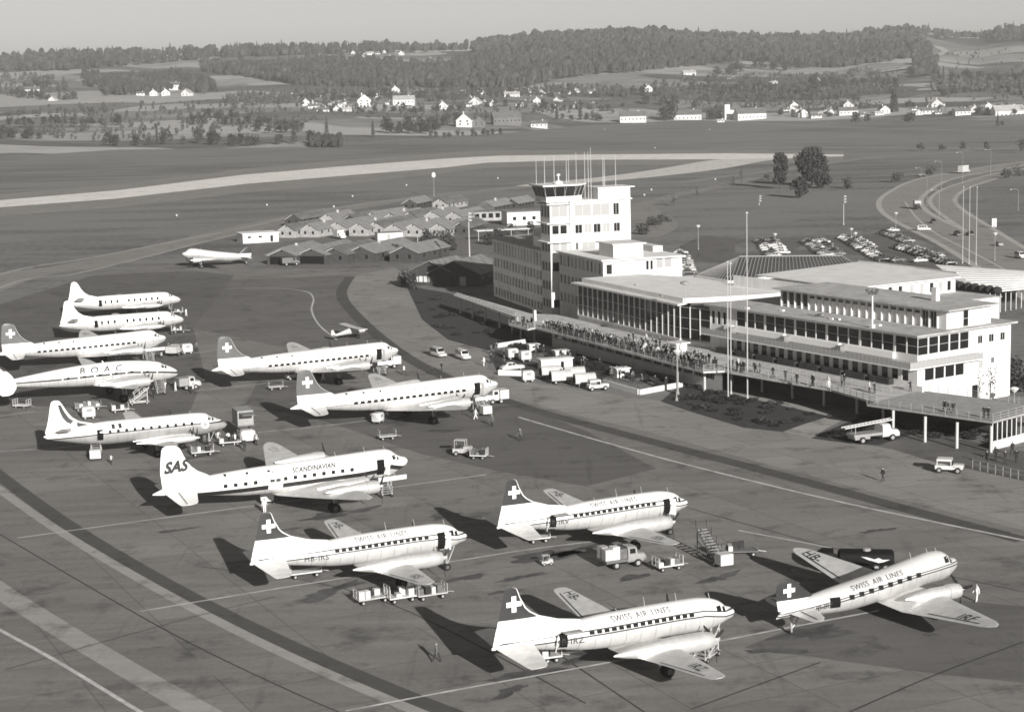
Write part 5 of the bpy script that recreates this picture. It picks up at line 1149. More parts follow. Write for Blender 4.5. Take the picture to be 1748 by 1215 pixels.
jeep('white jeep with dark bonnet band on the concrete in front of the platform',W(1620,806),R(-20)); jeep('white jeep beside the covered baggage wagons at the garden wall',W(1020,666),R(15))
def fire(P,rz):
    t=thing('ladder_truck','white fire engine carrying a long ladder, parked under the terrace platform','fire engine',P,rz)
    hull([(3.6,.5,1.2,.9),(3.3,.5,1.5,1.),(2.2,.5,1.6,1.05),(2.1,.5,2.3,1.0),(.9,.5,2.3,1.)],'cab',VW_,t,5); mb=MB(); mb.b2(-3.5,.85,-1.0,1.0,.95,1.3); mb.b2(-3.3,-1.,-.9,.9,.6,.95); mb.build('body',VG,t)
    for y in(-.45,.45):
        mb=MB(); mb.tube((-4.6,y,2.2),(3.,y,2.75),.09,None,6); mb.build('ladder_rail',VW_,t)
    for i in range(14): x=-4.4+i*.55; mb=MB(); mb.tube((x,-.45,2.21+(x+4.6)*.072),(x,.45,2.21+(x+4.6)*.072),.05,None,5); mb.build('rung',VW_,t)
    for x in(2.4,-2.2):
        for y in(.95,-.95): wheel(t,x,y,.48,.28)
    mb=MB(); mb.add([(2.12,-.8,1.65),(2.12,.8,1.65),(2.08,.75,2.2),(2.08,-.75,2.2)],[(0,1,2,3)]); mb.build('windscreen',GLASS,t,fix=False)
    for a in(-.45,.45): mb=MB(); mb.tube((-3.,a,1.3),(-3.,a,2.3),.05); mb.build('ladder_support',STEEL,t)
fire(W(1490,753),R(22))
def cart(label,P,rz,load=True,m=YEL,L=2.8,seed=0,group=None):
    t=thing('baggage_cart',label,'baggage cart',P,rz,group); s=random.Random(seed); mb=MB(); mb.b2(-L/2,L/2,-.75,.75,.5,.62); mb.build('platform',m,t)
    for x in(-L/2+.05,L/2-.05):
        mb=MB(); 
        for y in(-.7,0,.7): mb.tube((x,y,.62),(x,y,1.45),.035,None,5)
        for z in(1.0,1.45): mb.tube((x,-.7,z),(x,.7,z),.035,None,5)
        mb.build('end_rail',m,t)
    for x in(-L/2+.5,L/2-.5):
        for y in(.6,-.6): wheel(t,x,y,.24,.14)
    mb=MB(); mb.tube((L/2,0,.5),(L/2+.9,0,.35),.04); mb.build('tow_bar',STEEL,t)
    if load:
        x=-L/2+.35
        while x<L/2-.4:
            for y in(-.35,.35):
                if s.random()<.85:
                    h=s.uniform(.3,.8); mb=MB(); mb.box((x,y,.63+h/2),(s.uniform(.4,.6),.6,h),s.gauss(0,.1)); o=mb.build('suitcase',s.choice((CRATE,VD,CANV,VW_,VM)),None); o.location=t.matrix_basis@Vector((0,0,0)); o.rotation_euler=(0,0,rz); tag(o,'suitcase loaded on the '+label.split(' ',1)[1] if False else 'suitcase piled on a baggage cart on the apron','suitcase','suitcases on the baggage carts')
            x+=.62
    return t
cart('leftmost of the three loaded baggage carts below the airliner lettered IRS',W(635,1028),R(27),True,YEL,3.2,1); cart('middle of the three loaded baggage carts below the airliner lettered IRS',W(685,1026),R(25),True,VW_,2.8,2); cart('rightmost of the three loaded baggage carts below the airliner lettered IRS',W(735,1021),R(25),True,YEL,3.0,3)
cart('loaded baggage cart right of the crate truck below the airliner lettered IRV',W(1140,972),R(24),True,VW_,2.8,4); cart('long flat trailer right of the tall stairs with a white bundle',W(1256,948),R(2),True,VM,4.4,5)
cart('empty flat cart alone between the SAS and the middle airliner',W(660,750),R(20),False,YEL,2.4,6); cart('empty flat cart behind the fin of the middle airliner',W(470,665),R(20),False,YEL,2.4,7)
cart('white small cart at the left edge below the triple finned tail',W(38,697),R(-15),False,VW_,2.4,8); cart('cart with white loads before the turboprop nose',W(345,777),R(20),True,VW_,3.,9); cart('loaded cart under the lift truck at the turboprop nose',W(392,760),R(20),True,VW_,3.,10)
cart('trailer with pale load towed by the small tractor',W(818,783),R(-12),True,VW_,2.2,11); cart('cart beside the nose of the nearer white turboprop',W(306,568),R(15),True,VM,2.6,12); cart('cart beside the nose of the rear white turboprop',W(302,536),R(15),True,CANV,2.6,13)
cart('low cart under the rear fuselage of the airliner lettered IRS',W(520,984),R(22),False,VW_,3.2,14); cart('low cart under the tail of the airliner lettered IRV',W(918,925),R(18),False,VW_,2.4,15); cart('low cart under the rear fuselage of the front airliner',W(938,1128),R(20),True,VW_,1.8,16)
cart('cart in the shadow under the triple finned airliner',W(150,700),R(20),True,VG,4.,17); cart('cart below the wing of the triple finned airliner',W(205,704),R(20),True,VW_,2.6,18)
def tractor(label,P,rz):
    t=thing('tow_tractor',label,'tractor',P,rz); mb=MB(); mb.b2(-1.2,1.2,-.65,.65,.45,1.0); mb.b2(.2,1.15,-.5,.5,1.0,1.25); mb.build('body',YEL,t); mb=MB(); mb.b2(-.9,-.3,-.5,.5,1.0,1.3); mb.build('seat',VD,t)
    mb=MB(); mb.b2(-1.0,.5,-.6,.6,2.05,2.13); 
    for x in(-.95,.45):
        for y in(-.55,.55): mb.b2(x-.03,x+.03,y-.03,y+.03,1.0,2.05)
    mb.build('canopy',YEL,t)
    for x in(.75,-.75):
        for y in(.6,-.6): wheel(t,x,y,.34,.2)
    return t
tractor('small tow tractor with canopy in the open apron left of the painted line',W(790,777),R(-12)); tractor('tow tractor under the tail of the middle airliner',W(648,716),R(40)); tractor('tow tractor beside the rear of the far airliner',W(500,648),R(30)); tractor('tiny tug alone on the concrete between two twin engined airliners',W(933,964),R(20)).scale=(.5,.5,.5)
def stairs(label,P,rz,h=3.,L=4.5,truck_=True,m=YEL):
    "mobile stairs rising towards +x"
    t=thing('boarding_stairs',label,'stairs',P,rz)
    for y in(-.6,.6):
        mb=MB(); mb.tube((-L/2,y,.4),(L/2,y,h),.08,None,6); mb.tube((-L/2,y,1.35),(L/2,y,h+.95),.04,None,5)
        for i in range(5): k=i/4; mb.tube((-L/2+L*k,y,.4+(h-.4)*k),(-L/2+L*k,y,1.35+(h-.4)*k),.035,None,5)
        mb.build('handrail',m,t)
    nst=max(6,int(h/.25))
    for i in range(nst): k=(i+.5)/nst; mb=MB(); mb.box((-L/2+L*k,0,.4+(h-.4)*k),(L/nst*.9,1.15,.06)); mb.build('step',VG,t)
    mb=MB()
    for y in(-.6,.6): mb.tube((L/2-.3,y,.4),(L/2-.3,y,h-.2),.06,None,6); mb.tube((-L/2+.4,y,.4),(L/2-.3,y,h*.6),.05,None,5); mb.tube((-L/2,y,.4),(L/2,y,.4),.07,None,6)
    mb.build('frame',m,t)
    for x in(-L/2+.3,L/2-.4):
        for y in(.65,-.65): wheel(t,x,y,.26,.16)
    if truck_: mb=MB(); mb.b2(-L/2-1.2,-L/2+.1,-.7,.7,.4,1.5); mb.build('drive_box',VW_,t)
    return t
H0_=R(115)
stairs('tall boarding stairs at the front door of the SAS airliner',W(655,846),R(115),2.9,2.6,False); stairs('boarding stairs on a truck at the front door of the middle airliner',W(820,706),R(115),3.,3.,True); stairs('boarding stairs at the front door of the far airliner',W(648,640),R(115),3.,3.,False)
stairs('boarding stairs at the rear door of the turboprop with the dark fin flash',W(165,780),R(100),2.6,3.6,True); stairs('tall boarding stairs standing alone right of the airliner lettered IRV',W(1214,958),R(112),3.0,4.2,True,VM)
stairs('boarding stairs at the forward door of the triple finned airliner',W(272,672),R(112),3.4,3.6,False); stairs('triangular service stand beside the wing of the triple finned airliner',W(238,690),R(20),2.6,3.,False,VW_); stairs('boarding stairs at the nose of the left row airliner',W(254,618),R(115),3.2,3.4,False)
stairs('low folding steps under the nose of the front airliner',W(1205,1124),R(60),1.4,3.,False); 
def lift(P,rz):
    t=thing('lift_truck','high-lift catering truck with raised box at the turboprop nose','truck',P,rz); mb=MB(); mb.b2(-2.6,1.2,-1.1,1.1,2.4,4.4); mb.build('raised_box',VG,t); mb=MB(); mb.b2(-2.8,1.4,-1.2,1.2,2.25,2.39); mb.b2(1.4,3.6,-.9,.9,4.1,4.25); mb.build('deck',VM,t)
    for y in(-.8,.8): mb=MB(); mb.tube((-2.2,y,.8),(.9,y,2.25),.09); mb.tube((.9,y,.8),(-2.2,y,2.25),.09); mb.build('scissor',STEEL,t)
    mb=MB(); mb.b2(-2.6,1.4,-1.,1.,.5,.85); mb.build('chassis',VD,t); hull([(2.9,.5,1.2,.9),(2.6,.45,1.9,1.),(1.5,.45,1.95,1.)],'cab',VW_,t,5)
    for x in(2.1,-1.8):
        for y in(.85,-.85): wheel(t,x,y,.42,.25)
lift(W(418,752),R(-70))
def boxcart(label,P,rz): 
    t=thing('service_cart',label,'service cart',P,rz); hull([(.9,.4,1.7,.7),(.7,.35,1.95,.8),(-.9,.35,1.95,.8),(-1.0,.4,1.8,.75)],'body',VW_,t,6); mb=MB(); mb.b2(-.4,.4,-.83,-.81,1.2,1.7); mb.build('hatch',VG,t)
    for x in(.55,-.6):
        for y in(.6,-.6): wheel(t,x,y,.26,.16)
    return t
boxcart('white service cart standing under the rear belly of the SAS airliner',W(456,858),R(100)); boxcart('white service cart under the tail belly of the middle airliner',W(646,722),R(60)).scale=(.8,.8,.8); boxcart('white service cart beside the nose of the white turboprop pair',W(320,604),R(20)); boxcart('small white cart behind the fin of the flash finned turboprop',W(152,715),R(20))
# crate truck under IRV
t=truck('flat truck stacked with pale crates below the wing of the airliner lettered IRV',W(1062,966),R(24),VG,VM,4.6,1.0,'truck','crate_truck')
for i,(x,y,h,m) in enumerate(((-1.9,-.5,1.1,CANV),(-1.1,-.5,1.3,VW_),(-.3,-.5,1.0,CRATE),(-1.9,.5,1.2,VG),(-1.1,.5,1.0,CRATE),(-.3,.5,1.3,VD))):
    mb=MB(); mb.box((0,0,h/2),(.8,.85,h),.05*i); o=mb.build('crate',m); q=t.matrix_basis@Vector((0,0,0)); c,s_=math.cos(R(24)),math.sin(R(24)); o.location=(t.location.x+x*c-y*s_,t.location.y+x*s_+y*c,1.01); o.rotation_euler=(0,0,R(24)); tag(o,'crate stacked on the flat truck near the airliner lettered IRV','crate','crates on the flat truck')
# dark tanker behind the tail wheel airliner
t=thing('fuel_tanker','long dark rounded fuel tanker with a white winged emblem behind the tail wheel airliner','tanker',W(1490,972),R(-9))
hull([(-3.4,.7,1.7,.9),(-3.2,.55,1.95,1.1),(1.8,.55,1.95,1.1),(2.0,.6,1.8,1.0)],'tank',TANKM,t,4); hull([(-5.7,.5,1.3,.9),(-5.5,.45,1.6,.95),(-4.9,.45,2.0,.98),(-3.9,.45,2.0,.98),(-3.8,.45,1.9,.95)],'cab',TANKM,t,5)
mb=MB(); mb.add([(.0,-1.12,1.15),(.5,-1.12,1.0),(1.0,-1.12,1.1),(1.6,-1.12,1.35),(.9,-1.12,1.32),(.5,-1.12,1.5),(.1,-1.12,1.35),(-.6,-1.12,1.55),(-1.2,-1.12,1.6),(-.5,-1.12,1.28)],[tuple(range(10))]); mb.build('winged_emblem',VW_,t)
for x in(-4.9,-2.6,.3,1.2):
    for y in(.9,-.9): wheel(t,x,y,.45,.28)
mb=MB(); mb.lathe([(0,.4),(.25,.4),(.3,.2)],(-.6,0,1.9),n=10); mb.build('filler_cap',STEEL,t)
# covered wagons
def wagon(label,P,rz):
    t=thing('covered_wagon',label,'baggage wagon',P,rz); n=10; mb=MB(); rg=[]
    for x in(-1.7,1.7): rg.append([(x,1.0*math.cos(a),1.15+1.0*math.sin(a)) for a in np.linspace(0,math.pi,n)]+[(x,-1.,.6),(x,1.,.6)])
    mb.loft(rg); mb.build('canvas_hood',CANV,t); 
    for x in(-1.71,1.71): mb=MB(); mb.add([(x+(.02 if x>0 else -.02),.85*math.cos(a),1.1+.85*math.sin(a)) for a in np.linspace(0,math.pi,n)]+[(x+(.02 if x>0 else -.02),-.85,.65),(x+(.02 if x>0 else -.02),.85,.65)],[tuple(range(n+2))]); mb.build('end_opening',BLACK,t,fix=False)
    mb=MB(); mb.b2(-1.6,1.6,-.8,.8,.45,.598); mb.build('chassis',VD,t)
    for x in(1.,-1.):
        for y in(.8,-.8): wheel(t,x,y,.3,.18)
wagon('canvas covered wagon, front left of the four by the garden wall',W(957,654),R(14)); wagon('canvas covered wagon, rear left of the four by the garden wall',W(940,646),R(14)); wagon('canvas covered wagon, front right of the four next to the jeep',W(998,659),R(12)); wagon('canvas covered wagon, rear right of the four by the garden wall',W(980,648),R(12))
boxcart('white service cart with open top by the garden wall',W(902,652),R(10)); boxcart('white service cart beside the left kiosk of the garden',W(897,617),R(20)); boxcart('pale service cart at the gate of the garden',W(875,613),R(20))
# ------------------------------------------------------------------ GARDEN COURT below the terrace
def lowwall(label,pts,h,m=WALL,w=.35):
    o=np.array(W(*pts[0])); t=MB()
    for a,b in zip(pts[:-1],pts[1:]):
        A=W(*a)-o;B_=W(*b)-o; c=(A+B_)/2; t.box((c[0],c[1],h/2),(math.dist(A[:2],B_[:2]),w,h),math.atan2(B_[1]-A[1],B_[0]-A[0]))
    q=t.build('low_wall',m); q.location=tuple(map(float,(o[0],o[1],0))); tag(q,label,'wall')
lowwall('low white wall at the far left end of the garden court',[(846,594),(897,586)],.8); lowwall('long low white wall in front of the garden court',[(851,640),(930,643),(962,636)],.9); lowwall('low grey wall along the apron side of the right garden bed',[(1030,656),(1090,673)],.8,WALLG); lowwall('bright white end wall at the right corner of the garden court',[(1092,673.5),(1164,660)],.8)
n=NT('flower_bed'); p=n.pos(); n.l(n.ramp(n.noise(p,1.6,5,.8),[(.38,.05),(.5,.13),(.62,.34)]),n.b.inputs['Base Color']); n.b.inputs['Roughness'].default_value=.95; FB=n.m
sheet('garden_paving',[pxpoly([(835,602),(900,585),(1000,602),(1165,657),(1092,672),(1030,655),(930,642),(850,638)])],.016,GARD,'dark paved garden court below the terrace')
sheet('flower_bed',[pxpoly([(855,604),(905,596),(975,612),(930,622)]),pxpoly([(1028,645),(1060,636),(1120,655),(1092,670)])],.02,FB,'speckled flower beds in the garden court')
def shrub_mesh(w,h,nl,seed,leaf=.16):
    s=np.random.default_rng(seed); mb=MB(); P=s.normal(size=(nl,3)); P/=np.linalg.norm(P,axis=1)[:,None]; P*=s.uniform(.55,1,(nl,1))**.5; P*=[w,w,h/2]; P[:,2]+=h/2
    for c in P:
        a=s.normal(size=3);a/=np.linalg.norm(a); b=np.cross(a,s.normal(size=3)); b/=np.linalg.norm(b)+1e-9; l=leaf*s.uniform(.6,1.4); mb.add([c-a*l,c+b*l*.7,c+a*l,c-b*l*.7],[(0,1,2,3)])
    return mb
LEAF=mat('dark_leaves',.045,.9,0,.5,.8,3); LEAF2=mat('mid_leaves',.075,.9,0,.45,.6,3); LEAF3=mat('pale_leaves',.115,.9,0,.4,.6,3)
BEDL=mat('bed_leaves',.022,.95,0,.5,.8,3); SH=[shrub_mesh(.9,1.3,160,i).build('garden_shrub',BEDL if i<2 else LEAF,fix=False) for i in range(3)]
k=0; gpos=[]
for i in range(46):
    t_=random.random(); a=np.array(W(900,588))*(1-t_)+np.array(W(1160,655))*t_; a=a+np.array([random.uniform(-3.5,.5),random.uniform(-3.,1.),0]); gpos.append((a,'garden court below the terrace'))
for poly,nm,cnt in (([(700,500),(760,505),(900,570),(840,596),(770,575),(720,535)],'dark bed left of the terrace steps',26),([(1140,684),(1180,656),(1400,708),(1360,725),(1320,735),(1200,703)],'dark bed at the foot of the flagpoles',40),([(1395,747),(1440,726),(1500,703),(1540,740),(1470,757)],'dark bed beside the fire engine',26),([(1560,742),(1690,762),(1740,745),(1600,722)],'shade under the platform',30)):
    xs_=[q[0] for q in poly]; ys_=[q[1] for q in poly]; c=0
    def inside(x,y):
        r_=False; j=len(poly)-1
        for i in range(len(poly)):
            if (ys_[i]>y)!=(ys_[j]>y) and x<(xs_[j]-xs_[i])*(y-ys_[i])/(ys_[j]-ys_[i])+xs_[i]: r_=not r_
            j=i
        return r_
    while c<cnt:
        x,y=random.uniform(min(xs_),max(xs_)),random.uniform(min(ys_),max(ys_))
        if inside(x,y): gpos.append((np.array(W(x,y)),nm)); c+=1
for i,(P,nm) in enumerate(gpos):
    v=i%3; g_='low shrubs in the '+nm; lb=('dark' if v<2 else 'mid toned')+' low shrub in the '+nm; s_=random.uniform(.6,1.25); sz=(s_*1.25,s_*1.25,s_*.45)
    if i<3: o=SH[i]; o.location=tuple(map(float,P)); o.scale=sz; tag(o,lb,'shrub',('dark ' if v<2 else 'mid toned ')+g_)
    else: o=SH[v].copy(); COL.objects.link(o); o.location=tuple(map(float,P)); o.scale=sz; o.rotation_euler=(0,0,random.random()*6); tag(o,lb,'shrub',('dark ' if v<2 else 'mid toned ')+g_)
def kiosk(label,P,rz,w,d,h,gate=False):
    t=thing('garden_kiosk',label,'kiosk',P,rz); mb=MB(); qs=wall_open(mb,(-w/2,-d/2),(w/2,-d/2),0,h,[(w*.62,w*.74,.1,h-.4)] if gate else [(w*.3,w*.7,h*.4,h*.8)],.2); mb.quad((w/2,-d/2,0),(w/2,d/2,0),(w/2,d/2,h),(w/2,-d/2,h)); mb.quad((-w/2,-d/2,0),(-w/2,-d/2,h),(-w/2,d/2,h),(-w/2,d/2,0)); mb.quad((-w/2,d/2,0),(-w/2,d/2,h),(w/2,d/2,h),(w/2,d/2,0)); mb.build('walls',WALL,t)
    mb=MB(); mb.b2(-w/2-.2,w/2+.2,-d/2-.2,d/2+.2,h,h+.15); mb.build('roof',WALL,t); pane(t,qs[0],BLACK,(0,0),'doorway' if gate else 'hatch')
kiosk('white gatehouse with dark doorway between the two garden beds',W(948,629),R(18),5.6,1.8,1.7,True); kiosk('small white hut at the right side of the garden fence',W(1061,643),R(20),2.2,1.5,1.4); kiosk('small white hut among the hedges left in the garden',W(957,609),R(20),2.4,1.5,1.1); kiosk('tiny white hut at the upper left of the garden',W(910,598),R(20),1.8,1.3,1.1)
for i in range(26):
    t_=random.random(); a=np.array(W(930,600))*(1-t_)+np.array(W(1150,660))*t_+np.array([random.uniform(-4,-.5),random.uniform(-2,0),0])
    of=random.choice(('dark','dark','grey')); person(a,random.random()*6,of,f'person in {of} clothes waiting in the garden court below the terrace',f'{of}-clad people in the garden court')
for i in range(7):
    of=('dark','grey')[i%2]; a=W(835+random.uniform(0,26),600+random.uniform(0,24)); person(a,random.random()*6,of,f'person in {of} clothes gathered at the left gate of the garden',f'{of}-clad people at the garden gate')
t=[]
for i in range(3):
    pts=[[(905,597),(985,613)],[(985,622),(1060,641)],[(1060,636),(1160,657)]][i]
    o=np.array(W(*pts[0])); A=np.zeros(2); B_=(W(*pts[1])-o)[:2]; q=thing('garden_fence',['dark slatted fence along the left flower bed','dark slatted fence beside the gatehouse','dark slatted fence along the right flower bed'][i],'fence',o); 
    mb=MB(); L=np.linalg.norm(B_); an=math.atan2(B_[1],B_[0])
    for k in range(int(L/.35)): p_=B_*(k*.35/L); mb.box((p_[0],p_[1],.7),(.12,.05,1.3),an)
    mb.build('slats',mat('fence_dark',.03,.8),q); mb=MB()
    for z in(.25,1.1): mb.box((B_[0]/2,B_[1]/2,z),(L,.06,.08),an)
    mb.build('rail',mat('fence_dark',.03),q)
for i,(x,y) in enumerate(((1700,785),(1716,792),(1735,790),(1728,776),(1685,792))):
    person(W(x,y),random.random()*6,'dark',f'person in dark clothes at the fence gate in the lower right corner of the terminal','people at the right gate')
q=thing('gate_fence','pale tubular fence by the gate at the right edge below the platform','fence',W(1660,800)); o=np.array(W(1660,800)); 
for i in range(9):
    p_=np.array(W(1660+i*13,800+i*3.0))-o; mb=MB(); mb.tube((p_[0],p_[1],0),(p_[0],p_[1],1.2),.04); mb.build('post',STEEL,q)
a=np.array(W(1764,824))-o; mb=MB(); mb.tube((0,0,1.15),(a[0],a[1],1.15),.04); mb.tube((0,0,.6),(a[0],a[1],.6),.04); mb.build('rail',STEEL,q)

for i,(x,y) in enumerate(((262,604),(276,612),(288,600),(282,664),(262,680),(330,672),(350,760),(372,752),(418,770),(438,760),(336,600),(318,540),(640,655),(690,640),(835,700),(812,716))):
    of=('dark','light','grey','white')[i%4]; person(W(x,y),random.random()*6,of,f'ground crew member in {of} clothes working near an airliner nose',f'{of}-clad ground crew at the airliner noses')
# ------------------------------------------------------------------ HUTS
WOODD=mat('dark_stained_boards',.05,.85,0,.3,1.2,4); WOODL=mat('weathered_boards',.32,.85,0,.25,1.0,4); HROOF=mat('felt_hut_roof',.21,.9,0,.22,.5,5); HROOF2=mat('patched_hut_roof',.14,.9,0,.35,.35,5); TRIM=mat('pale_trim',.45,.8)
def gable(t,L,w,he,hr,wm,rm,over=.45,wins=0,trim=True,front=True,z0=0.):
    "gabled hut, ridge along +x from the front gable at x=0"
    mb=MB(); mb.add([(0,-w/2,z0),(0,w/2,z0),(0,w/2,he),(0,0,hr),(0,-w/2,he),(L,-w/2,z0),(L,w/2,z0),(L,w/2,he),(L,0,hr),(L,-w/2,he)],[(0,4,3,2,1),(5,6,7,8,9),(0,5,9,4),(1,2,7,6)]); mb.build('wall',wm,t)
    mb=MB(); s=(hr-he)/(w/2)
    for sd in(1,-1):
        y0,z0_=0,hr+.06; y1=sd*(w/2+over); z1=hr+.06-s*(w/2+over)
        vs=[(-over,y0,z0_),(L+over,y0,z0_),(L+over,y1,z1),(-over,y1,z1)]; vs+=[(a,b,c+.16) for a,b,c in vs]
        mb.add(vs,[(0,1,2,3),(7,6,5,4),(0,4,5,1),(1,5,6,2),(2,6,7,3),(3,7,4,0)])
    r=mb.build('roof',rm,t)
    for i in range(wins):
        x=L*(i+.6)/wins; wz=he*.62
        for sd in(-1,): mb=MB(); y=sd*(w/2+.03); mb.add([(x-.5,y,wz-.45),(x+.5,y,wz-.45),(x+.5,y,wz+.45),(x-.5,y,wz+.45)],[(0,1,2,3)]); mb.build('window',GLASS,t,fix=False)
    if front:
        for y in(-w*.22,w*.22): mb=MB(); mb.add([(-.03,y-.4,he*.38),(-.03,y+.4,he*.38),(-.03,y+.4,he*.78),(-.03,y-.4,he*.78)],[(0,1,2,3)]); mb.build('window',GLASS,t,fix=False)
        mb=MB(); mb.b2(-.06,-.003,-.18,.18,hr-.95,hr-.5); mb.build('vent',GLASS,t)
    if trim:
        mb=MB()
        for sd in(1,-1): mb.add([(-.05,0,hr-.12),(-.05,sd*w/2,he-.12),(-.05,sd*w/2,he-.34),(-.05,0,hr-.36)],[(0,1,2,3)])
        mb.build('barge_board',TRIM,t,fix=False)
    return r
HD=R(70)
huts=[(500,378,24,6.4,0,'dark hut at the far left corner of the hut rows'),(559,378,19,6.2,1,'hut with pale gable, second in the back row'),(635,375,24,6.6,1,'hut with pale gable in the middle of the back row'),(699,374,20,6.2,1,'hut with pale gable, fourth in the back row'),(738,373,22,6.2,1,'hut with pale gable, right end of the back row'),
(699,350,18,6.,0,'left hut of the farthest row near the taxiway'),(751,350,20,6.2,1,'middle hut of the farthest row near the taxiway'),(829,356,20,6.4,0,'third hut of the farthest row near the taxiway'),(872,350,16,6.,0,'rightmost hut of the farthest row behind the tower'),
(489,398,22,6.4,1,'pale gabled hut joined to the flat white building'),(528,397,22,6.6,1,'pale gabled hut, second in the middle row'),(575,393,30,7.,1,'long hut seen side on in the middle row'),(640,393,30,7.,1,'long side-on hut beside the pale lean-to'),(705,396,24,6.8,1,'pale gabled hut, fifth in the middle row'),(749,396,24,6.8,1,'pale gabled hut, right end of the middle row'),
(596,380,22,6.4,0,'dark hut between pale gables in the back row'),(667,376,22,6.4,1,'narrow pale hut in the right half of the back row'),(775,374,22,6.4,1,'last hut of the back row, beside the long shed'),(805,366,18,6.2,0,'dark hut behind the long shed'),(612,395,28,6.8,1,'hut at the centre of the middle row'),(672,397,26,6.8,1,'hut right of the lean-to in the middle row'),(785,394,20,6.6,0,'dark hut beside the tall mast'),
(482,440,22,9.,0,'left open-fronted shed of the front row with a van inside'),(532,439,24,9.4,0,'second open-fronted shed of the front row'),(570,438,24,9.,0,'plain dark hut between the sheds and the light-striped hut'),(615,436,26,9.,0,'dark hut with a light roof strip in the front row'),(689,436,20,8.6,0,'dark hut at the right end of the front row behind bushes')]
for i,(x,y,L,w,k,lb) in enumerate(huts):
    P=W(x,y+12 if y>420 else y+8); t=thing('wooden_hut',lb,'hut',P,HD+R(random.uniform(-5,5)),'gabled wooden huts beside the apron'); big=y>420
    gable(t,L,w,2.7 if big else 2.5,4.6 if big else 4.3,WOODL if k else WOODD,HROOF if i%3 else HROOF2,.5,5 if not big else 3)
    if 'open-fronted' in lb: mb=MB(); mb.b2(-.06,-.004,-w*.4,w*.4,.1,2.2); mb.build('open_front',BLACK,t)
    if i%3==1: mb=MB(); mb.b2(L*.4,L*.4+.6,-.9,-.3,3.6,5.2); mb.build('chimney',TRIM,t)
P=W(741,495); t=thing('apron_hut','tall dark gabled hut with a row of white doors near the covered walkway','hut',P-np.array([0,0,0]),R(70)); a=W(704,487);b=W(768,489)
hd=math.atan2(b[1]-a[1],b[0]-a[0])+math.pi/2; t.location=tuple(map(float,(a+b)/2)); t.rotation_euler=(0,0,hd); wh=math.dist(a[:2],b[:2])
gable(t,13,wh,3.7,5.9,WOODD,HROOF,.7,3,False,False)
for i in range(4): mb=MB(); y=wh/2-.7-i*1.25; mb.b2(-.06,-.004,y-.95,y,.9,2.3); mb.build('door',WALL if i<3 else BLIND,t)
P=W(794,492); t=thing('apron_hut','wide low dark hut with a big sloping roof beside the grey office wing','hut',W(776,489),hd+R(4)); gable(t,16,13,3.2,6.0,WOODD,HROOF,.6,4,False,False); 
mb=MB(); mb.b2(-.06,-.004,-3,-1.4,.2,2.4); mb.build('door',WOODL,t)
P=W(444,414); t=thing('flat_building','low white flat-roofed building at the left end of the huts','building',W(415,416),R(22)); mb=MB(); L=11.5; qs=wall_open(mb,(0,0),(L,0),0,2.9,[(1.5,2.7,1.5,2.2),(5,6.2,1.5,2.2),(8.8,9.8,.1,2.2)],.15); mb.quad((0,0,0),(0,0,2.9),(0,8,2.9),(0,8,0)); mb.quad((L,0,0),(L,8,0),(L,8,2.9),(L,0,2.9)); mb.quad((0,8,0),(0,8,2.9),(L,8,2.9),(L,8,0)); mb.build('wall',WALL,t)
for q in qs: pane(t,q,GLASS,(0,0))
solid(t,'roof',[(-.3,-.3),(L+.3,-.3),(L+.3,8.3),(-.3,8.3)],2.9,3.1,ROOFW)
t=thing('lean_to_shed','pale low lean-to shed among the huts of the middle row','shed',W(645,411),R(17)); solid(t,'wall',[(0,0),(8,0),(8,4),(0,4)],0,2.3,WALL); solid(t,'roof',[(-.3,-.3),(8.3,-.3),(8.3,4.3),(-.3,4.3)],2.3,2.45,HROOF); mb=MB(); mb.b2(3,4,-.04,-.003,.2,2.); mb.build('door',WOODL,t)
t=thing('long_shed','long narrow shed with mottled roof between the huts and the tower','shed',W(806,378),R(14)); solid(t,'wall',[(0,0),(24,0),(24,6),(0,6)],0,3.2,WOODL); solid(t,'roof',[(-.5,-.5),(24.5,-.5),(24.5,6.5),(-.5,6.5)],3.2,3.4,FB)
for i in range(9): mb=MB(); x=1+i*2.5; mb.b2(x,x+1.6,-.04,-.003,1.,2.6); mb.build('window',GLASS,t)
t=thing('white_annex','white block with a grey flat roof just left of the tower','building',W(866,386),R(14)); solid(t,'wall',[(0,0),(16,0),(16,8),(0,8)],0,4.6,WALL); solid(t,'roof',[(-.4,-.4),(16.4,-.4),(16.4,8.4),(-.4,8.4)],4.6,4.8,HROOF)
for i in range(4): mb=MB(); mb.b2(2+i*3.4,3.2+i*3.4,-.04,-.003,1.8,3.); mb.build('window',GLASS,t)
t=thing('flat_canopy','pale open canopy roof in front of the white block left of the tower','canopy',W(815,412),R(16)); solid(t,'roof',[(0,0),(17,0),(17,5),(0,5)],3.0,3.2,WALL)
for x in(.5,5.5,11,16.5): mb=MB(); mb.tube((x,.4,0),(x,.4,3.),.08); mb.build('post',MULL,t)
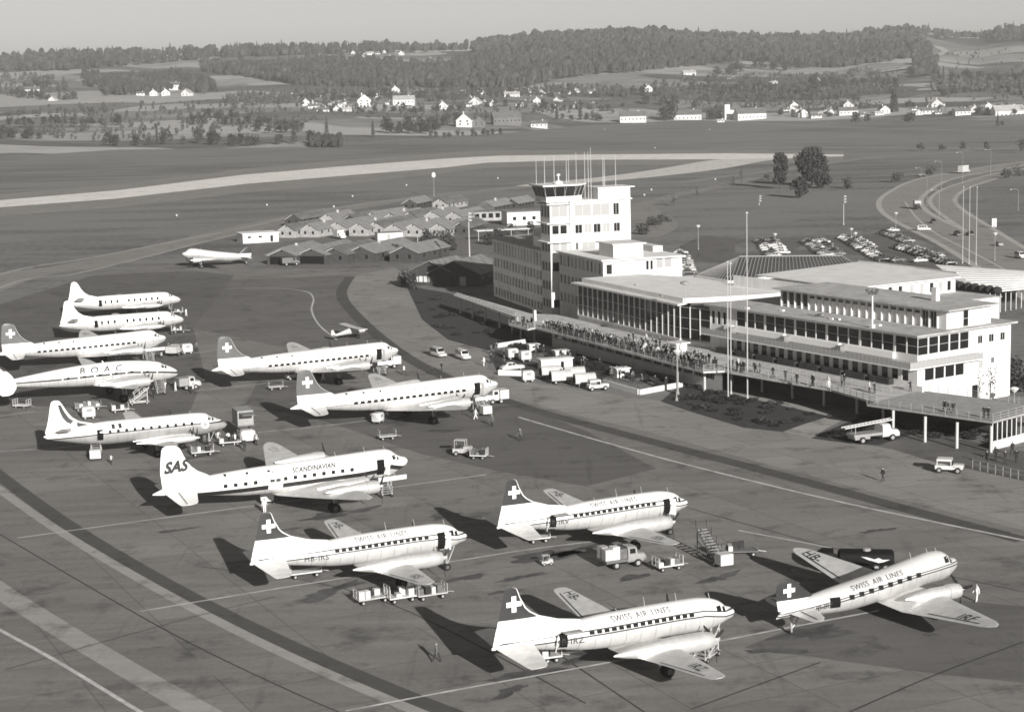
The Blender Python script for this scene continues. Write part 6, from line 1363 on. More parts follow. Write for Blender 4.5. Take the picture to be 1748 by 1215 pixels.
# ------------------------------------------------------------------ POLES
LAMPP=mat('lamp_pole_grey',.25,.6); POLE=mat('pole_white',.42,.5)
def pole(label,b,ytop,name='flagpole',cat='flagpole',r=.11,head=None,group=None,arm=0):
    P=np.array(W(*b)); lo,hi=1.,60.
    for _ in range(40):
        m=(lo+hi)/2
        if PX(P+[0,0,m])[1]>ytop: lo=m
        else: hi=m
    t=thing(name,label,cat,P,0,group); mb=MB(); mb.tube((0,0,0),(0,0,lo),r,r*.55,8); mb.tube((0,0,0),(0,0,.5),r*1.7,r*1.5,8); mb.build('pole',POLE if cat in('flagpole','mast') else LAMPP,t)
    if head=='ball': mb=MB(); mb.lathe([(0,.08),(.12,.2),(.3,.2),(.4,.05)],(0,0,lo),n=8); mb.build('finial',POLE,t)
    if head=='globe': mb=MB(); mb.lathe([(-1.2,.2),(-.9,.8),(.2,.95),(1.,.7),(1.2,.2)],(0,0,lo),n=12); mb.build('lamp_head',WALL,t)
    if head=='lamp': mb=MB(); mb.lathe([(-.5,.15),(-.3,.35),(.1,.7),(.3,.3)],(0,0,lo),n=10); mb.build('lamp_head',WALL,t)
    if head=='flood':
        mb=MB()
        for z in(0,-.9,-1.8): mb.box((.3,-.3,lo+z-.2),(.9,.5,.5),.4)
        mb.build('floodlight',STEEL,t)
    if head=='arm':
        mb=MB(); mb.tube((0,0,lo),(-1.2,-.2,lo+.5),.07); mb.tube((-1.2,-.2,lo+.5),(-2.6,-.4,lo+.4),.06); mb.build('arm',LAMPP,t); mb=MB(); mb.lathe([(0,.1),(.1,.4),(.3,.1)],(-2.7,-.4,lo+.2),n=8); mb.build('lamp_head',WALL,t)
    if head=='sign': mb=MB(); mb.b2(-.7,.7,-.1,.1,lo-2.6,lo); mb.build('panel',WALL,t)
    return t
pole('left flagpole of the pair in the dark bed before the terrace',(1243,680),450,head='ball'); pole('slightly shorter flagpole just right of the pair partner in the dark bed',(1248,673),452,head='ball'); pole('tallest flagpole, alone to the right in the dark terrace bed',(1276,680),366,head='ball')
for x,yb,yt,l in((1643,450,321,'left'),(1654,451,321,'middle'),(1666,452,321,'right')): pole(f'{l} one of the three tall flagpoles beside the approach road',(x,yb),yt,head='ball')
pole('tall pale mast between the huts and the grey office wing',(802,453),363,'light_mast','mast',.22,'flood'); pole('thin mast among the bushes in front of the huts',(714,441),402,'light_mast','mast',.16)
pole('white globe lamp on a post behind the huts',(741,335),299,'globe_lamp','lamp',.14,'globe')
pole('lamp post on the lawn left of the rooflight',(1192,426),386,'lamp_post','lamp post',.12,'lamp'); pole('tall floodlight post in the middle of the far lawn',(1440,384),334,'light_mast','mast',.14,'flood'); pole('faint floodlight post on the lawn left of the trees',(1296,350),334,'light_mast','mast',.12,'flood'); pole('lamp post at the car park entrance',(1529,394),364,'lamp_post','lamp post',.12,'lamp')
for x,yb,yt,l in((1582,352,300,'nearest'),(1607,326,277,'second'),(1573,303,288,'short'),(1643,315,262,'third'),(1691,297,257,'farthest')): pole(f'{l} arched street lamp along the curve of the approach road',(x,yb),yt,'street_lamp','street lamp',.08,'arm')
pole('slim street lamp on the grass island between the roads',(1603,372),326,'street_lamp','street lamp',.1,'arm'); pole('lamp post right of the three flagpoles',(1698,445),399,'lamp_post','lamp post',.12,'lamp'); pole('white signboard on the grass island right of the roads',(1697,389),373,'sign_board','sign',.2,'sign'); pole('street lamp at the far right edge of the grass island',(1738,360),325,'street_lamp','street lamp',.1,'arm')
for x,y,l in((1323,414,'left'),(1453,405,'middle'),(1460,412,'lower')): pole(f'{l} short white lamp post among the parked cars',(x,y),y-14,'lamp_post','lamp post',.1,'lamp')
pole('short white marker post on the dark flagpole bed',(1155,684),677,'marker_post','post',.14); pole('lamp post with flat white head behind the platform',(1731,690),664,'lamp_post','lamp post',.1,'lamp')
pole('white lamp on a pillar rising through the crowd at the terrace edge',(1156.5,673),600,'lamp_post','lamp post',.18,'lamp')
MARK=mat('marker_white',.5,.6)
for i,(x,y,l) in enumerate(((456,352,'on the grass left of the huts'),(302,370,'farther left on the grass before the taxiway'),(602,337,'on the grass above the middle huts'),(570,355,'at the taxiway edge behind the huts'),(694,318,'far on the grass between taxiway and runway'),(1112,326,'on the grass right of the tower'),(1221,308,'in a small cluster on the grass right of the tower'),(1100,335,'by the gravel path right of the tower'),(850,306,'on the grass left of the tower antennas'),(1032,222,'at the field edge below the village'),(1211,222,'beside its twin at the far field edge'),(1118,254,'beyond the runway end'))):
    P=hp(x,y); t=thing('runway_marker','white runway marker '+l,'marker',P,0); mb=MB(); mb.b2(-.3,.3,-.3,.3,.35,.9); mb.build('panel',MARK,t); mb=MB(); mb.tube((0,0,0),(0,0,.35),.08); mb.build('post',MARK,t)
# ------------------------------------------------------------------ TREES
BARK=mat('bark',.06,.95,0,.3,2); BRK=BARK
def crown_mesh(h,w,base,n,seed,leaf,lobes=14,conif=False):
    s=np.random.default_rng(seed); mb=MB(); vs=[];fs=[]
    if conif:
        t=s.uniform(0,1,n); r=w/2*(1-t)**.8*s.uniform(.4,1.05,n)*(1+.18*np.sin(t*38)); a=s.uniform(0,6.283,n); P=np.stack([r*np.cos(a),r*np.sin(a),base+(h-base)*t],1)
    else:
        C=[]; 
        for i in range(lobes):
            a=s.uniform(0,6.283); k=s.uniform(0,1); z=base+(h-base)*(.12+.80*k); rr_=w/2*.62*math.sin(math.pi*min(.95,.18+.74*k))**.6*math.sqrt(s.uniform(.05,1)); C.append((rr_*math.cos(a),rr_*math.sin(a),z,w*s.uniform(.16,.27)))
        C=np.array(C); idx=s.integers(0,lobes,n); D=s.normal(size=(n,3)); D/=np.linalg.norm(D,axis=1)[:,None]; rad=s.uniform(.35,1.05,n)**.6
        P=C[idx,:3]+D*(C[idx,3]*rad)[:,None]*[1,1,.85]
    A=s.normal(size=(n,3));A/=np.linalg.norm(A,axis=1)[:,None]; B=np.cross(A,s.normal(size=(n,3))); B/=np.linalg.norm(B,axis=1)[:,None]; l=leaf*s.uniform(.5,1.5,n)[:,None]
    Q=np.stack([P-A*l,P+B*l*.8,P+A*l,P-B*l*.8],1).reshape(-1,3); mb.v=[tuple(q) for q in Q]; mb.f=[(4*i,4*i+1,4*i+2,4*i+3) for i in range(n)]; mb.m=[0]*n
    return mb
def trunk_mesh(h,w,base,seed,r):
    s=random.Random(seed); mb=MB(); mb.tube((0,0,-.3),(0,0,base),r,r*.75,8); mb.tube((0,0,base),(s.uniform(-.3,.3),0,h*.85),r*.75,r*.15,7)
    for i in range(7):
        z=base+(h-base)*(.05+.6*i/7); a=s.uniform(0,6.28); mb.tube((0,0,z),(w*.34*math.cos(a),w*.34*math.sin(a),z+(h-base)*.22),r*.38,r*.08,5)
    return mb
def tree(label,P,h,w,base,n,seed,leaf,m,group=None,conif=False,lobes=16,name='tree',r=None):
    t=thing(name,label,'tree',P,0,group); crown_mesh(h,w,base,n,seed,leaf,lobes,conif).build('crown',m,t,fix=False); trunk_mesh(h,w,base,seed,r or h*.022).build('trunk',BARK,t); return t
def thgt(x,yb,yt):
    P=np.array(hp(x,yb)); D=math.hypot(P[0],P[1]); return P,(yb-yt)*D/FPX/ .995,D/FPX
P,h,k=thgt(1332,322,262); tree('left of the two big dark trees on the lawn behind the rooflight',P,h,34*k,h*.12,3600,1,.42,LEAF,lobes=22)
P,h,k=thgt(1386,318,255); tree('large broad dark tree on the lawn, right of the slimmer one',P,h,60*k,h*.16,5200,2,.5,LEAF,lobes=30)
P,h,k=thgt(1365,338,305); tree('low bushy tree at the foot of the large broad tree, front left',P,h,36*k,.5,1500,3,.4,LEAF,lobes=14); P,h,k=thgt(1405,322,298); tree('low bushy tree at the foot of the large broad tree, right side',P,h,34*k,.5,1400,4,.4,LEAF,lobes=14)
for i,(x,yb,yt,w,l) in enumerate(((1449,322,302,30,'small round tree on the lawn right of the big trees'),(1532,312,296,30,'small tree left of the approach road curve'),(1590,302,284,26,'tree inside the bend of the approach road'),(1310,308,298,14,'little bush left of the big trees'),(1572,258,245,16,'small tree near the perimeter track, left'),(1608,258,246,14,'small tree near the perimeter track, middle'),(1643,258,243,14,'small tree near the perimeter track, third'),(1683,257,243,18,'small tree near the perimeter track, right'),(1742,262,240,24,'dark tree at the right frame edge by the track'),(1715,304,292,28,'tree by the road at the right edge'),(1266,312,280,12,'thin bare young tree by the gravel path, left'),(1150,352,330,14,'thin young tree by the path right of the tower'),(1190,340,318,12,'thin young tree by the path, second'),(1252,318,296,12,'thin young tree by the path, third'))):
    P,h,k=thgt(x,yb,yt); tree(l,P,h,w*k,h*.2,420 if i<10 else 130,20+i,.32 if i<10 else .25,LEAF2 if i<10 else LEAF3,lobes=9)
P,h,k=thgt(889,520,470); P=np.array(W(889,517)); tree('dark tree in front of the grey office wing',P,5.6,3.2,1.2,900,41,.22,LEAF,lobes=12)
P=np.array(W(1690,690)); tree('thin bare sapling before the white end wall of the restaurant',P,5.5,3.4,1.2,160,42,.12,LEAF,lobes=12); P=np.array(W(1738,668)); tree('round dark bush tree behind the restaurant end wall',P,4.6,6.5,.4,1500,43,.26,LEAF,lobes=14)
for i,(x,y,w,h_) in enumerate(((695,490,5,4.2),(703,494,4,3.4),(690,486,4,3.),(620,442,4,3),(652,441,4,2.6),(675,440,5,3.4),(640,445,3,2.2),(720,428,6,4),(740,425,6,4),(757,420,6,4.5),(772,428,5,3.6),(730,412,6,3.6),(765,412,5,3.6),(836,418,6,3.5),(850,412,6,3.5),(870,402,5,3.5),(905,398,5,3.4),(582,445,3,2.),(1085,437,3,2.),(1100,428,3,1.8),(1120,384,8,2.6),(1135,378,7,2.2),(1095,400,7,2.8),(1740,300,12,4))):
    tree('bush '+('at the corner of the tall dark hut' if i<3 else 'among the front row of huts' if i<13 else 'between the white block and the tower' if i<18 else 'beside the gravel yard right of the tower'),W(x,y),h_,w,.2,420,60+i,.26,LEAF if i%3 else LEAF2,group='bushes '+('at the corner of the tall dark hut' if i<3 else 'among the front row of huts' if i<13 else 'between the white block and the tower' if i<18 else 'beside the gravel yard right of the tower'),lobes=9,name='bush',r=.08)
# valley trees: shared crowns
FOL=[mat('far_leaves_dark',.05,1,0,.35,.05,3,spec=.05),mat('far_leaves_mid',.066,1,0,.35,.05,3,spec=.05),mat('far_leaves_pale',.085,1,0,.3,.05,3,spec=.05)]
VT=[]
for i in range(6):
    cm=crown_mesh(1.,.95,.12,340,200+i,.055,12) if i<4 else crown_mesh(1.,.5,.05,300,200+i,.05,10,True)
    c=cm.build('crown',FOL[i%3],fix=False); tr=trunk_mesh(.9,.8,.2,i,.03).build('trunk',BARK); VT.append((c,tr))
kinds=['dark round tree','mid toned round tree','pale round tree','dark broad tree','slim mid toned conifer','slim pale conifer']
firsts=set()
def vtree(x,y,wpx,where,k=None,asp=None):
    P=np.array(hp(x,y)); D=math.hypot(P[0],P[1]); k=random.choices(range(6),(4,3,2,4,.6,.3))[0] if k is None else k
    w=wpx*D/FPX*(1. if k<4 else 1.); h=w*(asp or random.uniform(.75,1.1)) if k<4 else w*2.
    t=thing('tree',f'{kinds[k]} {where}','tree',P,random.random()*6,f'{kinds[k]}s {where}')
    for o in VT[k]:
        if k not in firsts: q=o
        else: q=o.copy(); COL.objects.link(q)
        q.parent=t
    firsts.add(k); t.scale=(w,w,h)
def row(pts,n,w,where,js=2.,k=None,asp=None):
    P=np.array(pts,float); seg=np.r_[0,np.cumsum(np.hypot(*np.diff(P,axis=0).T))]
    for i in range(n):
        s_=seg[-1]*(i+random.random())/n; x=np.interp(s_,seg,P[:,0])+random.gauss(0,js); y=np.interp(s_,seg,P[:,1])+random.gauss(0,js*.35); vtree(x,y,w*random.uniform(.7,1.3),where,k,asp)
row([(0,238),(65,238)],6,22,'in the hedgerow at the left edge of the airfield'); row([(5,214),(60,216),(120,214),(215,214)],17,15,'in the long hedge row across the left meadow')
row([(170,250),(240,248),(330,245),(450,250)],13,22,'on the meadow just beyond the airfield at left'); row([(330,214),(420,215),(520,222)],17,17,'in the left centre hedge below the hamlet'); row([(310,205),(400,204),(470,215)],9,15,'in the upper left hedge')
row([(360,245),(440,247),(560,244)],9,18,'in the loose row on the field edge'); row([(400,222),(470,226),(530,225)],6,15,'in the lower left hedge')
row([(20,165),(90,172),(130,172)],9,15,'around the left farmhouse'); row([(60,150),(85,150)],4,14,'behind the left farmhouse'); row([(140,192),(160,195)],3,10,'on the left slope')
row([(500,165),(560,175),(620,168),(690,165),(760,165)],22,13,'between the houses of the left village',3); row([(640,190),(700,192),(760,192),(800,188)],15,13,'below the left village houses',3); row([(540,190),(600,192),(640,196)],9,10,'in gardens of the left village',3)
row([(655,228),(690,228),(720,228),(750,226)],14,20,'in the dark clump on the field edge',3,0,1.2); row([(637,235)],1,18,'alone and dark at the field edge',0,4,1.4); row([(730,236),(790,234),(860,230)],12,12,'in the hedge at the field edge',2); row([(740,215),(780,215)],4,18,'beside the gabled farmhouse')
row([(820,180),(900,186),(980,190),(1040,190)],17,12,'among the middle village houses',4); row([(840,165),(900,167),(980,168),(1060,165)],16,11,'behind the middle village houses',4); row([(950,205),(1000,205),(1040,207)],8,14,'at the lower edge of the middle village',3)
row([(1080,160),(1130,165),(1100,180),(1180,180)],13,15,'on the bushy slope under the forest',5); row([(1180,150),(1250,160),(1320,155),(1400,165)],22,15,'on the overgrown slope in the centre right',7); row([(1230,130),(1300,120),(1370,120)],11,18,'in the copse below the forest edge',5); row([(1370,145),(1420,150),(1500,145),(1540,150)],17,15,'on the overgrown slope right of centre',6); row([(1190,172),(1290,172),(1380,172),(1480,172)],19,12,'above the lower village',4)
row([(1130,207),(1150,206)],3,24,'at the low farm by the field',2,3); row([(1200,205),(1235,205)],4,18,'left of the towered house',2); row([(1270,198),(1300,198)],5,15,'behind the long low house',1,4,2.); row([(1325,200),(1340,198),(1415,205)],5,16,'among the right village houses'); row([(1520,192),(1535,192)],4,17,'beside the steep roofed house',1,4,2.)
row([(1590,140),(1650,138),(1748,140)],18,15,'on the slope at the right',4); row([(1600,165),(1680,160),(1748,160)],11,13,'on the lower slope at the right',4); row([(1620,195),(1690,195),(1748,195)],11,15,'among the rightmost village houses'); row([(1450,210),(1490,208)],2,22,'standing free on the right meadow',1,3,.8); row([(1552,211)],1,20,'alone and dark on the right meadow',0,0,.8); row([(1545,180),(1560,185)],3,13,'by the right village'); row([(1700,216),(1710,214)],2,12,'on the far right meadow')
# ------------------------------------------------------------------ FORESTS (one mass each)
def forest(label,poly,n,hm,k=(.5,.4,.1),con=.35,name='forest',hj=.38):
    s=np.random.default_rng(len(label)); xs_=np.array([q[0] for q in poly]);ys_=np.array([q[1] for q in poly]); V=[];Fc=[];Mi=[]
    ico=[]; 
    for a in np.linspace(0,6.283,6,endpoint=False): ico.append((math.cos(a),math.sin(a),-.2))
    c=0; tries=0
    while c<n and tries<n*30:
        tries+=1; x=s.uniform(xs_.min(),xs_.max()); y=s.uniform(ys_.min(),ys_.max()); r_=False; j=len(poly)-1
        for i in range(len(poly)):
            if (ys_[i]>y)!=(ys_[j]>y) and x<(xs_[j]-xs_[i])*(y-ys_[i])/(ys_[j]-ys_[i])+xs_[i]: r_=not r_
            j=i
        if not r_: continue
        P=np.array(hp(x,y)); c+=1; h=hm*.8*s.uniform(.55,1.45)*(1.25 if s.random()<.08 else 1); o=len(V); u_=.5+.5*math.sin(P[0]*.011+1.3*math.sin(P[1]*.007))*math.sin(P[1]*.009+P[0]*.003); m=int(np.clip(np.searchsorted(np.cumsum(k),.55*s.random()+.45*u_),0,2))
        if s.random()<con:
            w=h*.17; N=6; a0=s.uniform(0,6)
            for lv,(z,r) in enumerate(((.12,1.),(.5,.72),(.85,.25))):
                for i in range(N): a=a0+6.283*i/N+lv*.5; rr_=w*r*s.uniform(.7,1.3); V.append((P[0]+rr_*math.cos(a),P[1]+rr_*math.sin(a),P[2]+h*z*s.uniform(.93,1.07)))
            V.append((P[0],P[1],P[2]+h*1.08))
            for lv in range(2):
                for i in range(N): Fc.append((o+lv*N+i,o+lv*N+(i+1)%N,o+lv*N+N+(i+1)%N,o+lv*N+N+i)); Mi.append(min(2,m))
            for i in range(N): Fc.append((o+2*N+i,o+2*N+(i+1)%N,o+3*N)); Mi.append(m)
        else:
            w=h*s.uniform(.2,.36); N=7; a0=s.uniform(0,6)
            for lv,(z,r) in enumerate(((.18,.65),(.5,1.05),(.8,.8))):
                for i in range(N): a=a0+6.283*i/N+lv*.4; rr_=w*r*s.uniform(.65,1.3); V.append((P[0]+rr_*math.cos(a),P[1]+rr_*math.sin(a),P[2]+h*z*s.uniform(.9,1.1)))
            V.append((P[0]+s.uniform(-1,1),P[1],P[2]+h*.96))
            for lv in range(2):
                for i in range(N): Fc.append((o+lv*N+i,o+lv*N+(i+1)%N,o+lv*N+N+(i+1)%N,o+lv*N+N+i)); Mi.append(m if s.random()<.8 else (m+1)%3)
            for i in range(N): Fc.append((o+2*N+i,o+2*N+(i+1)%N,o+3*N)); Mi.append(m)
    mb=MB(); mb.v=V; mb.f=Fc; mb.m=Mi; ob=mb.build(name,FOL,fix=False); tag(ob,label,'forest',None,'stuff'); return ob
S_=lambda x:lerp(SIL,x)+14
def ridge(x0,x1,low,step=40):
    xs_=list(np.arange(x0,x1,step))+[x1]; return [(x,S_(x)-6) for x in xs_]+low
forest('dark forest along the ridge skyline at the left',ridge(-250,800,[(800,88),(700,92),(600,93),(500,96),(420,98),(360,100),(300,106),(230,112),(110,121),(0,122),(-250,125)]),2025,17,(.45,.45,.1),.4)
forest('broad forest covering the highest hill in the centre',ridge(800,1590,[(1565,88),(1540,82),(1420,84),(1300,84),(1150,80),(1000,84),(900,92),(820,98)]),2835,17,(.25,.5,.25),.2)
forest('darker lower forest belt on the central hill',[(765,112),(820,98),(900,92),(1000,84),(1150,80),(1300,84),(1420,84),(1540,80),(1565,70),(1592,90),(1590,100),(1510,108),(1440,117),(1370,118),(1330,108),(1280,104),(1200,112),(1160,116),(1080,124),(1010,128),(955,134),(900,150),(830,155),(770,156)],4860,16,(.6,.35,.05),.5)
forest('dark wood across the left centre slope',[(342,110),(400,116),(460,112),(520,106),(620,105),(700,114),(770,112),(790,128),(765,152),(700,150),(640,152),(560,150),(500,147),(420,132),(348,128)],2295,15,(.6,.35,.05),.4)
forest('wood behind the left hillside hamlet',[(143,128),(165,127),(176,140),(230,132),(290,130),(360,138),(372,158),(335,163),(305,150),(255,162),(182,164),(172,150),(146,147)],702,13,(.65,.3,.05),.3)
forest('thin scattered wood on the far left slope',[(-100,130),(60,132),(110,138),(120,160),(40,168),(-100,170)],256,10,(.3,.5,.2),.2)
forest('small square dark wood on the right slope',[(1561,110),(1598,108),(1602,130),(1560,131)],256,14,(.7,.3,0),.4); forest('wooded knoll on the skyline at the right edge',ridge(1700,1900,[(1900,75),(1748,72),(1702,72)]),567,17,(.6,.4,0),.3)
forest('wood along the skyline right of the central hill',ridge(1590,1700,[(1700,68),(1640,66),(1600,70)]),229,14,(.4,.5,.1),.3); forest('dark low plantation at the edge of the airfield',[(529,243),(583,243),(583,252),(529,252)],405,7,(1,0,0),.4)
forest('bushy thicket on the slope above the right village',[(1100,150),(1200,130),(1300,128),(1400,128),(1480,120),(1540,125),(1545,160),(1400,172),(1200,172),(1110,172)],702,7,(.3,.5,.2),.05); forest('scrub woodland in the centre between village and forest',[(770,150),(860,155),(960,150),(1060,150),(1080,170),(960,162),(820,172),(720,175)],513,8,(.35,.5,.15),.15); forest('scrub between the left wood and the left village',[(380,165),(470,160),(600,155),(700,152),(760,158),(700,168),(560,165),(460,180),(380,185)],405,7,(.3,.5,.2),.1)
forest('scattered scrub on the left lower meadows',[(0,195),(120,180),(300,175),(420,185),(540,200),(520,225),(330,235),(200,245),(0,232)],330,7,(.3,.5,.2),.0); forest('wooded strip on the right hillside',[(1590,140),(1660,132),(1748,128),(1900,130),(1900,165),(1748,165),(1650,160),(1590,160)],580,9,(.35,.5,.15),.15); forest('orchard trees scattered over the left village slope',[(360,180),(480,165),(640,160),(780,165),(1060,172),(1080,195),(900,200),(780,208),(600,205),(480,210)],360,6,(.3,.5,.2),0.)
forest('scrub and orchards on the right hillside meadows',[(1600,95),(1748,80),(1900,85),(1900,185),(1560,185),(1600,150)],260,6,(.3,.5,.2),0.)
forest('low bushes at the foot of the central hill',[(1160,176),(1500,176),(1520,186),(1180,186)],216,5,(.3,.5,.2),0.)
# ------------------------------------------------------------------ VILLAGES
HW=mat('house_white_plaster',.66,.85,0,.05,.2); HT=mat('house_tile_roof',.13,.85,0,.2,.2); HTL=mat('house_pale_roof',.38,.85,0,.15,.2); HGY=mat('house_timber',.14,.85,0,.2,.2)
def house(x,y,wpx,label,kind=0,rz=None,asp=.6,wm=HW,rm=HT):
    P=np.array(hp(x,y)); D=math.hypot(P[0],P[1]); w=wpx*D/FPX; t=thing('village_house',label,'house',P,0)
    if kind==0: L,b,he,hr=w,w*asp,w*.34,w*.62      # gable end turned to the camera
    else: L,b,he,hr=w,w*.45,w*.24,w*.42
    if kind==0:
        t.rotation_euler=(0,0,R(90)+(rz if rz is not None else R(random.uniform(-25,10)))); r=gable(t,w*1.1,w,he*1.25,hr*1.35,wm,rm,.3,0,False,False,-2.)
        for i,(yy,zz) in enumerate(((-w*.25,he*.35),(w*.25,he*.35),(-w*.22,he*.9),(w*.22,he*.9))): mb=MB(); mb.b2(-.08,-.01,yy-w*.05,yy+w*.05,zz,zz+he*.3); mb.build('window',GLASS,t)
        mb=MB(); mb.b2(w*.5,w*.5+w*.07,w*.1,w*.17,hr*1.1,hr*1.35+w*.12); mb.build('chimney',wm,r)
    elif kind==1:
        t.rotation_euler=(0,0,rz if rz is not None else R(random.uniform(-8,15))); t2=t
        mb=MB(); w2=b; mb.add([(0-L/2,-b/2,-2),(L/2,-b/2,-2),(L/2,b/2,-2),(-L/2,b/2,-2),(-L/2,-b/2,he),(L/2,-b/2,he),(L/2,b/2,he),(-L/2,b/2,he),(-L/2,0,hr),(L/2,0,hr)],[(0,1,5,4),(2,3,7,6),(1,2,6,9,5),(3,0,4,8,7)]); mb.build('wall',wm,t)
        mb=MB(); s=(hr-he)/(b/2); o_=.4
        for sd in(1,-1):
            vs=[(-L/2-o_,0,hr+.05),(L/2+o_,0,hr+.05),(L/2+o_,sd*(b/2+o_),he-s*o_+.05),(-L/2-o_,sd*(b/2+o_),he-s*o_+.05)]; vs+=[(p,q,r_+.2) for p,q,r_ in vs]; mb.add(vs,[(0,1,2,3),(7,6,5,4),(0,4,5,1),(1,5,6,2),(2,6,7,3),(3,7,4,0)])
        r=mb.build('roof',rm,t); nw=max(2,int(L/4))
        for i in range(min(nw,8)): mb=MB(); xx=-L/2+L*(i+.5)/nw; mb.b2(xx-.6,xx+.6,-b/2-.08,-b/2-.01,he*.4,he*.4+min(1.5,he*.4)); mb.build('window',GLASS,t)
        mb=MB(); mb.b2(L*.2,L*.2+.9,-.4,.5,hr*.9,hr+1.2); mb.build('chimney',wm,r)
    return t
HS=[(55,159,24,'long white farmhouse alone at the far left slope',1),(88,175,11,'small pale house below the left farmhouse',0),(262,164,13,'white house at the left end of the hillside hamlet',0),(283,164,14,'white house in the middle of the hillside hamlet',0),(295,152,27,'long white house highest in the hillside hamlet',1),(316,165,14,'white house at the right end of the hillside hamlet',0),(240,163,14,'low pale shed at the lower left of the hamlet',1),(500,166,11,'small pale house left of the village entrance',0),(507,164,12,'white low cottage at the left end of the village',1),(548,164,7,'narrow pale house above the village terraces',0),
(536,186,20,'white block house, left of the four in the lower left village',1),(551,193,22,'white block house nearest in the lower left village',1),(574,182,20,'white block house, upper of the four in the left village',1),(590,192,20,'white block house, right of the four in the left village',1),(622,181,23,'bigger white house with broad gable right of the four blocks',0),(648,159,11,'little white house above the left village',1),(675,159,14,'bright white gabled house high in the left village',0),(690,179,36,'long white house with many windows in the left village',1),(730,213,18,'long pale house left of the gabled farm',1),(756,187,16,'white house with dark roof in the village centre',0),
(797,183,17,'white annex left of the tall gabled house',1),(810,181,17,'tall white gabled house in the village centre',0),(842,182,12,'narrow white gabled house right of centre',0),(826,166,12,'small grey house behind the tall gabled one',0),(859,163,16,'white house at the left of the upper row',1),(874,168,26,'long low white house in the upper row',1),(898,161,18,'white house in the middle of the upper row',1),(917,178,14,'white gabled house right of the village centre',0),(924,161,9,'small white house in the upper row, right part',0),(934,163,11,'white house at the right part of the upper row',1),(950,176,12,'white gabled house next to the low white one',0),(944,188,18,'low white house nearest the field in the middle village',1),(952,164,10,'tiny white house at the right of the upper row',1),(982,160,10,'pale house by the single poplar',0),(1011,161,18,'pale long house at the right end of the middle village',1),(1010,180,11,'low white shed under the right end of the middle village',1),
(792,217,27,'broad white gabled farmhouse at the field edge',0),(818,217,21,'grey timber gabled barn beside the white farmhouse',0),(864,212,48,'long dark roofed barn at the field edge',1),(920,218,28,'arched white shed at the field edge',1),(1080,209,44,'long white low house behind garden trees',1),(984,186,12,'dark roofed house in the middle village',0),
(1107,157,14,'white gabled house alone on the slope right of the village',0),(1176,130,22,'house with a large pale roof on the upper slope',1),(1248,138,14,'pale low house on the overgrown slope',1),(1320,145,14,'pale house among bushes right of centre',1),(1396,139,7,'tiny white house on the overgrown slope',0),(1174,207,46,'long low pale building left of the towered house',1),(1280,206,50,'long low white building right of the towered house',1),(1230,209,12,'small white shed before the towered house',1),
(1356,186,14,'white house behind the right village lane',0),(1372,201,17,'white gabled house in the right village',0),(1393,202,18,'white house beside the gabled one in the right village',1),(1448,186,16,'dark steep roofed barn in the right village',0),(1447,197,32,'farm with broad dark roof in the right village',1),(1473,199,12,'low white shed right of the broad roofed farm',1),(1511,195,17,'tall white house with steep roof in the right village',0),(1500,197,16,'pale annex left of the steep roofed house',1),(1578,192,20,'white house at the left of the far right cluster',1),(1600,186,19,'white gabled house topmost in the far right cluster',0),(1586,195,25,'long white house in front of the far right cluster',1),(1610,194,16,'dark roofed barn in the far right cluster',0),(1641,197,28,'long pale house in the far right village',1),(1665,192,14,'white gabled house of the far right village',0),(1697,194,9,'small white house near the right edge',0),(1707,192,10,'second small white house near the right edge',1),(1720,202,50,'long low pale roof at the right edge of the village',1),
(603,93,7,'narrow pale house in the hilltop hamlet',0),(620,104,12,'white gabled house lowest in the hilltop hamlet',0),(632,94,12,'white house in the middle of the hilltop hamlet',1),(644,93,9,'low white house beside it on the hilltop',1),(666,103,10,'white gabled house at the right of the hilltop hamlet',0),(685,95,9,'white house at the far right of the hilltop hamlet',0),(734,103,6,'tiny pale house on the slope right of the hilltop hamlet',0)]
for i,(x,y,w,l,k) in enumerate(HS):
    dark=any(q in l for q in('barn','timber','grey')); house(x,y,w,l,k,wm=HGY if 'timber' in l or 'dark roofed barn' in l else (HW),rm=HTL if (i%4==1 and not dark) or 'pale roof' in l else HT)
for (x0,x1,y0,y1,nn,w0,lb) in ((500,700,158,192,11,10,'small white house among the trees of the left village'),(790,1020,158,184,16,9,'small white house among the trees of the middle village'),(1330,1420,186,199,6,10,'small white house among the trees of the right village'),(1560,1730,184,198,12,10,'small white house among the trees of the far right village'),(600,690,90,100,3,7,'small white house of the hilltop hamlet')):
    for i in range(nn): house(random.uniform(x0,x1),random.uniform(y0,y1),w0*random.uniform(.75,1.3),lb,random.choice((0,1,1)),rm=HTL if random.random()<.35 else HT)['group']=lb.replace('small white house','small white houses')
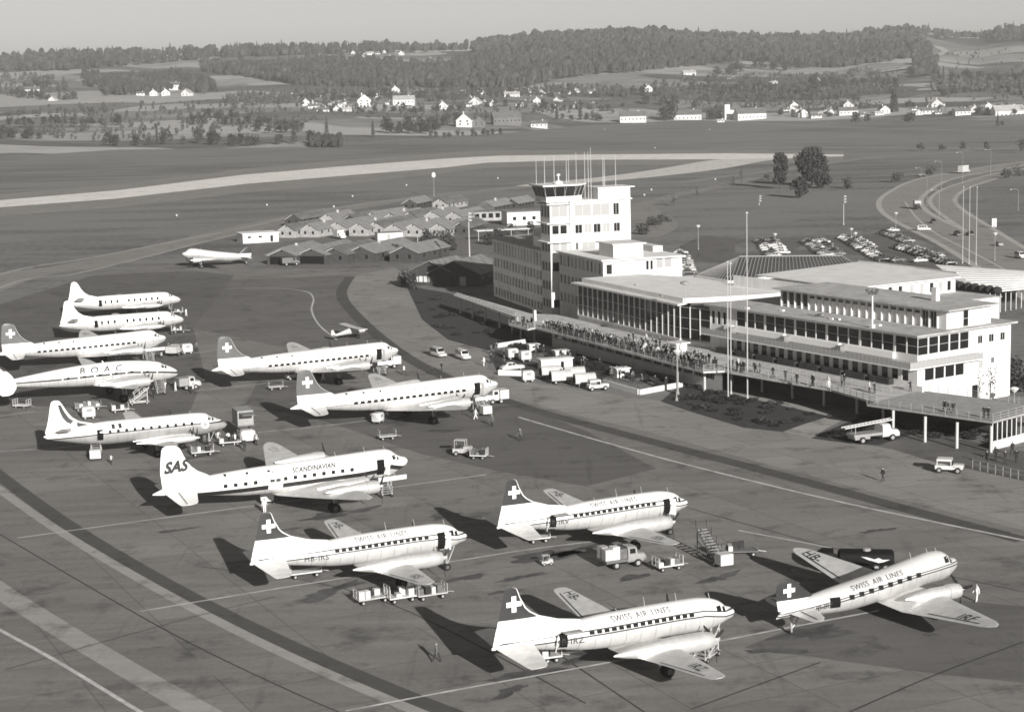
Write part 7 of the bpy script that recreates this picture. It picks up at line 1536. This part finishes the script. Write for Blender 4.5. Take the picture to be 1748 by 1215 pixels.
P=np.array(hp(1250,203)); k=math.hypot(P[0],P[1])/FPX; t=thing('village_mansion','tall white house with a small corner tower in the right village','house',P,R(5)); w=30*k; mb=MB(); mb.b2(-w/2,w/2,-w*.3,w*.3,-2,w*.5); mb.build('wall',HW,t); mb=MB(); mb.b2(-w*.5,-w*.2,-w*.36,-w*.301,-2,w*.8); mb.b2(-w*.5,-w*.2,-w*.299,0,w*.501,w*.8); mb.build('tower',HW,t)
mb=MB(); mb.add([(-w*.18,-w*.34,w*.5),(w*.53,-w*.34,w*.5),(w*.53,w*.34,w*.5),(-w*.18,w*.34,w*.5),(0,0,w*.78),(w*.35,0,w*.78)],[(0,1,5,4),(1,2,5),(2,3,4,5),(3,0,4),(3,2,1,0)]); mb.build('roof',HT,t)
for i in range(5): mb=MB(); xx=-w*.38+i*w*.18; mb.b2(xx-.7,xx+.7,-w*.3-.06-(w*.06 if i==0 else 0),-w*.3-.01-(w*.06 if i==0 else 0),w*.2,w*.2+1.6); mb.build('window',GLASS,t)
# road up the right hill
n_=[hp(x,y) for x,y in ((1480,128),(1540,120),(1580,106),(1605,96),(1615,90),(1600,82),(1580,78))]
mb=MB()
for a,b in zip(n_[:-1],n_[1:]):
    k=8
    for i in range(k):
        p=a+(b-a)*i/k; q=a+(b-a)*(i+1)/k; d=(q-p)[:2]; nn_=np.array([-d[1],d[0],0])/np.linalg.norm(d)*7; up_=np.array([0,0,2.2]); mb.quad(p-nn_+up_,p+nn_+up_,q+nn_+up_,q-nn_+up_)
struct('hill_road',mb,mat('pale_track',.45,.9),'pale winding track on the right hill',fix=False)
# ------------------------------------------------------------------ HAZE
mb=MB(); mb.b2(-5200,6200,-300,9800,-320,215); hz=mb.build('haze',[]); hz['kind']='stuff'; hz['label']='thin pale haze lying over the valley'
m=bpy.data.materials.new('haze'); m.use_nodes=True; nt=m.node_tree; nt.nodes.remove(nt.nodes['Principled BSDF']); v=nt.nodes.new('ShaderNodeVolumePrincipled'); v.inputs['Density'].default_value=1.6e-4; v.inputs['Color'].default_value=(.9,.885,.85,1); v.inputs['Anisotropy'].default_value=.2
nt.links.new(v.outputs[0],nt.nodes['Material Output'].inputs['Volume']); hz.data.materials.append(m)
